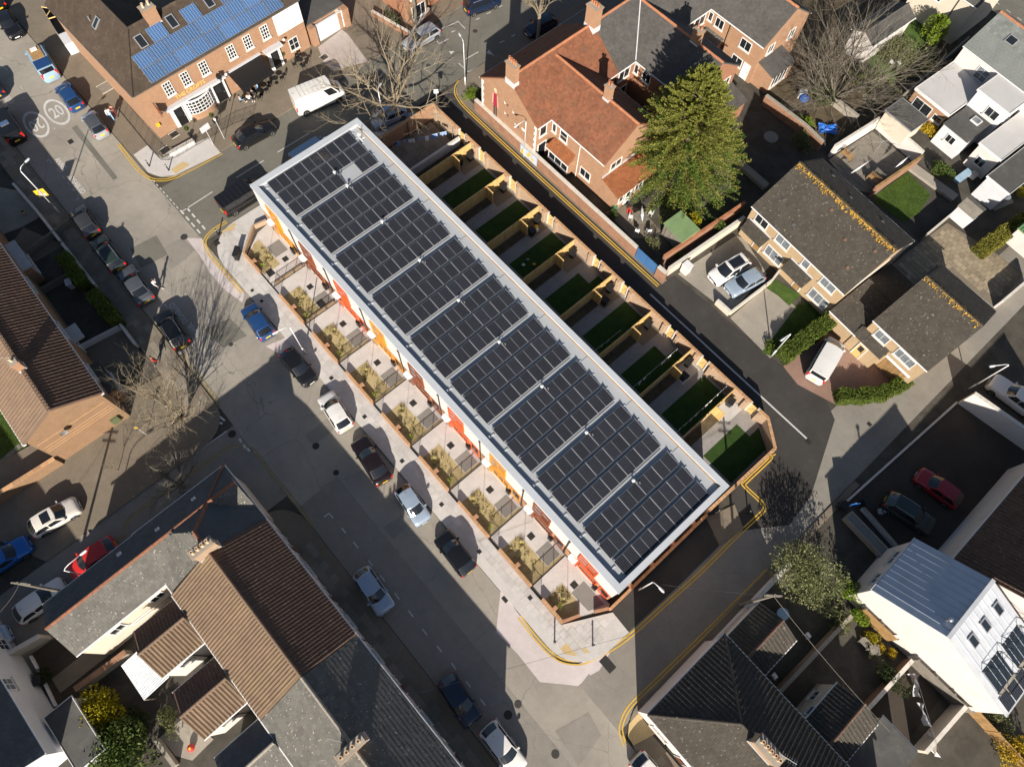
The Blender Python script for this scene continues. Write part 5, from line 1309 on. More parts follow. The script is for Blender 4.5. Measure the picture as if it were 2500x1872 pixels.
for y in (.05,6.95):
    mb = MB(); mb.box(-.02,.35,y-.12,y+.12,5.32,5.47); mb.build('verge_return', 'upvc', R_)
mb = MB(); b12.w3.box(mb, 5.2, 5.9, 0, .25, .6, 1.5); mb.build('meter_cupboard', 'olive_box', R_)
gw = wall_run('garden_wall', 'brick wall with a pale top running from the gable house to the left edge', [g(9,540,725), g(9,-150,1160)], 1.5, .3, 'brick_tan', 'coping_brick')
# ================================================================ the pub
PO = (-39.54, 50.33); PA = 46.9
pub = thing('corner_pub', 'two storey brick corner pub with brown hipped roof, blue solar panels and gold lettering', 'pub', (PO[0],PO[1],0), math.radians(PA))
ZE, ZR = 6.3, 9.35; PL, PH = 20.3, 4.3; LW, LL = 3.75, 17.0
pf = RF([(0,0,ZE),(PL,0,ZE),(PL,PH,ZR),(LW,PH,ZR)])
plf = RF([(0,LL,ZE),(0,0,ZE),(LW,PH,ZR),(LW,LL,ZR)])
pb = RF([(PL,PH*2,ZE),(LW*2,PH*2,ZE),(LW,PH,ZR),(PL,PH,ZR)])
plb = RF([(LW*2,PH*2,ZE),(LW*2,LL,ZE),(LW,LL,ZR),(LW,PH,ZR)])
for i, f in enumerate((pf, plf, pb, plb)):
    o = slab(pub, f, 'tile_pub'); tiles(o, f, 'tile_pub', .25, .22, 'flat', seed=200+i, thick=.022)
for a, b in (((0,0,ZE),(LW,PH,ZR)), ((LW,PH,ZR),(PL,PH,ZR)), ((LW,PH,ZR),(LW,LL,ZR))): ridge(pub, a, b, 'tile_pub')
mb = MB()
wpts = [(.2,.2),(PL-.1,.2),(PL-.1,PH*2-.2),(LW*2-.2,PH*2-.2),(LW*2-.2,LL-.1),(.2,LL-.1)]
mb.prism(wpts, 0, ZE-.02, bottom=False); mb.build('wall', 'brick_orange', pub)
mb = MB(); mb.face([(PL-.1,.2,ZE-.02),(PL-.1,PH*2-.2,ZE-.02),(PL-.1,PH,ZR-.16)], [(0,6),(8,6),(4,9)]); mb.build('gable', 'brick_orange', pub)
pw = WF((.2,.2), (PL-.1,.2)); pl_ = WF((.2,LL-.1), (.2,.2))
mb = MB(); pw.box(mb, 16.6, PL-.32, 0, .03, 3.5, ZE-.2); mb.build('white_panel', 'upvc', pub)
for s in (2.85,4.9,7.1,10.5,12.6,14.8,17.9): window(pub, pw, s, 4.0, .95, 1.65, 3, 4, 'upvc', 'glass', 'upvc', bar=.06)
gutter(pub, (0,-.06,ZE), (PL,-.06,ZE), 'felt'); gutter(pub, (-.06,0,ZE), (-.06,LL,ZE), 'felt')
mb = MB(); pw.box(mb, 1.9, 9.2, .0, .45, 2.75, 2.98); mb.build('fascia_ledge', 'lead', pub)
mb = MB(); pw.box(mb, 2.2, 9.0, .0, .10, .0, 2.74); mb.build('pub_front', 'upvc', pub)
# bow window
bw_ = MB(); n = 9; bg = MB()
for i in range(n):
    a0 = math.pi*(.12+.76*i/n); a1 = math.pi*(.12+.76*(i+1)/n)
    A = pw.P(5.55-1.6*math.cos(a0),.05+.75*math.sin(a0),0); B = pw.P(5.55-1.6*math.cos(a1),.05+.75*math.sin(a1),0)
    d = (B-A); ex = d.normalized(); ey = Vector((ex.y,-ex.x,0)); L_ = d.length
    bg.obox(A, ex, ey, EZ, 0, L_, -.02, .0, .95, 2.6)
    for z in (.95,1.35,1.75,2.15,2.55): bw_.obox(A, ex, ey, EZ, 0, L_, -.01, .04, z, z+.07)
    bw_.obox(A, ex, ey, EZ, -.03, .03, -.01, .04, .95, 2.6)
    bw_.obox(A, ex, ey, EZ, 0, L_, -.05, .03, 2.62, 2.74)
o = bw_.build('bow_window', 'upvc', pub); bg.build('pane', 'glass', o)
bb = MB(); pts = [pw.P(5.55-1.6*math.cos(math.pi*(.12+.76*i/n)),.05+.75*math.sin(math.pi*(.12+.76*i/n)),0) for i in range(n+1)]
bb.prism([V2(p) for p in pts], 0, .93); bb.build('bow_base', 'brick_orange', pub)
for s, ww in ((2.5,1.15),(7.4,1.25)): door(pub, WF(pw.P(0,.1,0), pw.P(20,.1,0)), s, .1, ww, 2.4, 'black_metal')
mb = MB(); pw.box(mb, 14.6, 16.2, 0, .2, .05, 2.7); mb.build('porch_surround', 'upvc', pub)
door(pub, WF(pw.P(0,.2,0), pw.P(20,.2,0)), 14.85, .1, 1.1, 2.3, 'black_metal'); mb = MB(); pw.box(mb, 14.3, 16.5, 0, .7, 2.72, 2.95); mb.build('porch_roof', 'lead', pub)
window(pub, pw, 10.2, .9, 1.2, 1.5, 2, 2); window(pub, pw, 12.2, .9, 1.2, 1.5, 2, 2); window(pub, pw, 17.5, .9, 1.2, 1.5, 2, 2)
# gold letters above the pub front
plain('gold', (.72,.47,.12), .5, .1, 4)
me = text_mesh('THE CROFTS', .62, .012); me.materials.clear(); me.materials.append(MATS['gold'])
lo = put(me, 'pub_lettering', pub); lo.location = pw.P(5.3,.035,3.42); lo.rotation_euler = (math.pi/2,0,0)
# awning
mb = MB(); mb.face([pw.P(9.6,0,2.85),pw.P(13.7,0,2.85),pw.P(13.7,2.7,2.35),pw.P(9.6,2.7,2.35)]); mb.face([pw.P(9.6,2.7,2.35),pw.P(13.7,2.7,2.35),pw.P(13.7,2.72,2.15),pw.P(9.6,2.72,2.15)]); 
mb.face([pw.P(9.6,0,2.83),pw.P(9.6,2.7,2.33),pw.P(13.7,2.7,2.33),pw.P(13.7,0,2.83)]); mb.build('awning', 'black_metal', pub)
mb = MB(); pw.box(mb, 9.4, 13.9, 0, .25, 2.86, 3.0); mb.build('awning_box', 'lead', pub)
for s in (1.4,9.35,16.9):
    mb = MB(); mb.tube([pw.P(s,0,3.1), pw.P(s,.4,3.15)], .02, 5); mb.build('lamp_arm', 'black_metal', pub); mb = MB(); mb.lathe([(.02,-.16),(.12,-.11),(.16,0),(.12,.11),(.02,.16)], 12, pw.P(s,.45,3.15)); mb.build('globe_lamp', 'upvc', pub, smooth=True)
mb = MB(); pw.box(mb, .35, .7, 0, .2, 1.6, 2.0); mb.build('yellow_box', 'plastic_yellow', pub)
# hanging sign
mb = MB(); mb.tube([pw.P(1.2,0,4.3), pw.P(1.2,1.2,4.3)], .03, 5); mb.build('sign_arm', 'black_metal', pub); mb = MB(); mb.obox(pw.P(1.2,.25,3.2), pw.ex, pw.ey, EZ, -.03, .03, 0, .85, 0, 1.05); mb.build('hanging_sign', 'frame_rust', pub)
chimney(pub, 6.3, 4.0, 8.4, 1.3, .9, 10.6, 2, 'brick_orange', 'clay_pale'); chimney(pub, 13.2, 4.6, 8.6, 1.3, .8, 10.6, 2, 'brick_orange', 'clay_pale')
for s, t in ((3.6,3.1),(7.3,3.3),(11.6,3.3)): skylight(pub, pf, s, t, .85, 1.25)
skylight(pub, plf, LL-9.0, 2.2, .7, 1.2); 
mb = MB(); mb.lathe([(.06,0),(.06,.5),(.1,.55)], 10, (1.9,9.6,7.8)); mb.build('flue', 'alu', pub)
p2 = panel_mesh(1.74, 1.40, 'pv_blue')
Mp = Matrix((pf.u, -pf.e, pf.n)).transposed().to_euler()
for r in range(2):
    for i in range(9): put(p2, 'solar_panel', pub, loc=pf.P(2.3+1.74+i*1.80, .12+r*1.45, .13), rot=Mp)
for s in (5.0,8.9,13.1,14.9): put(p2, 'solar_panel', pub, loc=pf.P(s+1.74, .12+2.9, .13), rot=Mp)
mb = MB()
for t in (.4,1.2,1.85,2.65): mb.obox(pf.P(2.2,t), pf.e, pf.u, pf.n, 0, 16.4, -.02, .02, .03, .09)
mb.build('mounting_rail', 'alu', pub)
# beer yard beside the pub
pp = LF(PO, PA)
rl = thing('pub_railing', 'black iron railing round the corner terrace of the pub', 'railing')
mb = MB(); PTS = [pp(-1.0,6.5), pp(-1.35,-.5), pp(-1.3,-2.3), pp(-.7,-2.9), pp(.2,-3.1), pp(7.0,-3.3), pp(9.3,-4.0)]
for i in range(len(PTS)-1):
    a, b = PTS[i], PTS[i+1]; d = (b-a); n = max(1, int(d.length/.14))
    for z in (.12,.95): mb.tube([a+EZ*z, b+EZ*z], .018, 4)
    for k in range(n+1): q = a+d*(k/n); mb.tube([q, q+EZ*(1.05 if k % 8 == 0 else .95)], .022 if k % 8 == 0 else .009, 4, False)
mb.build('bars', 'black_metal', rl)
wall_run('planter_wall', 'short white planter wall on the pub corner terrace', [pp(-.3,-2.55), pp(2.6,-2.75)], .55, .35, 'upvc', 'stone_trim')
wall_run('forecourt_wall', 'brick wall with a wide top beside the garage next to the pub', [g(2,530,0), g(2,745,250)], 2.2, .4, 'brick_orange', 'stone_trim')
gar = thing('garage', 'low brick garage with a grey door beside the pub', 'garage', g(2,520,390), math.radians(PA))
mb = MB(); mb.box(-.2,.5,-.2,.6,0,2.4); mb.box(4.4,5.1,-.2,.6,0,2.4); mb.build('pier', 'brick_orange', gar)
mb = MB(); mb.box(.52,4.38,.1,.3,.05,2.25); mb.build('garage_door', 'render_grey', gar)
mb = MB(); mb.box(-.1,5.0,.62,5.5,0,2.3); mb.build('wall', 'brick_orange', gar); mb = MB(); mb.box(-.2,5.1,.62,5.6,2.305,2.45); mb.build('roof', 'felt', gar)
tb = house('bay_brick_house', 'red brick house with a pale bay window behind the bare street tree, top edge', V2(g(2,1290,200)), PA, 14, 9, 6.0, 9.2, 'brick_red', 'slate_dark', 'flat', .3, .28, rmat='terracotta', seed=210)
mb = MB(); tb.w0.box(mb, -.05,2.4,0,1.0,0,5.2); mb.build('bay_wall', 'brick_orange', tb.root)
for z in (.8,3.4): window(tb.root, WF(tb.w0.P(0,1.0,0), tb.w0.P(2.4,1.0,0)), .2, z, 2.0, 1.6, 3, 1)
wall_run('front_wall', 'low brick front wall with piers below the bay window house', [g(2,1000,140), g(2,1330,330), g(2,1480,120)], .8, .25, 'brick_old', 'stone_trim')
wc_ = house('white_cottage', 'low white walled cottage half hidden behind the many stemmed tree, top right', V2(g(4,1010,190)), 222, 7.5, 3.2, 2.9, 3.7, 'render_white', 'slate_dark', 'flat', .3, .28, rmat='slate_dark', seed=220)
ch_ = house('cream_house', 'cream rendered house at the top edge above the overgrown garden', V2(g(4,1160,90)), -46, 7.5, 8, 5.2, 7.8, 'render_cream', 'slate_dark', 'flat', .3, .28, rmat='slate_dark', seed=222)
window(ch_.root, ch_.w0, 2.2, 3.2, 1.2, 1.3, 2, 1); downpipe(ch_.root, ch_.w0, 5.2, 5.0, 'black_metal')
bs = thing('bin_store', 'grey slatted bin store with crossed braces beside the pub', 'bin store', g(1,420,175), math.radians(-52))
mb = MB(); mb.box(0,4.6,0,.1,0,1.9); mb.build('side_panel', 'timber_grey', bs); mb = MB(); mb.box(0,.1,.1,1.8,0,1.9); mb.build('end_panel', 'timber_grey', bs)
mb = MB()
for a, b in (((.2,.1),(1.8,1.7)),((.2,1.7),(1.8,.1)),((2.4,.1),(2.6,1.7))): mb.tube([(a[0],a[1],1.9),(b[0],b[1],1.9)], .07, 4)
mb.build('brace', 'timber', bs)
mb = MB(); mb.box(4.7,6.6,.1,1.5,0,1.5); mb.build('cabinet', 'render_grey', bs)
# ================================================================ vehicles
plain('tyre', (.012,.012,.012), .85, 0); plain('rim', (.50,.50,.51), .35, 0, metal=.7)
plain('car_glass', (.012,.014,.018), .05, 0, spec=.9); plain('trim', (.015,.015,.016), .5, 0)
plain('lamp_clear', (.70,.72,.74), .15, 0, spec=.8); plain('lamp_red', (.55,.015,.012), .25, 0)
plain('plate_yellow', (.75,.50,.02), .5, 0); plain('plate_white', (.75,.75,.73), .5, 0)
PAINT = {'black':(.008,.008,.009),'white':(.66,.65,.63),'silver':(.42,.45,.50),'grey':(.10,.11,.125),'darkgrey':(.055,.057,.062),'blue':(.022,.075,.22),'brightblue':(.018,.14,.46),
         'navy':(.008,.016,.04),'palblue':(.27,.40,.52),'red':(.50,.022,.018),'darkred':(.26,.010,.016),'green':(.022,.034,.030),'cream':(.66,.62,.56),'steelblue':(.36,.44,.54),'redsheen':(.012,.007,.007)}  # last entry: black paint, its red tint standing in for reflections
for k_, c_ in PAINT.items(): plain('paint_'+k_, c_, .28, 0, metal=.35 if k_ in ('silver','grey','steelblue','darkgrey','brightblue','blue') else 0.0, coat=.7)
CT = {  # length, width, height, nose z, cowl z, rear z, A (screen base), B (roof front), C (roof rear), D (rear screen base)
 'hatch':(4.05,1.76,1.47,.74,.97,.98,.86,.20,-1.35,-1.93), 'small':(3.65,1.65,1.50,.76,.98,1.0,.86,.26,-1.22,-1.76), 'sedan':(4.75,1.84,1.44,.72,.95,.98,.86,.15,-1.10,-1.80),
 'estate':(4.65,1.80,1.50,.75,.98,1.0,.95,.25,-1.85,-2.26), 'suv':(4.45,1.85,1.66,.90,1.08,1.08,.92,.30,-1.60,-2.12), 'mpv':(4.45,1.82,1.66,.80,1.04,1.04,1.28,.42,-1.55,-2.10),
 'van':(4.95,1.95,1.96,.95,1.18,1.25,1.72,1.02,-2.40,-2.46), 'bigvan':(5.7,2.05,2.50,1.10,1.35,1.45,2.22,1.48,-2.78,-2.83), 'pickup':(5.2,1.85,1.78,1.0,1.14,1.10,.95,.35,-.85,-1.15)}
_cm = {}
def car_geo(t):
    if t in _cm: return _cm[t]
    L,W,H,zn,zc,zr,A,B,C,D = CT[t]; hw = W/2; van = t in ('van','bigvan')
    xs = [-1,-.985,-.95,-.88,-.75,-.55,-.3,0,.3,.5,.65,.8,.9,.955,.985,1]
    def wd(f):
        f = abs(f)
        return 1.0 if f < .6 else 1-.035*((f-.6)/.4)**2-(.20*max(0,(f-.90)/.10)**2.2 if f > .90 else 0)
    def top(f):
        x = f*L/2
        if x >= A: u = (x-A)/(L/2-A); return zc+(zn-zc)*(u**1.25)-(.16*max(0,(u-.82)/.18)**2)
        if x <= D: u = (D-x)/(L/2+D+1e-6); return zr-(.10 if not van else .02)*u**2-(.10*max(0,(u-.6)/.4)**2 if t == 'sedan' else 0)
        u = (A-x)/(A-D); return zc+(zr-zc)*u
    prof = []
    mb = MB(); rings = []
    for f in xs:
        w = hw*wd(f); zt = top(f); x = f*L/2; cr = .05
        half = [(0,zt+cr),(.5*w,zt+cr*.8),(.84*w,zt+.012),(.955*w,zt-.055),(1.0*w,zt*.72),(.995*w,.45),(.95*w,.24),(.84*w,.17)]
        if abs(f) == 1: half = [(y, z if z < zt*.8 else zt*.8+(z-zt*.8)*.55) for y, z in half]
        ring = [(x,y,z) for y, z in half]+[(x,-y,z) for y, z in half[::-1][:-1]]
        i0 = len(mb.v); mb.v += ring; rings.append((i0, len(ring)))
    for a in range(len(rings)-1):
        i, n = rings[a]; j, _ = rings[a+1]
        for k in range(n): 
            if k == 7: continue
            mb.f.append((i+k, j+k, j+(k+1) % n, i+(k+1) % n)); mb.uv += [(0,0)]*4; mb.mi.append(0)
    for i, n in (rings[0], rings[-1]): mb.f.append(tuple(range(i, i+n))); mb.uv += [(0,0)]*n; mb.mi.append(0)
    body = mb
    # cabin shell
    wb = hw*.925; wr = hw*(.90 if van else .76); Zr = H; cb = MB()
    def belt(x): return top(x/(L/2))-.01
    cols = [-1,-.55,0,.55,1]
    def row(x, w, z, crown, bow=0.0): return [Vector((x+bow*(1-abs(c)**2), c*w, z+crown*(1-abs(c)**2.2))) for c in cols]
    rA = row(A, wb*.9, belt(A), .05, .22); rB = row(B, wr, Zr-.045, .045, .10); rM = row((B+C)/2, wr*1.02, Zr-.02, .045); rC = row(C, wr*.98, Zr-.05, .045, -.05); rD = row(D, wb*.9, belt(D), .05, -.12 if not van else -.02)
    def strip(m, p, q):
        i0 = len(m.v); m.v += [tuple(v) for v in p]+[tuple(v) for v in q]; n = len(p)
        for k in range(n-1): m.f.append((i0+k, i0+k+1, i0+n+k+1, i0+n+k)); m.uv += [(0,0)]*4; m.mi.append(0)
    for p, q in ((rA,rB),(rB,rM),(rM,rC),(rC,rD)): strip(cb, p, q)
    for s, k in ((1,4),(-1,0)):
        bA = Vector((A-.02, s*wb, belt(A)-.03)); bM = Vector(((B+C)/2, s*wb, belt((B+C)/2)-.03)); bD = Vector((D+.02, s*wb, belt(D)-.03))
        cb.face([rA[k], bA, bM, rM[k], rB[k]] if s < 0 else [rB[k], rM[k], bM, bA, rA[k]]); cb.face([rM[k], bM, bD, rD[k], rC[k]] if s < 0 else [rC[k], rD[k], bD, bM, rM[k]])
    def patch(p0, p1, u0, u1, v0, v1, off, nu=4, nv=2):
        m = MB()
        def at(u, v):
            def lin(row_, u_):
                f = u_*(len(row_)-1); i = min(int(f), len(row_)-2); return row_[i].lerp(row_[i+1], f-i)
            return lin(p0, u).lerp(lin(p1, u), v)
        for i in range(nu):
            for j in range(nv):
                a, b = u0+(u1-u0)*i/nu, u0+(u1-u0)*(i+1)/nu; c, d = v0+(v1-v0)*j/nv, v0+(v1-v0)*(j+1)/nv
                q = [at(a,c), at(b,c), at(b,d), at(a,d)]; n_ = (q[1]-q[0]).cross(q[3]-q[0]).normalized()
                if n_.z < 0: n_ = -n_
                m.face([v+n_*off for v in q])
        return m
    ws = patch(rA, rB, .05, .95, .04, .93, .012)
    rw = None if t == 'bigvan' else patch(rD, rC, .08, .92, .10, .9, .012)
    sides = []
    for s in (1,-1):
        k = 4 if s > 0 else 0
        T0, T1 = rB[k], rC[k]; B0, B1 = Vector((A, s*wb, belt(A))), Vector((D, s*wb, belt(D)))
        spans = [(.07,.47),(.51,.93)] if not van else ([(.03,.24)] if t == 'bigvan' else [(.03,.26),(.30,.60),(.64,.95)])
        if t == 'pickup': spans = [(.08,.52),(.56,.93)]
        for a, b in spans:
            m = MB(); q = []
            for u, v in ((a,.06),(b,.06),(b,.90),(a,.90)):
                p = B0.lerp(B1,u).lerp(T0.lerp(T1,u),v); q.append(p+Vector((0,s*.020,.004)))
            m.face(q); sides.append(m)
    # lights, plates, grille, mirrors
    def ends(x, y0, y1, z0, z1, th=.05):
        m = MB(); m.box(min(x,x+th), max(x,x+th), y0, y1, z0, z1); return m
    xf = L/2; zf = zn-.16
    hl = []
    for s in (1,-1):
        m = MB(); y0, y1 = s*hw*.50, s*hw*.80
        zt = top(.955)
        m.face([(xf*.985,y0,zf+.02),(xf*.955,y1,zf+.03),(xf*.895,s*hw*.87,top(.895)+.005),(xf*.93,y0,top(.93)+.03)] if s > 0 else [(xf*.93,y0,top(.93)+.03),(xf*.895,s*hw*.87,top(.895)+.005),(xf*.955,y1,zf+.03),(xf*.985,y0,zf+.02)]); hl.append(m)
    tl = []
    for s in (1,-1):
        m = MB(); zz = top(-.95)
        z0_, z1_ = (zz-.30, zz-.04) if not van else (.75, 1.35)
        m.box(-xf*.998, -xf*.93, min(s*hw*.66,s*hw*.90), max(s*hw*.66,s*hw*.90), z0_, z1_); tl.append(m)
    gr = MB(); gr.box(xf-.05, xf-.005+.02, -hw*.45, hw*.45, .33, zn-.22)
    pf_ = MB(); pf_.box(xf, xf+.03, -.26, .26, .36, .47)
    pr = MB(); pr.box(-xf-.02, -xf+.04, -.26, .26, .52 if not van else .6, .68 if not van else .76)
    mir = []
    for s in (1,-1):
        m = MB(); x = A-.15; m.box(x-.06, x+.09, min(s*(wb-.02), s*(wb+.19)), max(s*(wb-.02), s*(wb+.19)), belt(A)+.02, belt(A)+.15); mir.append(m)
    r = .31 if not van else .34
    wh = MB(); wh.lathe([(r*.55,-.1),(r*.97,-.10),(r,-.06),(r,.06),(r*.97,.10),(r*.62,.10)], 18)
    rm_ = MB(); rm_.lathe([(r*.64,.06),(r*.60,.107),(r*.18,.085)], 12)
    arch = MB(); arch.lathe([(r*1.18,0),(r*1.18,.012)], 18)
    wx = (L/2-.78*(1 if not van else 1.15), -L/2+.75*(1 if not van else 1.2))
    roof_e = MB()
    if t in ('estate','suv','mpv'):
        for s in (1,-1): roof_e.tube([(B-.1, s*wr*.86, Zr+.0),( (B+C)/2, s*wr*.88, Zr+.045),(C+.1, s*wr*.86, Zr-.0)], .02, 5)
    sill = MB()
    for s in (1,-1): sill.box(-L/2+1.15, L/2-1.2, min(s*hw*.93,s*hw*.985), max(s*hw*.93,s*hw*.985), .17, .27)
    G_ = dict(body=body, cabin=cb, ws=ws.mesh('windscreen','car_glass'), rw=rw.mesh('rear_window','car_glass') if rw else None, sides=[m.mesh('side_window','car_glass') for m in sides],
              hl=[m.mesh('headlight','lamp_clear') for m in hl], tl=[m.mesh('tail_light','lamp_red') for m in tl], gr=gr.mesh('grille','trim'), pf=pf_.mesh('number_plate','plate_white'), pr=pr.mesh('number_plate','plate_yellow'),
              wh=wh.mesh('wheel','tyre'), rm=rm_.mesh('rim','rim'), arch=arch.mesh('wheel_arch','trim'), wx=wx, hw=hw, r=r, mir=mir, rails=roof_e if roof_e.f else None, sill=sill.mesh('sill','trim'), col={}, rowsv=(rB,rM,rC), Zr=Zr, B=B, C=C, wr=wr)
    _cm[t] = G_
    return G_
def vehicle(name, label, cat, typ, col, F, R, roofcol=None, pano=False, z=.55, extra=None, group='vehicles parked along the streets', fix=None):
    """F and R: surveyed ground positions of nose and tail"""
    G_ = car_geo(typ); c = (Vector(V2(F))+Vector(V2(R)))/2; d = Vector(V2(F))-Vector(V2(R)); a = math.atan2(d.y, d.x)
    root = thing(name, label, cat, (c.x, c.y, 0), a, group)
    if col not in G_['col']:
        G_['col'][col] = (G_['body'].mesh('body','paint_'+col,True), G_['cabin'].mesh('cabin','paint_'+col,True), [m.mesh('mirror','paint_'+col) for m in G_['mir']])
    b, cbn, mir = G_['col'][col]
    put(b, 'body', root); cab = put(cbn if not roofcol else G_['cabin'].mesh('cabin','paint_'+roofcol,True), 'cabin', root)
    put(G_['ws'], 'windscreen', root)
    if G_['rw']: put(G_['rw'], 'rear_window', root)
    for m in G_['sides']: put(m, 'side_window', root)
    for m in G_['hl']: put(m, 'headlight', root)
    for m in G_['tl']: put(m, 'tail_light', root)
    for m in mir: put(m, 'mirror', root)
    put(G_['gr'], 'grille', root); put(G_['pf'], 'number_plate', root); put(G_['pr'], 'number_plate', root); put(G_['sill'], 'sill', root)
    for x in G_['wx']:
        for s in (1,-1):
            ar = put(G_['arch'], 'wheel_arch', root, loc=(x, s*(G_['hw']*.985), G_['r']+.03), rot=(-s*math.pi/2,0,0))
            w = put(G_['wh'], 'wheel', root, loc=(x, s*(G_['hw']-.085), G_['r']), rot=(-s*math.pi/2,0,0)); put(G_['rm'], 'rim', w)
    if G_['rails']: put(G_['rails'].mesh('roof_rail','alu'), 'roof_rail', root)
    if pano:
        m = MB(); B, C, wr, Z = G_['B'], G_['C'], G_['wr'], G_['Zr']
        a0, a1 = (B-.12, C+.35) if pano == 'full' else (B-.25, B-.95)
        n = 4
        for i in range(n):
            x0 = a0+(a1-a0)*i/n; x1 = a0+(a1-a0)*(i+1)/n
            m.face([(x0,-wr*.72,Z+.012),(x0,0,Z+.036),(x1,0,Z+.036),(x1,-wr*.72,Z+.012)]); m.face([(x0,0,Z+.036),(x0,wr*.72,Z+.012),(x1,wr*.72,Z+.012),(x1,0,Z+.036)])
        m.build('sunroof', 'car_glass', root)
    else:
        m = MB(); m.tube([(G_['C']+.25,0,G_['Zr']),(G_['C']+.1,0,G_['Zr']+.16)], .012, 4); m.build('antenna', 'trim', root)
    if extra: extra(root, G_)
    return root
def vt(k, fx, fy, rx, ry, z=.6): return g(k,fx,fy,z), g(k,rx,ry,z)
def camper(root, G_):
    m = MB(); m.box(-.9,1.0,-.62,.62,1.99,2.06); m.build('roof_rack', 'timber_old', root); m = MB(); m.box(.35,.85,-.35,.35,2.07,2.16); m.build('roof_hatch', 'upvc', root)
    m = MB(); m.box(-2.35,-.95,-.8,.8,1.985,2.0); m.build('rear_roof_reflection', 'paint_blue', root)  # deep blue reflection on the rear roof, painted as a thin sheet
def solarvan(root, G_):
    put(panel_mesh(.85,.6,'pv_blue'), 'solar_panel', root, loc=(-1.4,-.42,2.03))
def ribs(root, G_):
    m = MB()
    for i in range(7): m.box(1.0-i*.5-.05,1.0-i*.5+.05,-.8,.8,G_['Zr']+.0,G_['Zr']+.022)
    m.build('roof_ribs', 'trim' if G_['Zr'] < 2.2 else 'stone_trim', root)
def pickbed(root, G_):
    m = MB(); m.box(-2.5,-1.2,-.78,.78,1.08,1.13); m.build('load_cover', 'paint_white', root)
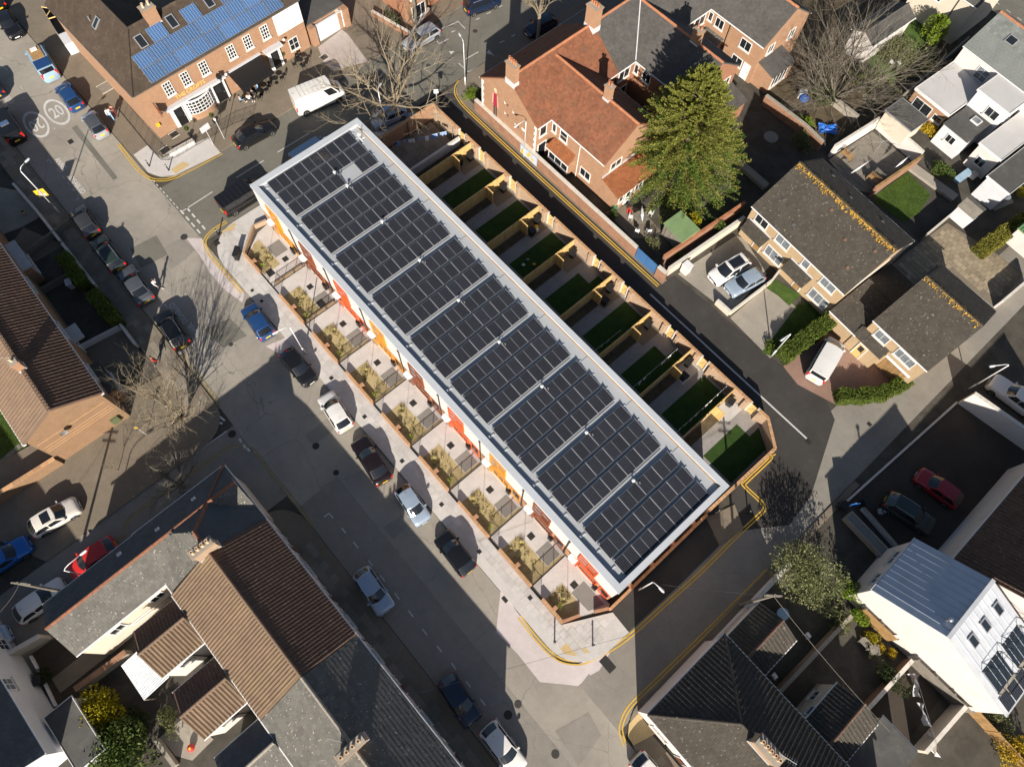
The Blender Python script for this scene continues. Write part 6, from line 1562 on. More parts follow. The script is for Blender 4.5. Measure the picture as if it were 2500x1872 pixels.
cars = [
 ('parked_car','black saloon at the very top left with its tail lights showing','car','hatch','black',vt(1,-150,-110,25,95)),
 ('parked_car','black hatchback with a white front plate above the pale blue camper van','car','hatch','black',vt(1,165,345,-5,85)),
 ('camper_van','pale blue camper van with a roof rack beside the pub','van','van','palblue',vt(1,262,372,447,672,.9),dict(extra=camper)),
 ('parked_car','royal blue hatchback parked behind the pale blue camper van','car','hatch','blue',vt(1,525,728,648,898)),
 ('parked_car','silver hatchback with grey roof next to two pedestrians by the pub','car','small','silver',vt(1,742,965,858,1130),dict(roofcol='grey')),
 ('solar_van','black van with a small solar panel on its roof, left edge','van','van','black',vt(1,-40,905,150,1195,.9),dict(extra=solarvan)),
 ('parked_car','dark blue car cut by the left edge above the solar van','car','hatch','navy',vt(1,-150,620,-5,820)),
 ('parked_car','dark grey hatchback parked nearest the warning sign lamp post','car','hatch','darkgrey',vt(5,645,175,785,385)),
 ('parked_car','dark green estate car with sunroof between two grey cars','car','estate','green',vt(5,832,448,985,650),dict(pano='front')),
 ('parked_car','grey saloon beside the pedestrian in a white shirt','car','sedan','grey',vt(5,1050,678,1232,945)),
 ('parked_car','black off-road car in the disabled bay','car','suv','black',vt(5,1370,1055,1538,1322)),
 ('parked_van','black van with ribbed roof tucked beside the end of the terrace','van','van','black',(T(-3.95,2.1),T(-3.95,-2.85)),dict(extra=ribs)),
 ('parked_car','bright blue hatchback first in the row before the terrace','car','hatch','blue',(g(5,2095,1005,.6),g(6,112,1236,.6))),
 ('parked_car','black hatchback facing away down the street, second before the terrace','car','hatch','black',vt(6,478,1622,278,1388)),
 ('parked_car','white hatchback with dark rear window, third before the terrace','car','hatch','white',vt(10,588,135,785,448)),
 ('parked_car','black saloon with red tail lights, fourth before the terrace','car','sedan','redsheen',vt(10,878,520,1105,882)),
 ('parked_car','small pale silver hatchback facing down the street, fifth before the terrace','car','small','steelblue',vt(10,1428,1215,1252,945)),
 ('parked_car','black hatchback with red tail lights, last before the terrace','car','hatch','black',vt(10,1595,1352,1795,1612)),
 ('parked_car','pale blue silver hatchback half on the shaded pavement, lower street','car','hatch','steelblue',vt(14,1125,345,895,0)),
 ('parked_car','dark navy hatchback in the shade of the lower street','car','hatch','navy',vt(14,1852,1278,1612,905)),
 ('parked_car','white hatchback at the bottom edge of the lower street','car','hatch','white',vt(14,2215,1650,1985,1345)),
 ('parked_car','white car cut by the bottom edge near the hipped house','car','hatch','white',vt(15,1330,1880,1130,1640)),
 ('parked_car','cream hatchback with a sunroof in the side street','car','hatch','cream',vt(9,640,1075,285,1285),dict(pano='front')),
 ('parked_car','bright blue hatchback at the left edge of the side street','car','hatch','brightblue',vt(9,215,1410,-120,1630)),
 ('parked_car','red hatchback half hidden by the slate range','car','hatch','red',vt(9,635,1625,925,1430)),
 ('parked_car','white hatchback behind the slate range in the side street','car','hatch','white',vt(13,525,125,165,385)),
 ('parked_car','silver car cut by the left edge below the white hatchback','car','hatch','steelblue',vt(13,30,545,-300,770)),
 ('delivery_van','large white panel van parked opposite the terrace end','van','bigvan','white',(g(2,752,720,1.1),g(2,322,890,1.1)),dict(extra=ribs)),
 ('parked_car','black saloon with bright wheels outside the pub','car','sedan','black',(G(668,301,.6),G(573,352,.6))),
 ('parked_van','pale blue van mostly hidden behind the terrace roof','van','van','palblue',(T(-3.7,10.9),T(-3.7,6.0))),
 ('parked_car','pale silver hatchback under the bare street tree','car','hatch','steelblue',vt(2,1010,1040,1255,925)),
 ('parked_car','silver estate car in the white bay at the top','car','estate','silver',vt(2,1275,400,1540,245)),
 ('parked_car','dark blue people carrier at the top edge','car','mpv','navy',vt(2,2045,-10,1795,80)),
 ('parked_car','dark blue car under the small bare tree at the top','car','hatch','navy',vt(3,160,275,385,165)),
 ('parked_car','black car at the top right corner','car','hatch','navy',vt(4,1790,80,1690,-60)),
 ('parked_car','white people carrier with black glass roof on the concrete drive','car','mpv','white',vt(7,1712,775,2025,595),dict(pano='full')),
 ('parked_car','silver coupe beside the white people carrier on the drive','car','hatch','steelblue',vt(7,1850,870,2140,715)),
 ('parked_van','plain white van on the red block paved drive','van','van','white',vt(8,628,1290,455,1590,.9)),
 ('parked_car','dark red hatchback alone in the shaded car park','car','hatch','darkred',vt(12,1318,815,1645,1055)),
 ('parked_car','black green car beside rubbish bags in the shaded car park','car','suv','green',vt(12,1440,1280,1035,1020)),
 ('pickup_truck','white pickup truck behind the tall white wall','pickup','pickup','white',vt(12,1930,30,2340,330),dict(extra=pickbed)),
]
for c_ in cars:
    kw = c_[6] if len(c_) > 6 else {}
    vehicle(c_[0], c_[1], c_[2], c_[3], c_[4], c_[5][0], c_[5][1], **kw)
# ================================================================ back gardens of the terrace
FX = [6.55, 11.9, 17.2, 22.5, 27.85, 33.15, 38.45, 43.8]
GAPS = [(4.35,5.45),(7.65,8.6),(12.55,13.6),(18.39,19.34),(25.14,26.07),(29.09,29.99),(35.35,36.28),(39.54,40.48),(45.65,46.6)]
RY = 21.72
rear = thing('rear_wall', 'long brick wall with timber gates between the back gardens and the lane', 'wall', T(0,0), T_A)
xs = [0.1]+[v for gq in GAPS for v in gq]+[47.7]
for i in range(0, len(xs), 2):
    coping_wall(rear, xs[i], xs[i+1], RY, 1.85, .24, 'brick_garden')
    for x in ((xs[i]+.25, xs[i+1]-.55) if xs[i+1]-xs[i] > 2 else (xs[i]+.1,)):
        mb = MB(); mb.box(x, x+.34, RY-.34, RY-.125, 0, 1.78, bottom=False); mb.build('pier', 'brick_garden', rear)
bw = thing('rear_wall', 'brick wall with pale coping round the last back garden, beside the yellow lines', 'wall')
pts = Tl([(47.7,RY),(49.95,20.05),(49.78,11.5)])
for i in range(2):
    a, b = pts[i], pts[i+1]; d = b-a; L_ = d.length; ex = d.normalized(); ey = Vector((-ex.y,ex.x,0))
    mb = MB(); mb.obox(a, ex, ey, EZ, 0, L_, -.12, .12, 0, 1.65); mb.build('wall', 'brick_garden', bw)
    mb = MB(); n = int(L_/.08)
    for k in range(n): mb.obox(a, ex, ey, EZ, L_*k/n+.004, L_*(k+1)/n-.004, -.14, .14, 1.651, 1.75)
    mb.build('coping_bricks', 'coping_brick', bw, kind='stuff')
bw = thing('side_wall', 'tall brick wall closing the first back garden from the cross street', 'wall', T(0,0), T_A)
coping_wall(bw, 12.6, 21.85, .0, 1.95, .24, 'brick_orange', along='y')
for y in (14.6,18.0): 
    mb = MB(); mb.box(.125,.4,y,y+.35,0,1.9,bottom=False); mb.build('pier', 'brick_orange', bw)
# gates
gt_me = MB()
for i in range(7): gt_me.box(.02+i*.125,.02+i*.125+.118,-.02,.0,.06,1.72)
gt_b = MB()
for z in (.3,1.45): gt_b.box(.02,.88,-.06,-.021,z,z+.11)
gt_b.obox((.06,-.04,.4), Vector((.62,0,.78)).normalized(), Vector((0,1,0)), Vector((-.78,0,.62)).normalized(), 0, 1.3, -.018, .018, -.05, .05)
post_me = MB(); post_me.box(-.07,.07,-.12,.12,0,1.85); pme = post_me.mesh('gate_post','stone_trim'); gm1 = gt_me.mesh('boards','timber'); gm2 = gt_b.mesh('brace','timber')
PN = ['first','second','third','fourth','fifth','sixth','seventh','eighth','ninth']
for i, (a, b) in enumerate(GAPS):
    gt = thing('timber_gate', f'{PN[i]} timber gate in the lane wall, counted from the cross street', 'gate', T(a+.06,RY), T_A, 'timber gates in the lane wall')
    for m_, n_ in ((gm1,'boards'),(gm2,'brace')): o = put(m_, n_, gt); o.scale = ((b-a-.12)/.9,1,1)
    put(pme, 'gate_post', gt, loc=(0,0,0)); put(pme, 'gate_post', gt, loc=(b-a-.12,0,0))
# fences
def fence_panel(mb, L, h, rg, th=.03):
    n = max(1, int(L/.125))
    for i in range(n): mb.box(L*i/n+.004, L*(i+1)/n-.004, -th/2, th/2, .06, h+rg.uniform(-.008,.008), bottom=False)
rgf = random.Random(5)
def timber_fence(label, x, y0, y1, h=1.75, ret=True, mat='timber'):
    f = thing('timber_fence', label, 'fence', T(x,y0), T_A+math.pi/2, 'timber fences between the back gardens')
    L = y1-y0; n = round(L/1.8)
    for i in range(n):
        mb = MB(); fence_panel(mb, L/n-.1, h, rgf); o = mb.build('fence_panel', mat, f); o.location = (L/n*i+.05,0,0)
        mb = MB(); mb.box(-.05,.05,-.05,.05,0,h+.05); o = mb.build('post', mat, f); o.location = (L/n*i,0,0)
    mb = MB(); mb.box(0,L,-.045,.045,h+.012,h+.05); mb.build('top_rail', mat, f)
    if ret:
        s = y1-2.55-y0
        mb = MB(); fence_panel(mb, 1.0, h, rgf); o = mb.build('return_panel', mat, f); o.location = (s,0,0); o.rotation_euler = (0,0,-math.pi/2)
        mb = MB(); mb.box(-.045,.045,-1.0,0,h+.012,h+.05); o = mb.build('return_rail', mat, f); o.location = (s,0,0)
        mb = MB(); mb.box(-.05,.05,-.05,.05,0,h+.06); o = mb.build('post', mat, f); o.location = (s,-1.0,0)
for i, x in enumerate(FX): timber_fence(f'{PN[i]} timber fence across the back gardens, counted from the cross street', x, 12.55, RY-.15)
X = [.15]+FX+[49.7]
bins = []
def wheelie(label, p, col='bin_black', rot=0.0, grp='wheelie bins in the back gardens'):
    b = thing('wheelie_bin', label, 'bin', p, rot, grp)
    mb = MB(); q0 = [(-.22,-.26),(.22,-.26),(.22,.26),(-.22,.26)]; q1 = [(-.28,-.34),(.28,-.34),(.28,.34),(-.28,.34)]
    for i in range(4):
        j = (i+1) % 4; mb.face([(*q0[i],.06),(*q0[j],.06),(*q1[j],.95),(*q1[i],.95)])
    mb.build('body', col, b)
    mb = MB(); mb.box(-.3,.3,-.38,.36,.952,1.03); mb.box(-.26,.26,-.42,-.38,.96,1.0); mb.build('lid', col, b)
    for s in (-.22,.22):
        mb = MB(); mb.lathe([(.1,-.03),(.1,.03)], 12); o = mb.build('wheel', 'tyre', b); o.location = (s,.3,.1); o.rotation_euler = (0,math.pi/2,0)
def washing(label, p0, p1, h, n, seed, cols=('cloth_white',), prop=True):
    rg = random.Random(seed); w = thing('washing_line', label, 'washing line', (p0[0],p0[1],0)); a = Vector((0,0,h)); b = Vector((p1[0]-p0[0],p1[1]-p0[1],h)); d = b-a; ex = d.normalized()
    mb = MB(); mb.tube([a, a.lerp(b,.5)-EZ*.12, b], .008, 4); mb.build('line', 'plastic_white', w)
    if prop:
        mb = MB(); mb.tube([(0,0,0),(0,0,h)], .025, 5); mb.build('pole', 'alu', w); mb = MB(); mb.tube([(b.x,b.y,0),(b.x,b.y,h)], .025, 5); mb.build('pole', 'alu', w)
    t = .08
    for i in range(n):
        l = rg.uniform(.3,.75)/d.length; hh = rg.uniform(.3,.8); mb = MB()
        if t+l > .95: break
        for k in range(4):
            u0 = t+l*k/4; u1 = t+l*(k+1)/4; o0 = ex.cross(EZ)*rg.uniform(-.12,.12); sg = lambda u: a.lerp(b,u)-EZ*(.12*(1-abs(2*u-1)))
            mb.face([sg(u0),sg(u1),sg(u1)-EZ*hh+o0,sg(u0)-EZ*hh+o0])
        mb.build('cloth', rg.choice(cols), w); t += l+rg.uniform(.02,.06)
plain('cloth_pink', (.62,.36,.38), .9, 0); plain('cloth_blue', (.20,.30,.55), .9, 0)
for i in range(9):
    x0, x1 = X[i], X[i+1]
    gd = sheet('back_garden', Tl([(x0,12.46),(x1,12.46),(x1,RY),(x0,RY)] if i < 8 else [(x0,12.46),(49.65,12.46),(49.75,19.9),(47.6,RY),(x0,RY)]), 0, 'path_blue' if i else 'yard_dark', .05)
    if i == 0:
        slabs(gd, Tl([(.3,12.8),(4.6,12.8),(4.6,21.4),(.3,21.4)]), .9, .9, .07, T_A, 'slab_brown', 60, seed=31, bond=False)
        wall_run('dividing_wall', 'pale low block wall inside the first back garden', [T(4.75,13.2), T(4.75,21.4)], 1.1, .2, 'render_grey', 'stone_trim')
        continue
    typeB = (GAPS[i][0]-x0) > 2.0 and i < 8
    pa = 1.0; pb = 2.4 if i != 8 else 2.35
    sheet('planting_bed', Tl([(x0+.08,14.4),(x0+pa,14.4),(x0+pa,19.0),(x0+.08,19.0)]), .058, 'soil', kind=None, parent=gd)
    sheet('bin_pad', Tl([(x0+.08,19.1),(x0+1.7,19.1),(x0+1.7,21.5),(x0+.08,21.5)]), .060, 'flags_brown' if i < 7 else 'flags_pale', kind=None, parent=gd)
    if typeB or i == 8: lawn = [(x0+pb,15.4),(x1-.18,15.4),(x1-.18,21.3 if i < 8 else 20.2),(x0+pb+1.55,21.3),(x0+pb+1.55,20.0),(x0+pb,20.0)]
    else: lawn = [(x0+pb,15.4),(x1-.18,15.4),(x1-.18,21.3),(x0+pb,21.3)]
    sheet('lawn', Tl(lawn), .062, 'turf_new', kind=None, parent=gd)
    sheet('patio', Tl([(x0+2.5,12.6),(x1-.2,12.6),(x1-.2,15.2),(x0+2.5,15.2)]), .062, 'pad_grey', kind=None, parent=gd)
    wheelie(f'black wheelie bin by the lane wall in the {PN[i]} back garden', T(x0+.55,20.9), 'bin_black', T_A+.2)
    if i in (3,5,7): wheelie(f'dark wheelie bin beside the return fence in the {PN[i]} back garden', T(x0+1.25,19.5), 'bin_black', T_A+1.6)
    if i in (2,4,6):
        rg = random.Random(60+i); pl = thing('bed_planting', f'low dark plants in the soil bed of the {PN[i]} back garden', 'plants', T(0,0), T_A)
        mb = MB()
        for k in range(10): leafball(mb, (x0+rg.uniform(.25,.85), rg.uniform(14.7,18.7), .15), .16, 40, .04, rg)
        mb.build('foliage', 'leaf_sage', pl, kind='stuff')
bag = thing('recycling_bags', 'yellow bag and clear recycling bags by the return fence, third back garden', 'rubbish bags', T(18.05,19.7), T_A)
def blob(mb, c, r, rg, n=8, sq=.8):
    prof = [(r*math.sin(math.pi*(k+.001)/6)*rg.uniform(.9,1.1), -r*sq*math.cos(math.pi*k/6)) for k in range(7)]
    mb.lathe(prof, n, (c[0],c[1],c[2]+r*sq))
rgb = random.Random(4)
for c, r, m_ in (((.1,.7,.05),.26,'plastic_yellow'),((0,.2,.05),.28,'glass_pale'),((.4,.5,.05),.22,'plastic_white'),((0,-.4,.05),.24,'glass_pale')):
    mb = MB(); blob(mb, c, r, rgb); mb.build('bag', m_, bag, smooth=True)
washing('washing line with white clothes in the shaded first back garden', T(1.1,15.2), T(3.9,21.1), 1.7, 8, 1, ('cloth_white','cloth_white','cloth_pink','cloth_blue'))
washing('line of white washing across the lawn of the sixth back garden', T(37.5,14.6), T(37.5,20.6), 1.7, 9, 2)
washing('line of white and blue washing across the lawn of the eighth back garden', T(43.1,14.2), T(43.1,21.3), 1.7, 9, 3, ('cloth_white','cloth_white','cloth_blue'))
washing('short line with two white cloths in the shaded fifth back garden', T(32.5,14.6), T(32.6,18.0), 1.6, 3, 4)
for k, x, y, m_, nm in ((7,130,650,'plastic_white','white'),(7,165,605,'glass_pale','pale'),(7,220,645,'plastic_yellow','yellow')):
    t_ = thing('garden_toy', f'small {nm} toy lying on the third garden lawn', 'toy', g(k,x,y,.06)); mb = MB(); blob(mb, (0,0,0), .16, rgb, 8); mb.build('body', m_, t_); mb = MB(); mb.box(-.2,.2,-.04,.04,.05,.1); mb.build('handle', m_, t_)
# ================================================================ vegetation
def leafmat(name, c1, c2, rough=.65, trans=.25):
    m, nt, b = mk(name); b.inputs['Roughness'].default_value = rough; b.inputs['Specular IOR Level'].default_value = .25
    ri = nt.nodes.new('ShaderNodeNewGeometry').outputs['Random Per Island']
    P = wpos(nt)
    o = mixc(nt, ri, c1, c2)
    o = mixc(nt, ramp(nt, noise(nt, P, .9, 3, .6), .35, .65), mixc(nt, 1.0, o, (.72,.74,.7), 'MULTIPLY'), o)
    nt.links.new(o, b.inputs['Base Color'])
    if trans:
        tr = nt.nodes.new('ShaderNodeBsdfTranslucent'); nt.links.new(o, tr.inputs['Color'])
        ms = nt.nodes.new('ShaderNodeMixShader'); ms.inputs[0].default_value = trans
        out = [n for n in nt.nodes if n.type == 'OUTPUT_MATERIAL'][0]
        nt.links.new(b.outputs[0], ms.inputs[1]); nt.links.new(tr.outputs[0], ms.inputs[2]); nt.links.new(ms.outputs[0], out.inputs['Surface'])
    return m
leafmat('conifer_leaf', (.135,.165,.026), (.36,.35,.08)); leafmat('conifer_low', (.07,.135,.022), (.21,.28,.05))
leafmat('yellow_leaf', (.30,.26,.012), (.48,.40,.02)); leafmat('bush_leaf', (.035,.070,.014), (.14,.19,.04)); leafmat('hedge_leaf', (.05,.09,.012), (.20,.25,.04))
leafmat('olive_leaf', (.085,.10,.035), (.24,.25,.11)); leafmat('dark_leaf', (.02,.035,.010), (.07,.09,.03)); leafmat('gold_leaf', (.45,.30,.015), (.62,.44,.03)); leafmat('bright_leaf', (.10,.18,.012), (.26,.34,.03)); leafmat('cypress_leaf', (.13,.13,.02), (.30,.27,.05))
leafmat('wispy_leaf', (.13,.155,.06), (.33,.34,.16))
plain('bark', (.17,.13,.085), .9, .25, 3, fine=.3); plain('bark_pale', (.25,.205,.14), .9, .25, 3, fine=.25); plain('bark_grey', (.15,.13,.10), .9, .25, 3, fine=.25); plain('bark_red', (.20,.13,.11), .9, .2, 3)
def leaf_mesh(name, C, D, size, mat, aspect=.45, rs=None, jitter=.5):
    """diamond leaves: centres C, long axes D"""
    rs = rs or np.random.RandomState(1); n = len(C)
    D = D/np.maximum(np.linalg.norm(D, axis=1, keepdims=True), 1e-6)
    S = np.cross(D, rs.normal(size=(n,3))); S /= np.maximum(np.linalg.norm(S, axis=1, keepdims=True), 1e-6)
    l = (size*rs.uniform(1-jitter,1+jitter,n))[:,None]
    V = np.stack([C-D*l, C-S*l*aspect, C+D*l, C+S*l*aspect], 1).reshape(-1,3)
    me = bpy.data.meshes.new(name); me.vertices.add(n*4); me.vertices.foreach_set('co', V.astype('f').ravel())
    me.loops.add(n*4); me.loops.foreach_set('vertex_index', np.arange(n*4, dtype='i'))
    me.polygons.add(n); me.polygons.foreach_set('loop_start', np.arange(0,n*4,4,dtype='i'))
    me.update(calc_edges=True); me.materials.append(MATS[mat])
    return me
def bare_tree(label, p, h, seed, mat='bark_pale', lean=(0,0), n1=7, spread=.6, first=.25, r0=.16, depth=4, kids=(5,5,5,4), lens=(.55,.5,.5,.45), up=.2, name='bare_tree', multi=False, ang0=(.35,.8), tmat=None):
    rg = random.Random(seed); root = thing(name, label, 'tree', (p[0],p[1],0))
    tr = MB(); br = MB()
    def grow(a, d, L, r, lev):
        n = 3 if lev < 3 else 2; pts = [a]; rad = [r]; q = Vector(a); dd = Vector(d)
        for i in range(n):
            dd = (dd+Vector((rg.gauss(0,.13), rg.gauss(0,.13), rg.gauss(0,.08)+up*.18))).normalized(); q = q+dd*(L/n); pts.append(Vector(q)); rad.append(r*(1-.62*(i+1)/n))
        br.tube(pts, rad, 6 if lev == 1 else (4 if lev == 2 else 3), False)
        if lev >= depth: return
        for i in range(kids[lev]):
            t = rg.uniform(.25,1.0); f = t*n; k = min(int(f), n-1); b = pts[k].lerp(pts[k+1], f-k)
            base = (pts[k+1]-pts[k]).normalized(); s = base.cross(Vector((rg.gauss(0,1),rg.gauss(0,1),rg.gauss(0,1)))).normalized()
            an = rg.uniform(.35,.95); nd = (base*math.cos(an)+s*math.sin(an)+EZ*up*.35).normalized()
            grow(b, nd, L*lens[lev]*rg.uniform(.7,1.25), max(.006, r*(1-.55*t)*.6), lev+1)
    th = h*first
    if not multi:
        top = Vector((lean[0]*.3, lean[1]*.3, th)); tr.tube([(0,0,-.05),(0,0,.15),top*.5+Vector((.05,0,0)),top], [r0*1.5,r0*1.1,r0,r0*.92], 9)
    else: top = Vector((0,0,.1)); tr.tube([(0,0,-.05),(0,0,.25)], [r0*1.6,r0*1.1], 9)
    for i in range(n1):
        a = 2*math.pi*i/n1+rg.uniform(-.35,.35); an = rg.uniform(*ang0)*(.35 if i == 0 and not multi else 1)
        d = Vector((math.cos(a)*math.sin(an)+lean[0]*.12, math.sin(a)*math.sin(an)+lean[1]*.12, math.cos(an))).normalized()
        st = top if i == 0 else top*rg.uniform(.82,1.0)
        grow(st, d, (h-th)*rg.uniform(.72,1.0)*(.8+spread*.25), r0*rg.uniform(.5,.75), 1)
    tr.build('trunk', tmat or mat, root, smooth=True); br.build('branches', mat, root)
    return root
def ptz(k, x, y): return g(k,x,y,0)
bare_tree('tall bare street tree between the silver cars and the corner of the back gardens', ptz(2,1210,1010), 10.5, 3, 'bark_pale', n1=10, first=.22, r0=.22, kids=(6,6,6,4), ang0=(.5,1.3), spread=.8, lens=(.5,.5,.48,.45))
bare_tree('dense twiggy bare tree on the brown corner by the gable house', ptz(9,1570,360), 6.6, 7, 'bark_pale', n1=15, first=.16, r0=.12, kids=(6,6,5,4), ang0=(.25,.95), lens=(.55,.55,.5,.45), tmat='bark')
bare_tree('low reddish bare tree beside the slate corner house', ptz(9,1560,930), 4.6, 9, 'bark_grey', n1=10, first=.18, r0=.10, kids=(6,5,5,4), ang0=(.6,1.25), lens=(.55,.52,.5,.45), up=.12)
bare_tree('pale trunked bare tree over the dark blue car at the top edge', ptz(3,250,340), 8.0, 11, 'bark_pale', n1=6, first=.45, r0=.20, kids=(5,5,4,4), ang0=(.3,.8))
bare_tree('large many stemmed bare tree in the overgrown garden, top right', ptz(4,600,830), 9.5, 13, 'bark_grey', n1=22, first=.05, r0=.17, kids=(7,7,6,4), ang0=(.25,1.15), multi=True, lens=(.55,.52,.5,.42))
bare_tree('thin leafless whip tree on the grass by the gable house', ptz(9,1000,790), 2.6, 17, 'bark', n1=5, first=.5, r0=.03, depth=3, kids=(4,4,3,3))
bare_tree('bare street tree by the red brick bay house, top edge', ptz(2,1370,230), 8.5, 19, 'bark_grey', n1=6, first=.5, r0=.2, ang0=(.3,.8))
# ---- the big conifer
def conifer(label, p, h, R, seed, n=1500, per=34, mat='conifer_leaf', mat2='conifer_low', base=.2, size=.13, name='conifer_tree', shape=.75):
    rs = np.random.RandomState(seed); root = thing(name, label, 'tree', (p[0],p[1],0))
    mb = MB(); mb.tube([(0,0,0),(0,0,h*.5),(0,0,h*.93)], [.32,.18,.03], 8); mb.build('trunk', 'bark', root)
    Cs = [[], []]; Ds = [[], []]; bm = MB(); up_ = np.array([0,0,1.])
    for i in range(n):
        t = (rs.uniform(0,1)**.95)*.985; z = base+t*(h-base)
        rad = R*((1-t)**shape)*rs.uniform(.62,1.10)+.25
        a = i*2.39996+rs.uniform(-.25,.25); el = rs.uniform(-.12,.30)+.5*t
        d = np.array([math.cos(a)*math.cos(el), math.sin(a)*math.cos(el), math.sin(el)]); side = np.cross(d, up_); side /= np.linalg.norm(side)
        z0 = z-rad*math.tan(el)*.6; o_ = np.array([0,0,z0])
        if i % 3 == 0: bm.tube([tuple(o_), tuple(o_+d*rad)], [.05,.012], 3, False)
        k = per; u = rs.uniform(.30,1.0,k)**.75; sp = (.20+.34*rad*.45)*(1.12-u)*rs.uniform(.5,1.2,k); sg = rs.choice([-1,1],k); v = rs.uniform(0,1,k)
        c = o_[None]+d[None]*(u*rad+v*sp*.6)[:,None]+side[None]*(sg*v*sp)[:,None]+up_[None]*(rs.normal(0,.06,k)-.22*(v*sp)**2-.25*(1-u)**2)[:,None]
        dd = d[None]*.8+side[None]*(sg*rs.uniform(.4,1.2,k))[:,None]+rs.normal(0,.25,(k,3))
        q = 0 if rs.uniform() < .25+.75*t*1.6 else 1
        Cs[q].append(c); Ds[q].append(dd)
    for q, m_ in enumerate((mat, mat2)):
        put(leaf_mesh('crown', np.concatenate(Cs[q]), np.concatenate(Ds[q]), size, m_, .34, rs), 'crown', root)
    bm.build('limbs', 'bark', root)
    return root
conifer('huge yellow green conifer towering over the brick house gardens', (15.8,51.1), 14.2, 7.7, 5, n=900, per=240, size=.092, shape=.74)
# ---- bushes and hedges
def bush(label, p, rx, ry, h, seed, mat, n=1400, size=.07, cat='shrub', name='shrub', clumps=9, rot=0.0, z0=0.0, aspect=.5, spiky=0.0):
    rs = np.random.RandomState(seed); root = thing(name, label, cat, (p[0],p[1],z0), rot)
    Cs = []; Ds = []; k = max(1, n//clumps); bm = MB()
    for i in range(clumps):
        a = rs.uniform(0,6.28); r = math.sqrt(rs.uniform(0,1))*.68; c = np.array([math.cos(a)*r*rx, math.sin(a)*r*ry, h*(.42+.3*(1-r)*rs.uniform(.5,1.2))])
        v = rs.normal(size=(k,3)); v /= np.linalg.norm(v,axis=1,keepdims=True); rad = rs.uniform(.7,1.05,(k,1))**.6
        s = np.array([rx*.42, ry*.42, h*.40])*rs.uniform(.75,1.2)
        q = c+v*rad*s; q[:,2] = np.abs(q[:,2])*.96+.04
        Cs.append(q); Ds.append((v if spiky else rs.normal(size=(k,3)))+rs.normal(0,.5,(k,3))+np.array([0,0,.25+spiky]))
        bm.tube([(0,0,0),(c[0]*.5,c[1]*.5,c[2]*.6),tuple(c)], [.05,.03,.015], 4, False)
    put(leaf_mesh('foliage', np.concatenate(Cs), np.concatenate(Ds), size, mat, aspect, rs), 'foliage', root); bm.build('stems', 'twig', root)
    return root
def hedge(label, pts, w, h, seed, mat, dens=420, size=.06, name='hedge'):
    rs = np.random.RandomState(seed); root = thing(name, label, 'hedge', (pts[0][0],pts[0][1],0)); o = Vector((pts[0][0],pts[0][1],0)); Cs = []; Ns = []; core = MB()
    for i in range(len(pts)-1):
        a = Vector((pts[i][0],pts[i][1],0))-o; b = Vector((pts[i+1][0],pts[i+1][1],0))-o; d = b-a; L = d.length; ex = d.normalized(); ey = Vector((-ex.y,ex.x,0))
        core.obox(a, ex, ey, EZ, 0, L, -w*.40, w*.40, 0, h*.90)
        def add(n, s, t, z): 
            wob = .07*np.sin(s*3.1+i)+.05*np.sin(s*7.3+z*4)
            q = np.array(a)[None]+np.outer(s,np.array(ex))+np.outer(t+np.sign(t)*wob,np.array(ey))+np.outer(z+wob*.7,[0,0,1.]); Cs.append(q+rs.normal(0,.035,q.shape))
        n = int(dens*L*w*1.4); add(n, rs.uniform(-.05,L+.05,n), rs.uniform(-w/2,w/2,n), np.full(n,h)+rs.normal(0,.06,n))
        for s_ in (-1,1): n = int(dens*L*h); add(n, rs.uniform(-.05,L+.05,n), np.full(n,s_*w/2), rs.uniform(.02,h,n))
        for s_ in (0,L): n = int(dens*w*h); add(n, np.full(n,s_)+rs.normal(0,.05,n), rs.uniform(-w/2,w/2,n), rs.uniform(.02,h,n))
    C = np.concatenate(Cs); put(leaf_mesh('foliage', C, rs.normal(size=C.shape), size, mat, .5, rs), 'foliage', root); core.build('inner_twigs', 'dark_leaf', root)
    return root
hedge('clipped green hedge between the lawn and the white van drive', [g(8,150,1440), g(8,560,1130)], 1.5, 1.5, 1, 'hedge_leaf')
hedge('curved clipped hedge round the corner of the block paved drive', [g(12,610,185), g(12,800,185), g(12,980,165), g(12,1190,60)], 1.2, 1.3, 2, 'hedge_leaf')
hedge('long ragged cypress hedge at the right edge', [g(8,1800,560), g(8,2260,250)], 1.4, 2.2, 3, 'cypress_leaf', size=.08)
hedge('sunlit bushy hedge top in the shaded front gardens, upper one', [g(5,600,640), g(5,760,860)], 1.1, 1.9, 4, 'hedge_leaf')
hedge('sunlit bushy hedge top in the shaded front gardens, lower one', [g(5,850,950), g(5,1030,1170)], 1.1, 1.9, 5, 'hedge_leaf')
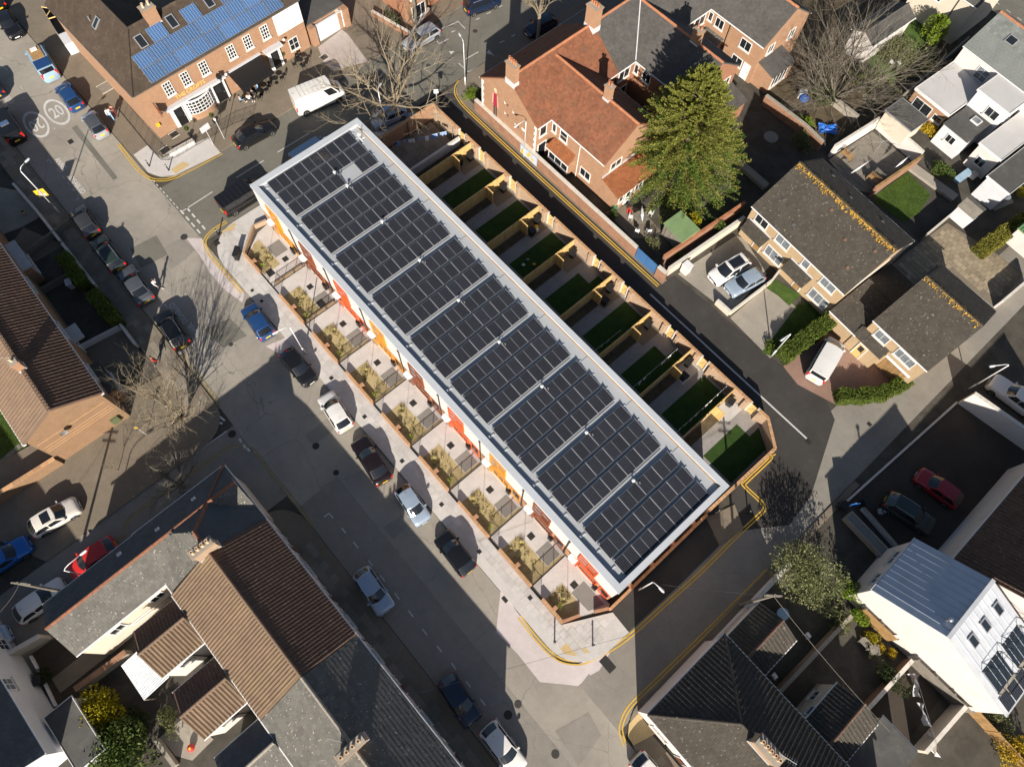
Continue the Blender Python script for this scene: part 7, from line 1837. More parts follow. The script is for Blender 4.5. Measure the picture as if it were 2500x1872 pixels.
BU = [
 ('yellow green conifer bush beside the felt roofed outbuilding', (13,840,1210), 2.1,2.0,2.6, 'yellow_leaf', 5200,.11,.5),
 ('big glossy green shrub at the bottom left', (13,1010,1530), 3.3,2.4,2.9, 'bush_leaf', 6200,.12,0),
 ('loose grey green tree beside the double yellow lines', (16,400,60), 3.5,2.8,4.3, 'wispy_leaf', 7500,.085,.3),
 ('bright leafy shrub at the end of the grey green tree', (16,760,180), 1.2,1.0,2.2, 'bright_leaf', 1800,.08,.2),
 ('lime shrub against the zinc house fence', (16,810,410), .9,.9,1.5, 'bright_leaf', 1500,.07,0),
 ('small yellow shrub in the zinc house yard, highest of three', (16,920,570), .7,.6,1.1, 'yellow_leaf', 900,.06,0),
 ('small gold shrub in the zinc house yard, middle of three', (16,985,655), .5,.45,.8, 'gold_leaf', 700,.05,0),
 ('small gold shrub in the zinc house yard, lowest of three', (16,1080,690), .65,.45,.8, 'gold_leaf', 800,.05,0),
 ('olive shrub on the mossy wall behind the corner house', (16,640,450), 1.0,1.0,1.4, 'olive_leaf', 1300,.07,0),
 ('dark green climber on the rust topped yard wall', (16,1080,900), 2.2,.8,1.5, 'dark_leaf', 2200,.07,0),
 ('golden shrub at the bottom right corner', (16,2150,1540), 1.6,1.6,2.0, 'gold_leaf', 2200,.08,0),
 ('tangled bare brown shrub at the lower right edge', (16,2000,1290), 1.5,1.2,1.8, 'olive_leaf', 1500,.06,0),
 ('yellow forsythia hedge in front of the patio, top right', (4,1400,1090), 1.4,.6,1.3, 'gold_leaf', 2600,.06,0),
 ('fern green shrub by the patio door', (4,1400,1000), .9,.8,1.2, 'bright_leaf', 1500,.07,.3),
 ('tall bright evergreen in the overgrown garden', (4,1450,260), 1.5,1.3,4.0, 'bright_leaf', 3600,.10,.2),
 ('round yellow shrub below the evergreen in the overgrown garden', (4,1390,560), 1.0,.9,1.3, 'yellow_leaf', 1600,.07,0),
 ('mossy green thicket in the middle of the overgrown garden', (4,1150,430), 3.6,2.8,1.7, 'olive_leaf', 7000,.08,0),
 ('brown thicket along the garden boundary, top right', (4,1000,760), 4.2,1.8,1.5, 'olive_leaf', 6000,.08,0),
 ('lime undergrowth under the bare tree stems', (4,900,700), 2.6,1.8,1.1, 'olive_leaf', 3000,.07,0),
 ('green undergrowth left of the bare tree stems', (4,500,800), 1.8,1.6,1.6, 'bush_leaf', 2400,.08,0),
 ('bright low shrub by the patio of the slate house', (4,360,1030), 1.4,1.0,.9, 'bright_leaf', 1700,.07,0),
 ('grey green shrub beside the blue tarpaulin', (4,340,1200), 1.4,1.2,1.8, 'olive_leaf', 2200,.08,0),
 ('leafy green shrub by the garden path, right side', (4,1510,1430), 1.5,1.0,1.5, 'bush_leaf', 2200,.08,0),
 ('yellow green fern in a yard at the right edge', (4,1990,1490), .7,.6,.8, 'yellow_leaf', 800,.07,.3),
 ('small lime bush at the right edge of the yards', (4,2190,1620), .8,.7,.9, 'yellow_leaf', 900,.07,0),
 ('brown green shrub below the conifer beside the shed', (7,1560,260), 1.0,.8,1.8, 'yellow_leaf', 900,.08,.2),
 ('climbing shrub on the brick wall above the driveway', (7,1760,320), 1.1,.7,1.6, 'bush_leaf', 1300,.08,0),
 ('low plant at the end of the brick wall by the shed', (7,1430,560), .9,.5,.8, 'bush_leaf', 700,.07,.2),
 ('small shrub under the orange house lean-to', (7,880,220), .6,.6,.8, 'bush_leaf', 700,.06,0),
 ('brown twiggy shrub by the blue gates', (7,1215,460), .9,.7,1.2, 'olive_leaf', 700,.06,.3),
 ('front garden shrubs beside the lane mouth', (2,1830,800), 1.0,1.2,.7, 'bright_leaf', 1300,.06,0),
 ('weedy shrubs beside the paved yard, bottom left', (13,1430,1290), 1.4,1.0,1.0, 'olive_leaf', 1500,.07,0),
 ('dark shrub between the lower left yards', (13,1180,1240), 1.3,.9,1.2, 'dark_leaf', 1300,.08,0),
 ('dark shrub at the foot of the pale house wall', (13,350,900), .8,1.0,.9, 'dark_leaf', 900,.07,0),
 ('scrub at the corner of the block paved drive', (8,60,1330), .8,.7,.6, 'hedge_leaf', 800,.06,0),
 ('dark hedge row along the bay window house front', (2,1170,170), 1.6,.8,1.3, 'dark_leaf', 1500,.07,0)]
for i, (lb, (k,x,y), rx, ry, h, mt, n, sz, sp) in enumerate(BU):
    bush(lb, g(k,x,y,h*.45), rx, ry, h, 300+i, mt, n, sz, clumps=8+int(n/500), rot=T_A, spiky=sp)
# rough grass blades on the sunlit lawns
def grass(parent_name, pts, n, h, mat, seed):
    rs = np.random.RandomState(seed); xs = [p[0] for p in pts]; ys = [p[1] for p in pts]; C = []
    while len(C) < n:
        x, y = rs.uniform(min(xs),max(xs)), rs.uniform(min(ys),max(ys))
        if inpoly(x,y,pts): C.append((x,y,h*.5+.02))
    C = np.array(C); D = rs.normal(0,.45,C.shape)+np.array([0,0,1.]); o = put(leaf_mesh('grass', C, D, h*.6, mat, .22, rs), 'grass'); o['kind'] = 'stuff'; o['label'] = parent_name; o['category'] = 'grass'
leafmat('grass_leaf', (.05,.10,.012), (.16,.22,.03), trans=.2)
leafmat('grass_fresh', (.035,.095,.008), (.10,.19,.018), trans=.2)
grass('short grass of the square lawn behind the brown house', gl(4, [(960,1640),(1230,1450),(1420,1640)])+gl(8, [(1420,60),(1330,200),(1200,290),(940,110)]), 9000, .07, 'grass_leaf', 1)
grass('grass beside the clipped hedge', gl(8, [(0,1380),(300,980),(420,950),(560,1050),(90,1420)]), 5000, .08, 'grass_leaf', 2)
grass('grass of the lawn at the left edge', gl(9, [(0,330),(60,330),(240,600),(450,690),(0,1040)]), 9000, .07, 'grass_leaf', 3)
grass('fresh turf of the last back garden', [V2(p) for p in Tl([(46.2,15.4),(49.5,15.4),(49.5,20.1),(47.8,21.2),(47.7,20.0),(46.2,20.0)])], 7000, .06, 'grass_fresh', 4)
# ================================================================ street furniture
def lamp_post(label, base, h, arm_to, head_to, name='street_lamp'):
    b = Vector((base[0],base[1],0)); root = thing(name, label, 'street lamp', b, 0, 'street lamps')
    d = Vector((arm_to[0]-b.x, arm_to[1]-b.y, 0)); L = min(d.length, 1.6); d = d.normalized() if d.length > .05 else Vector((1,0,0))
    mb = MB(); mb.tube([(0,0,0),(0,0,1.2)], [.09,.085], 8); mb.tube([(0,0,1.2),(0,0,h-.35)], [.06,.045], 8); mb.build('column', 'lamp_metal', root, smooth=True)
    mb = MB(); mb.tube([(0,0,h-.4),(d.x*L*.12,d.y*L*.12,h-.15),(d.x*L*.35,d.y*L*.35,h),(d.x*L,d.y*L,h+.08)], .035, 6); mb.build('arm', 'lamp_metal', root, smooth=True)
    e = Vector((d.x*L,d.y*L,h+.08)); ey = Vector((-d.y,d.x,0)); mb = MB()
    prof = [(0,.07),(.1,.10),(.40,.11),(.54,.06)]
    for i in range(len(prof)-1):
        (a,w0),(c,w1) = prof[i], prof[i+1]
        mb.face([e+d*a-ey*w0+EZ*.03, e+d*c-ey*w1+EZ*.03, e+d*c+EZ*.09, e+d*a+EZ*.09]); mb.face([e+d*a+EZ*.09, e+d*c+EZ*.09, e+d*c+ey*w1+EZ*.03, e+d*a+ey*w0+EZ*.03])
        mb.face([e+d*a-ey*w0-EZ*.05, e+d*a+ey*w0-EZ*.05, e+d*c+ey*w1-EZ*.05, e+d*c-ey*w1-EZ*.05])
        for s in (1,-1): mb.face([e+d*a+ey*w0*s-EZ*.05, e+d*c+ey*w1*s-EZ*.05, e+d*c+ey*w1*s+EZ*.03, e+d*a+ey*w0*s+EZ*.03])
    mb.build('lantern', 'lamp_metal', root)
    return root
lamp_post('white street lamp at the lane mouth by the orange brick house', G(1136,209), 6.1, G(1126,92,6.1), None)
lamp_post('street lamp beside the silver car under the bare street tree', G(942,319), 5.9, G(925,214,5.9), None)
lamp_post('street lamp carrying the yellow warning sign, left edge', G(148,522), 6.9, G(62,398,6.9), None)
lamp_post('street lamp beside the black hatchback before the terrace', G(745,863), 5.8, g(6,205,1205,5.8), None)
lamp_post('street lamp at the lower end of the terrace beside the dark road', G(1559,1440), 5.9, g(15,1270,140,5.9), None)
lamp_post('street lamp against the gable wall with the mural', G(1279,383), 5.6, g(3,85,1055,5.6), None)
lamp_post('street lamp by the clipped hedge and white van', G(1884,868), 5.0, g(8,190,1260,5.0), None)
lamp_post('street lamp leaning over the white pickup wall', g(8,1740,1690), 6.0, g(8,1860,1510,6.0), None)
lamp_post('street lamp behind the slate range over the red car', g(9,840,1700), 5.6, g(9,680,1500,5.6), None)
def bollard(label, p):
    b = thing('bollard', label, 'bollard', (p[0],p[1],KH), 0, 'black bollards with white bands'); mb = MB(); mb.lathe([(.09,0),(.09,.05),(.065,.1),(.06,.72),(.075,.76)], 12); mb.build('post', 'black_metal', b)
    mb = MB(); mb.lathe([(.077,.765),(.077,.82)], 12); mb.build('band', 'upvc', b); mb = MB(); mb.lathe([(.078,.822),(.078,.88),(.04,.93)], 12); mb.build('cap', 'black_metal', b)
for k, x, y, lb in ((1,1262,1405,'bollard on the pub corner nearest the yellow lines end'),(1,1425,1440,'bollard on the pub corner beside the tactile paving'),(5,1842,395,'bollard on the terrace corner by the black van'),(15,392,605,'left bollard of two on the lower terrace corner'),(15,713,630,'right bollard of two on the lower terrace corner'),(11,2020,1145,'short black post on the pale footway by the yellow lines')): bollard(lb, g(k,x,y))
def sign_post(label, base, h, w, hh, mat, ang, name='road_sign', tilt=0.0, backing='alu', tri=False, txt=None):
    s = thing(name, label, 'sign', (base[0],base[1],0), ang); mb = MB(); mb.tube([(0,0,0),(0,0,h+hh*.5)], .035, 6); mb.build('post', 'lamp_metal', s)
    mb = MB(); mb.box(-w/2,w/2,-.065,-.04,h-hh/2,h+hh/2); p = mb.build('plate', mat, s)
    if tri:
        mb = MB(); mb.face([(-w*.34,-.068,h-hh*.05),(w*.34,-.068,h-hh*.05),(0,-.068,h+hh*.42)]); mb.build('red_triangle', 'lamp_red', p)
        mb = MB(); mb.face([(-w*.24,-.071,h+hh*.0),(w*.24,-.071,h+hh*.0),(0,-.071,h+hh*.33)]); mb.build('white_triangle', 'upvc', p)
        for x in (-.06,.06):
            mb = MB(); mb.face([(x*w*1.3-.03,-.074,h+hh*.03),(x*w*1.3+.03,-.074,h+hh*.03),(x*w*1.3+.02,-.074,h+hh*.19),(x*w*1.3-.02,-.074,h+hh*.19)]); mb.build('child_symbol', 'black_metal', p)
        mb = MB(); mb.face([(-w*.34,-.068,h-hh*.42),(w*.34,-.068,h-hh*.42),(w*.34,-.068,h-hh*.16),(-w*.34,-.068,h-hh*.16)]); mb.build('white_panel', 'upvc', p)
    return s
sb = G(133,506); sign_post('yellow children warning sign with a red triangle on the left pavement', sb, 2.35, .95, 1.05, 'plastic_yellow', T_A+math.pi/2-.35, 'warning_sign', tri=True)
sign_post('small white sign on a post at the corner of the back garden wall', g(2,1545,895), 2.2, .5, .55, 'upvc', .2)
sign_post('white two panel sign board on a post outside the pub', g(1,1800,1225), 2.6, 1.1, .75, 'render_grey', math.radians(PA)+.1, 'pub_sign')
sign_post('blue street sign on a short post beside the terrace end wall', g(11,1745,1150), 1.1, .7, .5, 'glass_pale', math.radians(40), 'street_sign')
sign_post('blue and white estate agent board by the car park', g(12,690,1110), 2.0, .8, .6, 'tarp_blue', math.radians(10), 'estate_board')
sign_post('tall slim sign pole with a yellow head on the brown corner', g(9,1240,490), 2.2, .3, .3, 'plastic_yellow', .3, 'sign_pole')
sign_post('white post on the pavement beside the pub railing', g(1,1893,1175), 3.0, .2, .3, 'upvc', .3, 'lamp_standard')
ln = thing('pub_lantern', 'black lantern post between the pub front and the awning', 'lamp', g(1,1940,860), 0); mb = MB(); mb.tube([(0,0,0),(0,0,3.4)], .045, 6); mb.build('post', 'black_metal', ln); mb = MB(); mb.box(-.2,.2,-.2,.2,3.4,3.85); mb.build('lantern', 'black_metal', ln)
def pole(label, base, h, name='telegraph_pole'):
    p = thing(name, label, 'pole', (base[0],base[1],0)); mb = MB(); mb.tube([(0,0,0),(0,0,h)], [.14,.09], 8); mb.build('pole', 'timber_grey', p)
    for z in (h-.3,h-.7): mb = MB(); mb.box(-.6,.6,-.05,.05,z,z+.08); mb.build('crossarm', 'timber_grey', p)
    return p
TP1 = G(1806,1476); pole('telegraph pole leaning out over the grey green tree', TP1, 8.0)
TP2 = g(13,590,190); pole('telegraph pole beside the white car behind the slate range', TP2, 7.0)
def wire(label, a, b, sag=.5, r=.012):
    w = thing('overhead_wire', label, 'wire', (0,0,0)); a = Vector(a); b = Vector(b); mb = MB(); mb.tube([a.lerp(b,t/10)-EZ*(sag*4*(t/10)*(1-t/10)) for t in range(11)], r, 3, False); mb.build('wire', 'timber_grey', w)
wire('overhead wire from the telegraph pole to the felt roofed outbuilding', (TP1.x,TP1.y,7.6), g(16,1080,1360,5.0))
wire('overhead wire from the telegraph pole across the dark road', (TP1.x,TP1.y,7.6), g(15,1300,120,6.0))
wire('overhead wire from the telegraph pole to the mossy slate roof', (TP1.x,TP1.y,7.6), g(14,1400,1030,5.2))
wire('overhead wire from the pole behind the slate range', (TP2.x,TP2.y,6.7), g(13,-150,480,5.5))
# ================================================================ people
plain('skin', (.50,.30,.21), .6, 0); plain('hair', (.05,.035,.025), .8, 0); plain('denim', (.045,.06,.11), .9, 0); plain('cloth_maroon', (.11,.02,.025), .9, 0); plain('cloth_dark', (.02,.02,.024), .9, 0); plain('cloth_sky', (.25,.42,.62), .9, 0); plain('shoe', (.55,.53,.5), .7, 0)
def skinned(name, V, E, R, mat, parent, root_i=0):
    me = bpy.data.meshes.new(name); me.from_pydata(V, E, []); me.materials.append(MATS[mat]); o = put(me, name, parent)
    md = o.modifiers.new('skin', 'SKIN')
    for i, r in enumerate(R): me.skin_vertices[0].data[i].radius = (r, r); me.skin_vertices[0].data[i].use_root = (i == root_i)
    o.modifiers.new('smooth', 'SUBSURF').levels = 1
    o.modifiers['smooth'].render_levels = 1
    return o
def person(label, p, ang, pose='stand', top='cloth_white', bottom='denim', hair='hair', bare=False, z=0.0, h=1.0, group=None):
    r = thing('person', label, 'person', (p[0],p[1],z), ang, group); r.scale = (h,h,h)
    sit = pose == 'sit'; st = .24 if pose == 'walk' else 0.0; pz = .50 if sit else .95
    def leg(s):
        ph = st*(1 if s > 0 else -1)
        if sit: return [(0.0,.09*s,pz-.03),(.42,.11*s,.52),(.43,.11*s,.08),(.58,.11*s,.04)]
        return [(0,.09*s,pz-.04),(ph*.55+.04,.10*s,.50),(ph*1.0-.02,.10*s,.08),(ph*1.0+.15,.10*s,.04)]
    def arm(s):
        ph = -st*(1 if s > 0 else -1); b = pz+.47
        return [(0,.19*s,b),(ph*.5-.02+(.08 if sit else 0),.25*s,b-.29),(ph+.10+(.22 if sit else 0),.22*s,b-.50 if not sit else b-.36),(ph+.14+(.26 if sit else 0),.21*s,b-.58 if not sit else b-.38)]
    V = [(0,0,pz),(.0,0,pz+.22),(0,0,pz+.42),(0,0,pz+.53),(.015,0,pz+.62),(.02,0,pz+.74)]; E = [(0,1),(1,2),(2,3),(3,4),(4,5)]; R = [.125,.115,.12,.052,.085,.075]
    for s in (1,-1):
        i = len(V); V += leg(s); E += [(0,i),(i,i+1),(i+1,i+2),(i+2,i+3)]; R += [.09,.062,.04,.035]
        i = len(V); V += arm(s); E += [(2,i),(i,i+1),(i+1,i+2),(i+2,i+3)]; R += [.06,.042,.028,.03]
        w = V[i+3]
        for k in range(5):
            j = len(V); f = (k-2)*.018; V.append((w[0]+.05-(.02 if k in (0,4) else 0), w[1]+f+(.03*s if k == 0 else 0), w[2]-.075+abs(k-2)*.01)); E.append((i+3,j)); R.append(.009)
    skinned('body', V, E, R, 'skin', r)
    if not bare:
        V = [(0,0,pz+.02),(0,0,pz+.22),(0,0,pz+.43)]; E = [(0,1),(1,2)]; R = [.145,.135,.14]
        for s in (1,-1): a = arm(s); i = len(V); V += a[:3]; E += [(2,i),(i,i+1),(i+1,i+2)]; R += [.078,.056,.044]
        skinned('top', V, E, R, top, r)
    V = [(0,0,pz)]; E = []; R = [.14]
    for s in (1,-1): a = leg(s); i = len(V); V += a[:3]; E += [(0,i),(i,i+1),(i+1,i+2)]; R += [.105,.078,.058]
    skinned('trousers', V, E, R, bottom, r)
    for s in (1,-1):
        a = leg(s); mb = MB(); mb.box(a[2][0]-.06,a[2][0]+.21,a[2][1]-.05,a[2][1]+.05,.0,.09); mb.build('shoe', 'shoe', r)
    mb = MB(); c = (.02-.02,0,pz+.70); mb.lathe([(.105,-.06),(.112,.0),(.10,.06),(.06,.105),(.01,.12)], 12, c); mb.build('hair', hair, r, smooth=True)
    mb = MB(); mb.box(.115,.135,-.012,.012,pz+.655,pz+.69); mb.build('nose', 'skin', r)
    for s in (1,-1): mb = MB(); mb.box(.10,.112,s*.035-.012,s*.035+.012,pz+.695,pz+.71); mb.build('eye', 'cloth_dark', r)
    return r
person('pedestrian in a white shirt and dark trousers crossing by the grey saloon', g(5,1345,840,0), math.radians(-20), 'walk', 'cloth_white', 'cloth_dark')
person('pedestrian in a maroon coat beside the pub railing', g(1,985,985,.0), math.radians(120), 'walk', 'cloth_maroon', 'cloth_maroon')
person('pedestrian in pale clothes beside the one in maroon', g(1,955,1010,.0), math.radians(120), 'walk', 'cloth_white', 'cloth_sky')
person('bare chested person standing by the patio doors', g(4,1225,1040), math.radians(-60), 'stand', bare=True, bottom='cloth_dark')
person('small figure in red on the pavement above the twiggy tree', g(5,1330,1480), .5, 'walk', 'plastic_red', 'cloth_dark')
def cafe_table(label, p, r=.38, mat='black_metal', h=.74):
    t = thing('round_table', label, 'table', p); mb = MB(); mb.lathe([(r-.02,h-.03),(r,h-.015),(r-.01,h)], 18); mb.build('table_top', mat, t); mb = MB(); mb.tube([(0,0,0),(0,0,h-.03)], .03, 6); mb.build('leg', mat, t); mb = MB(); mb.lathe([(.24,0),(.22,.03),(.03,.06)], 14); mb.build('base', mat, t)
def chair(label, p, ang, mat='black_metal', group=None):
    c = thing('chair', label, 'chair', p, ang, group); mb = MB(); mb.box(-.21,.21,-.21,.21,.43,.46); mb.build('seat', mat, c)
    mb = MB(); mb.box(-.23,-.20,-.21,.21,.52,.86); mb.build('backrest', mat, c)
    for x in (-.19,.19):
        for y in (-.19,.19): mb = MB(); mb.tube([(x,y,0),(x,y,.43 if x > 0 else .84)], .016, 5); mb.build('leg', mat, c)
sets = [((2,400,545),'by the porch with the bay tree',4),((2,190,700),'nearest the white van',2),((2,60,800),'under the front edge of the awning',3),((1,2120,800),'beside the awning end',3)]
for (k,x,y), where, n in sets:
    c = g(k,x,y,.1); c.z = .1
    cafe_table(f'round black pub table {where}', c)
    for i in range(n):
        a = .6+i*6.283/n; chair(f'black metal chair, {ORD[i]} clockwise at the pub table {where}', (c.x+math.cos(a)*.75, c.y+math.sin(a)*.75, .1), a+math.pi, group=f'chairs at the pub table {where}')
for i, (k,x,y,tp,lb) in enumerate(((1,2040,880,'cloth_sky','drinker in a pale blue shirt nearest the lantern post'),(1,2115,870,'cloth_white','drinker in white beside the one in pale blue'),(1,2170,780,'cloth_dark','drinker in black under the awning end'),(2,45,770,'cloth_sky','seated drinker in blue at the table before the awning'),(2,5,830,'cloth_dark','seated drinker in black at the table before the awning'))):
    person(lb, g(k,x,y,.0), .8+i, 'sit', tp, 'cloth_dark', z=.1)
for k, x, y, lb in ((2,265,530,'potted bay tree by the pub porch'),(1,1610,1150,'round potted plant on the pub corner terrace'),(1,1815,1040,'potted plant behind the pub railing')):
    c = g(k,x,y); t = thing('potted_tree', lb, 'plant', (c.x,c.y,.1)); mb = MB(); mb.lathe([(.16,0),(.22,.35),(.2,.36)], 12); mb.build('pot', 'bin_black', t); mb = MB(); mb.tube([(0,0,.3),(0,0,1.0)], .02, 5); mb.build('stem', 'twig', t)
    mb = MB(); leafball(mb, (0,0,1.15), .28, 260, .06, random.Random(x)); mb.build('foliage', 'bush_leaf', t)
for k, x, y, w, h, lb in ((1,1395,1275,.9,.8,'dark hatch in the pub corner terrace'),(1,1470,1140,.8,.7,'dark mat before the pub side wall'),(2,595,490,.7,.7,'dark drain hatch on the pink forecourt'),(1,905,735,1.7,1.3,'brown cellar hatch set in the pub pavement')):
    m_ = thing('floor_hatch', lb, 'hatch', g(k,x,y)); mb = MB(); mb.box(-w/2,w/2,-h/2,h/2,.1,.125); mb.build('cover', 'iron' if w < 1.5 else 'timber_grey', m_); mb = MB()
    for a,b,c_,d in ((-w/2-.08,w/2+.08,-h/2-.08,-h/2-.003),(-w/2-.08,w/2+.08,h/2+.003,h/2+.08)): mb.box(a,b,c_,d,.1,.13)
    mb.build('frame', 'stone_trim', m_); m_.rotation_euler = (0,0,math.radians(PA))
# ================================================================ gardens behind the lane
sh = thing('garden_shed', 'shed with a green corrugated roof at the end of the brick house garden', 'shed', g(7,1420,420), math.radians(-49))
mb = MB(); mb.box(-1.3,1.3,-1.0,1.0,0,1.85); mb.build('wall', 'timber_grey', sh)
mb = MB(); n = 26
for i in range(n):
    x0 = -1.45+2.9*i/n; xm = x0+1.45/n; x1 = x0+2.9/n
    mb.face([(x0,-1.2,1.92),(xm,-1.2,1.99),(xm,1.2,2.24),(x0,1.2,2.17)]); mb.face([(xm,-1.2,1.99),(x1,-1.2,1.92),(x1,1.2,2.17),(xm,1.2,2.24)])
mb.build('corrugated_roof', 'green_steel', sh); door(sh, WF((-1.3,-1.0),(1.3,-1.0)), .4, .05, .8, 1.7, 'timber_grey', 'timber_grey', False)
c = g(7,1110,275); 
gt_ = thing('round_table', 'round weathered garden table below the conifer', 'table', c); mb = MB(); mb.lathe([(.72,.70),(.75,.72),(.74,.75)], 22); mb.build('table_top', 'timber_grey', gt_); mb = MB(); mb.tube([(0,0,0),(0,0,.7)], .05, 6); mb.build('leg', 'timber_grey', gt_)
for i in range(8): a = i*math.pi/4; mb = MB(); mb.obox((0,0,.751), Vector((math.cos(a),math.sin(a),0)), Vector((-math.sin(a),math.cos(a),0)), EZ, .08,.72,-.012,.012,0,.004); mb.build('slat_gap', 'iron', gt_)
ps = thing('parasol', 'closed white parasol lying over the round garden table', 'parasol', g(7,1130,215,.8)); ps.location.z = .78; mb = MB(); mb.tube([(0,-.9,.1),(0,-.2,.12),(0,.5,.10),(0,.9,.06)], [.05,.17,.12,.02], 8); mb.build('canopy', 'cloth_white', ps); mb = MB(); mb.tube([(0,-1.2,.1),(0,1.0,.08)], .02, 5); mb.build('pole', 'alu', ps)
for i, (x,y,a,mt,nm) in enumerate(((1020,215,-.6,'plastic_red','red'),(1030,260,-.2,'plastic_white','white, upper left'),(1200,225,2.6,'plastic_white','white, right'),(1085,375,1.2,'plastic_white','white, lower left'),(1180,375,1.8,'plastic_white','white, lower right'))): chair(f'garden chair by the round weathered table, {nm}', g(7,x,y), a, mt)
mb_ = thing('water_butt', 'small green barrel by the lean-to wall', 'barrel', g(7,895,185)); mb = MB(); mb.lathe([(.24,0),(.27,.4),(.24,.8),(.1,.82)], 14); mb.build('barrel', 'plastic_green', mb_); mb = MB(); mb.lathe([(.2,.82),(.2,.86)], 14); mb.build('lid', 'plastic_green', mb_)
pl1 = thing('gate_pillar', 'stout white pillar at the driveway entrance', 'pillar', g(7,1490,700), math.radians(-45)); mb = MB(); mb.box(-.4,.4,-.35,.35,0,1.2); mb.build('shaft', 'render_white', pl1); mb = MB(); mb.box(-.45,.45,-.4,.4,1.2,1.28); mb.build('cap', 'upvc', pl1)
wall_run('drive_wall', 'low broken block wall with white piers at the drive edge', [g(7,1745,970), g(7,1855,1070)], .75, .25, 'render_cream', 'stone_trim')
wall_run('drive_wall', 'long thin wall dividing the two concrete drives', [g(7,1865,1065), g(7,2208,800), g(8,130,720)], .7, .16, 'render_cream', 'stone_trim')
wall_run('yard_wall', 'brick wall at the top of the square lawn', [g(4,900,1656), g(4,1290,1390)], 1.5, .2, 'brick_old', 'timber_old')
wall_run('yard_wall', 'broad concrete path wall beside the square lawn', [g(4,1250,1410), g(4,1620,1680)], .3, 1.1, 'concrete_old')
wall_run('yard_wall', 'white wall round the decked garden, upper side', [g(4,560,1320), g(4,940,1080)], 1.7, .25, 'render_white', 'stone_trim')
wall_run('yard_wall', 'white wall round the decked garden, right side', [g(4,960,1080), g(4,1290,1370)], 1.7, .25, 'render_white', 'stone_trim')
dk = sheet('deck', gl(4, [(560,1350),(930,1110),(1270,1380),(960,1640),(760,1600)]), .06, 'timber_grey', kind='structure')
slabs(dk, gl(4, [(570,1350),(930,1120),(1260,1380),(960,1630),(770,1590)]), 1.9, .14, .10, math.radians(41), 'timber_grey', 120, seed=9, gap=.008, th=.03, name='deck_board')
def bench(label, p, ang, L=1.4, mat='timber_old'):
    b = thing('garden_bench', label, 'bench', p, ang); 
    for i in range(4): mb = MB(); mb.box(-L/2,L/2,-.24+i*.12,-.14+i*.12,.42,.45); mb.build('slat', mat, b)
    for i in range(9): mb = MB(); x = -L/2+.06+i*(L-.12)/8; mb.box(x-.03,x+.03,.24,.27,.45,.9); mb.build('back_slat', mat, b)
    for x in (-L/2+.05,L/2-.05): mb = MB(); mb.box(x-.04,x+.04,-.24,.27,0,.42); mb.build('leg', mat, b)
bench('slatted wooden bench on the deck, left', g(4,700,1330,.5), math.radians(-48)); bench('slatted wooden bench on the deck, lower', g(4,930,1530,.5), math.radians(-48)); bench('grey slatted lounger on the deck', g(4,990,1480,.5), math.radians(130), 1.3, 'timber_grey')
sm = thing('rotary_dryer', 'white rotary clothes dryer folded over the deck', 'clothes dryer', g(4,940,1300)); mb = MB(); mb.tube([(0,0,0),(0,0,2.2)], .03, 6); mb.build('mast', 'alu', sm)
for a in (.3,1.9,3.4,5.0): mb = MB(); mb.tube([(0,0,1.9),(math.cos(a)*1.5,math.sin(a)*1.5,2.2)], .018, 4); mb.build('arm', 'alu', sm)
pr = thing('patio_umbrella', 'folded white umbrella leaning on the deck wall', 'parasol', g(4,790,1460,.6)); mb = MB(); mb.tube([(-1.0,-.8,.9),(-.3,-.25,1.0),(.9,.7,1.1)], [.03,.12,.02], 7); mb.build('canopy', 'cloth_white', pr); mb = MB(); mb.tube([(-1.3,-1.0,.9),(1.2,.95,1.12)], .015, 4); mb.build('pole', 'alu', pr)
pr = thing('patio_umbrella', 'folded white umbrella hanging at the right of the deck', 'parasol', g(4,1140,1420,.6)); mb = MB(); mb.tube([(-.7,-.6,.9),(-.1,-.05,1.0),(.6,.6,1.1)], [.03,.13,.02], 7); mb.build('canopy', 'cloth_white', pr); mb = MB(); mb.tube([(-.9,-.75,.9),(.9,.85,1.12)], .015, 4); mb.build('pole', 'alu', pr)
ft = thing('flat_shed', 'felt roofed shed behind the decked garden wall', 'shed', g(4,1130,1090,1.0), math.radians(-49)); flat_block(ft, -1.7,1.7,-1.3,1.3, 2.2, 'render_cream', 'felt', fascia='alu', fh=.1)
tp = thing('tarpaulin', 'crumpled blue tarpaulin in the garden above the brown house', 'tarpaulin', g(4,545,1110))
rg_ = random.Random(3); mb = MB(); N = 9; P_ = [[Vector((i*.26-1.1+rg_.gauss(0,.05), j*.17-.7+rg_.gauss(0,.05), .25+rg_.uniform(0,.35))) for j in range(N)] for i in range(N)]
for i in range(N-1):
    for j in range(N-1): mb.face([P_[i][j],P_[i+1][j],P_[i+1][j+1],P_[i][j+1]])
mb.build('sheet', 'tarp_blue', tp)
tp2 = thing('tarpaulin', 'blue cover over boxes beside the slate house patio', 'tarpaulin', g(4,345,850)); mb = MB(); blob(mb, (0,0,0), .6, rg_, 9, .7); mb.build('sheet', 'tarp_blue', tp2); mb = MB(); mb.box(-.6,.3,.3,.9,0,.8); mb.build('box', 'plastic_white', tp2)
for k, x, y, lb, m_ in ((4,1080,555,'left white garden chair in the overgrown garden','plastic_white'),(4,1140,560,'right white garden chair in the overgrown garden','plastic_white'),(16,370,550,'white chair in the mossy yard behind the corner house','plastic_white'),(16,90,890,'white chair by the wall of the corner house yard','plastic_white'),(8,2040,90,'white chair on the terrace at the right edge','plastic_white')): chair(lb, g(k,x,y,.4), .6, m_)
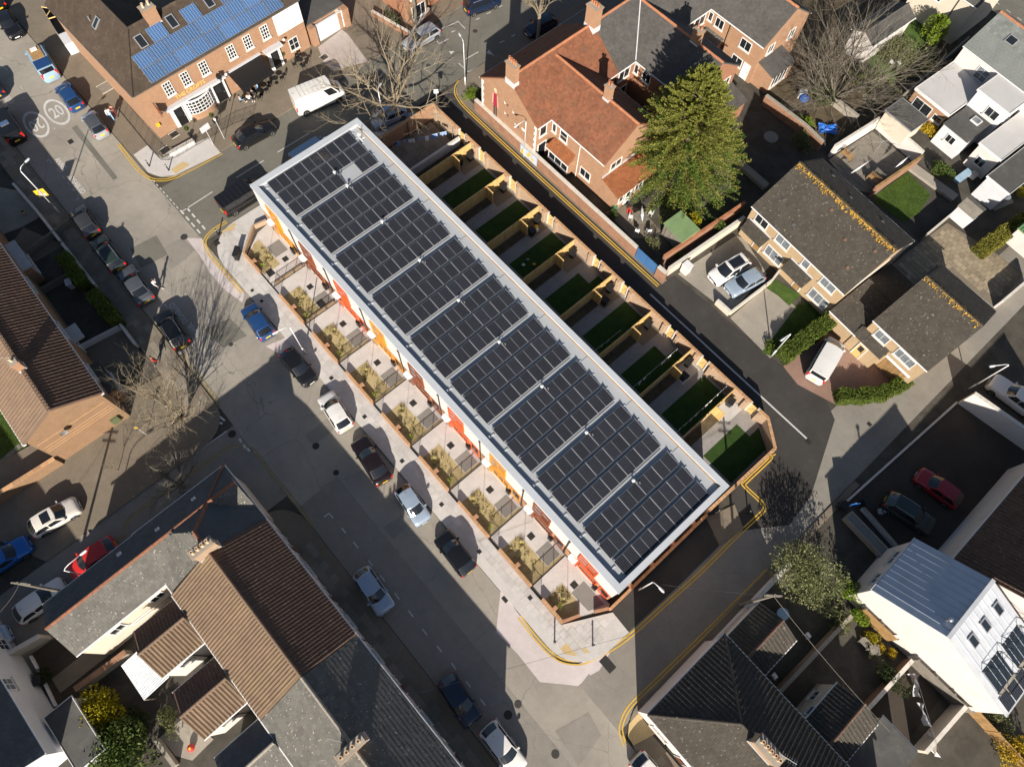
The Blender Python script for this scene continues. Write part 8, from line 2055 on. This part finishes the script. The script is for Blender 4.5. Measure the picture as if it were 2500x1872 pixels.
tt = thing('round_table', 'round white table on the terrace at the right edge', 'table', g(8,2020,100,.5)); mb = MB(); mb.lathe([(.5,.70),(.52,.72),(.51,.74)], 18); mb.build('table_top', 'plastic_white', tt); mb = MB(); mb.tube([(0,0,0),(0,0,.7)], .04, 6); mb.build('leg', 'plastic_white', tt)
sheet('yard', gl(8, [(1830,90),(2040,-60),(2120,120),(1960,190)]), .02, 'concrete_old')
pbx = thing('paddling_pool', 'pale blue rectangular tub in a yard at the right', 'tub', g(4,1680,1500,.3), math.radians(40)); mb = MB(); mb.box(-1.0,1.0,-.35,.35,0,.5); mb.build('body', 'paint_palblue', pbx); mb = MB(); mb.box(-1.03,1.03,-.38,.38,.5,.55); mb.build('rim', 'paint_palblue', pbx)
cr = thing('crate', 'pinkish crate beside the pale blue tub', 'crate', g(4,1770,1490,.3), .7); mb = MB(); mb.box(-.35,.35,-.35,.35,0,.5); mb.build('body', 'concrete_pink', cr); mb = MB(); mb.box(-.37,.37,-.37,.37,.5,.53); mb.build('lid', 'concrete_pink', cr)
sd = thing('plastic_shed', 'small grey pitched plastic shed on the stone slab yard', 'shed', g(8,1680,250,1.0), math.radians(-49)); mb = MB(); mb.box(-.95,.95,-.95,.95,0,1.8); mb.build('wall', 'render_grey', sd)
for y0,y1,z0,z1 in ((-1.05,0,1.8,2.3),(0,1.05,2.3,1.8)): mb = MB(); mb.face([(-1.05,y0,z0),(1.05,y0,z0),(1.05,y1,z1),(-1.05,y1,z1)]); mb.face([(-1.05,y0,z0-.06),(-1.05,y1,z1-.06),(1.05,y1,z1-.06),(1.05,y0,z0-.06)]); mb.build('roof', 'timber_grey', sd)
gs = thing('green_roof_shed', 'white walled shed with green ribbed roof cut by the right edge', 'shed', g(8,2200,480,1.2), math.radians(-49)); flat_block(gs, -1.5,1.8,-1.2,2.4, 2.3, 'render_white', 'green_steel', fascia=None)
for i in range(12): mb = MB(); mb.box(-1.6+i*.29,-1.52+i*.29,-1.3,2.5,2.302,2.34); mb.build('roof_rib', 'plastic_green', gs)
wall_run('yard_wall', 'white wall between the slab yard and the road, right edge', [g(8,1955,1005), g(8,2208,790)], 1.3, .2, 'render_white', 'stone_trim')
wall_run('yard_wall', 'dark fence wall between the lawn and the slab yard', [g(8,1330,450), g(8,1690,150)], 1.4, .12, 'timber_grey', 'stone_trim')
wall_run('yard_wall', 'concrete post wall at the right of the overgrown garden', [g(4,1010,1000), g(4,1680,400)], 1.5, .15, 'timber_grey', 'concrete_old')
wall_run('yard_wall', 'short mossy wall below the bare tree stems', [g(4,590,880), g(4,780,1030)], 1.0, .35, 'concrete_old')
wall_run('yard_wall', 'old brick wall beside the slate house garden', [g(4,0,880), g(4,330,1130), g(4,470,1270)], 1.4, .3, 'brick_old', 'concrete_old')
wall_run('yard_wall', 'concrete path wall in the dark garden behind the conifer', [g(3,1930,1380), g(3,2170,1590)], .5, .8, 'concrete_old')
tm = thing('trampoline', 'round grey trampoline in the dark garden', 'trampoline', g(3,2200,1185,.5)); mb = MB(); mb.lathe([(.75,.55),(.8,.58),(.78,.6)], 20); mb.build('mat', 'pad_grey', tm)
for i in range(4): a = i*math.pi/2; mb = MB(); mb.tube([(math.cos(a)*.7,math.sin(a)*.7,0),(math.cos(a)*.75,math.sin(a)*.75,.56)], .02, 5); mb.build('leg', 'alu', tm)
# ================================================================ right and bottom clutter
lb_ = thing('concrete_trough', 'long grey concrete trough by the car park entrance', 'trough', g(12,700,1170), math.radians(-48)); mb = MB()
mb.box(0,4.6,-.5,-.35,0,.7); mb.box(0,4.6,.35,.5,0,.7); mb.box(0,.15,-.349,.349,0,.7); mb.box(4.45,4.6,-.349,.349,0,.7); mb.build('sides', 'concrete_old', lb_); mb = MB(); mb.box(.16,4.44,-.345,.345,.05,.62); mb.build('fill', 'pad_grey', lb_)
wall_run('kerb_wall', 'low block wall behind the concrete trough', [g(12,830,1110), g(12,1110,1430)], .5, .25, 'render_grey', 'concrete_old')
for k, x, y, lb in ((12,985,1140,'white rubbish bag behind the black green car'),(12,965,1490,'grey rubbish bags by the zinc house corner')):
    b = thing('rubbish_bag', lb, 'bag', g(k,x,y)); mb = MB(); blob(mb, (0,0,0), .36, rg_, 9); mb.build('bag', 'glass_pale', b, smooth=True); mb = MB(); blob(mb, (.4,.2,0), .28, rg_, 9); mb.build('bag', 'plastic_white', b, smooth=True)
wheelie('black wheelie bin at the head of the concrete trough', g(12,850,1075), 'bin_black', .3, None); wheelie('dark wheelie bin beside the estate agent board', g(12,655,1100), 'bin_black', 1.0, None)
lf = thing('slatted_fence', 'slatted timber fence along the white gable of the zinc house', 'fence', tuple(LF((29.11,7.83),46.4)(.05,-6.6)), math.radians(46.4-90))
for i in range(12): mb = MB(); mb.box(0,5.2,-.32,-.29,.15+i*.15,.15+i*.15+.12); mb.build('slat', 'timber_grey', lf)
for x in (0,1.7,3.4,5.1): mb = MB(); mb.box(x,x+.1,-.289,-.2,0,2.0); mb.build('post', 'timber_grey', lf)
bl = thing('red_blind_fence', 'rust coloured slatted screen on the white gable', 'fence', tuple(LF((29.11,7.83),46.4)(.05,-1.4)), math.radians(46.4-90))
for i in range(14): mb = MB(); mb.box(0,3.2,-.30,-.27,.2+i*.13,.2+i*.13+.1); mb.build('slat', 'timber_old', bl)
for x in (0,1.6,3.1): mb = MB(); mb.box(x,x+.1,-.269,-.2,0,2.1); mb.build('post', 'timber_grey', bl)
tf = thing('timber_fence', 'warm timber fence at the bottom right beside the golden shrub', 'fence', g(16,1730,1190), math.radians(-48))
for i in range(6): mb = MB(); fence_panel(mb, 1.7, 1.7, rgf); o = mb.build('fence_panel', 'timber_old', tf); o.location = (i*1.8,0,0); mb = MB(); mb.box(-.05,.05,-.05,.05,0,1.8); o = mb.build('post', 'timber_old', tf); o.location = (i*1.8-.05,0,0)
wc = thing('white_sheet', 'white cloth sheets hung along the wall of the dark yard', 'cloth', f10(12.6,18.4), math.radians(-44.9-35))
mb = MB(); N = 14
rows = []
for i in range(N+1):
    x = i*.42; rows.append([Vector((x+rg_.gauss(0,.04), rg_.gauss(0,.08), 1.9-.25*math.sin(i*1.3)**2)), Vector((x, .15+rg_.uniform(-.15,.15), 1.1+rg_.uniform(-.2,.1))), Vector((x, .25+rg_.uniform(-.2,.2), .7+rg_.uniform(-.3,.1)))])
for i in range(N):
    if i in (4,9): continue
    for j in range(2): mb.face([rows[i][j],rows[i+1][j],rows[i+1][j+1],rows[i][j+1]])
mb.build('cloth', 'cloth_white', wc); mb = MB(); mb.tube([(0,0,1.95),(6,0,1.95)], .01, 4); mb.build('line', 'alu', wc)
wb_ = thing('garden_bench', 'grey bench against the zinc house yard planting', 'bench', g(16,850,620), math.radians(-45)); mb = MB(); mb.box(-.5,.5,-.22,.22,.42,.46); mb.build('seat', 'timber_grey', wb_); mb = MB(); mb.box(-.5,.5,.2,.24,.5,.9); mb.build('backrest', 'timber_grey', wb_); mb = MB(); mb.box(-.45,-.38,-.2,.2,0,.42); mb.box(.38,.45,-.2,.2,0,.42); mb.build('legs', 'timber_grey', wb_)
tb_ = thing('garden_table', 'grey square table in the zinc house yard', 'table', g(16,915,670)); mb = MB(); mb.box(-.4,.4,-.4,.4,.70,.74); mb.build('table_top', 'timber_grey', tb_); mb = MB(); mb.tube([(0,0,0),(0,0,.7)], .05, 6); mb.build('leg', 'timber_grey', tb_)
bs_ = thing('blue_green_barrel', 'turquoise tub in the mossy yard behind the corner house', 'tub', g(16,160,370)); mb = MB(); mb.lathe([(.45,0),(.5,.5),(.46,.5)], 16); mb.build('body', 'paint_palblue', bs_); mb = MB(); mb.lathe([(.51,.46),(.51,.52)], 16); mb.build('rim', 'paint_palblue', bs_)
bal_ = thing('beach_ball', 'red and yellow ball in the yard below the lower brown wing', 'ball', g(13,1620,1490)); mb = MB(); blob(mb, (0,0,0), .28, rg_, 12, 1.0); mb.build('ball', 'plastic_red', bal_, smooth=True); mb = MB(); mb.lathe([(.1,.53),(.06,.57)], 10); mb.build('cap', 'plastic_yellow', bal_)
wall_run('yard_wall', 'old rubble wall running between the lower left yards', [g(13,700,1000), g(13,1120,690)], 1.2, .4, 'concrete_old', 'brick_old')
wall_run('yard_wall', 'pale wall of the yard behind the slate range', [g(13,110,740), g(13,430,560)], 1.6, .3, 'render_cream', 'stone_trim')
wall_run('yard_wall', 'thin white kerb wall in the dark yard, lower left', [g(13,270,720), g(13,340,850), g(13,480,1140)], .3, .15, 'upvc')
wall_run('yard_wall', 'rubble edging of the paved yard, lower left', [g(13,1340,1420), g(13,1500,1640)], .7, .3, 'concrete_old')
# front garden walls and canopies on the left side of the street
for i, (a, b) in enumerate((((150,0),(350,230)),((350,230),(545,480)),((560,500),(830,840)),((1045,1175),(1170,1340)))):
    wall_run('front_wall', f'{PN[i]} pale capped front garden wall on the shaded left pavement', [g(5,*a), g(5,*b)], .8, .2, 'render_cream', 'stone_trim', group='shaded front garden walls')
wall_run('garden_fence', 'low dark fence dividing the shaded front gardens, upper', [g(5,250,570), g(5,620,300)], .9, .08, 'timber_grey'); wall_run('garden_fence', 'low dark fence dividing the shaded front gardens, middle', [g(5,350,900), g(5,700,700)], .9, .08, 'timber_grey'); wall_run('garden_fence', 'thin pale fence dividing the shaded front gardens, lower', [g(5,700,1360), g(5,1030,1190)], .9, .06, 'render_grey')
sheet('yard', gl(5, [(-60,-20),(150,20),(340,240),(180,330),(-60,420)]), .02, 'concrete_old')
sheet('yard', gl(5, [(200,330),(540,480),(300,620),(100,460)]), .022, 'flags_brown')
sheet('yard', gl(5, [(700,1370),(1040,1190),(1200,1400),(1000,1640),(860,1560)]), .022, 'flags_brown')
pt_ = thing('plant_pot', 'terracotta pot in the shaded front garden, upper left', 'pot', g(5,205,215)); mb = MB(); mb.lathe([(.16,0),(.24,.34),(.2,.34),(.18,.2)], 14); mb.build('pot', 'clay_pale', pt_); mb = MB(); leafball(mb, (0,0,.35), .16, 40, .05, rg_); mb.build('plant', 'dark_leaf', pt_)
for k, x, y, lb, m_ in ((5,620,830,'grey wheelie bin in the shaded front garden','render_grey'),(13,370,920,'black bin by the pale house wall','bin_black'),(2,1735,1385,'black wheelie bin by the first timber return','bin_black')): wheelie(lb, g(k,x,y), m_, .5, None)
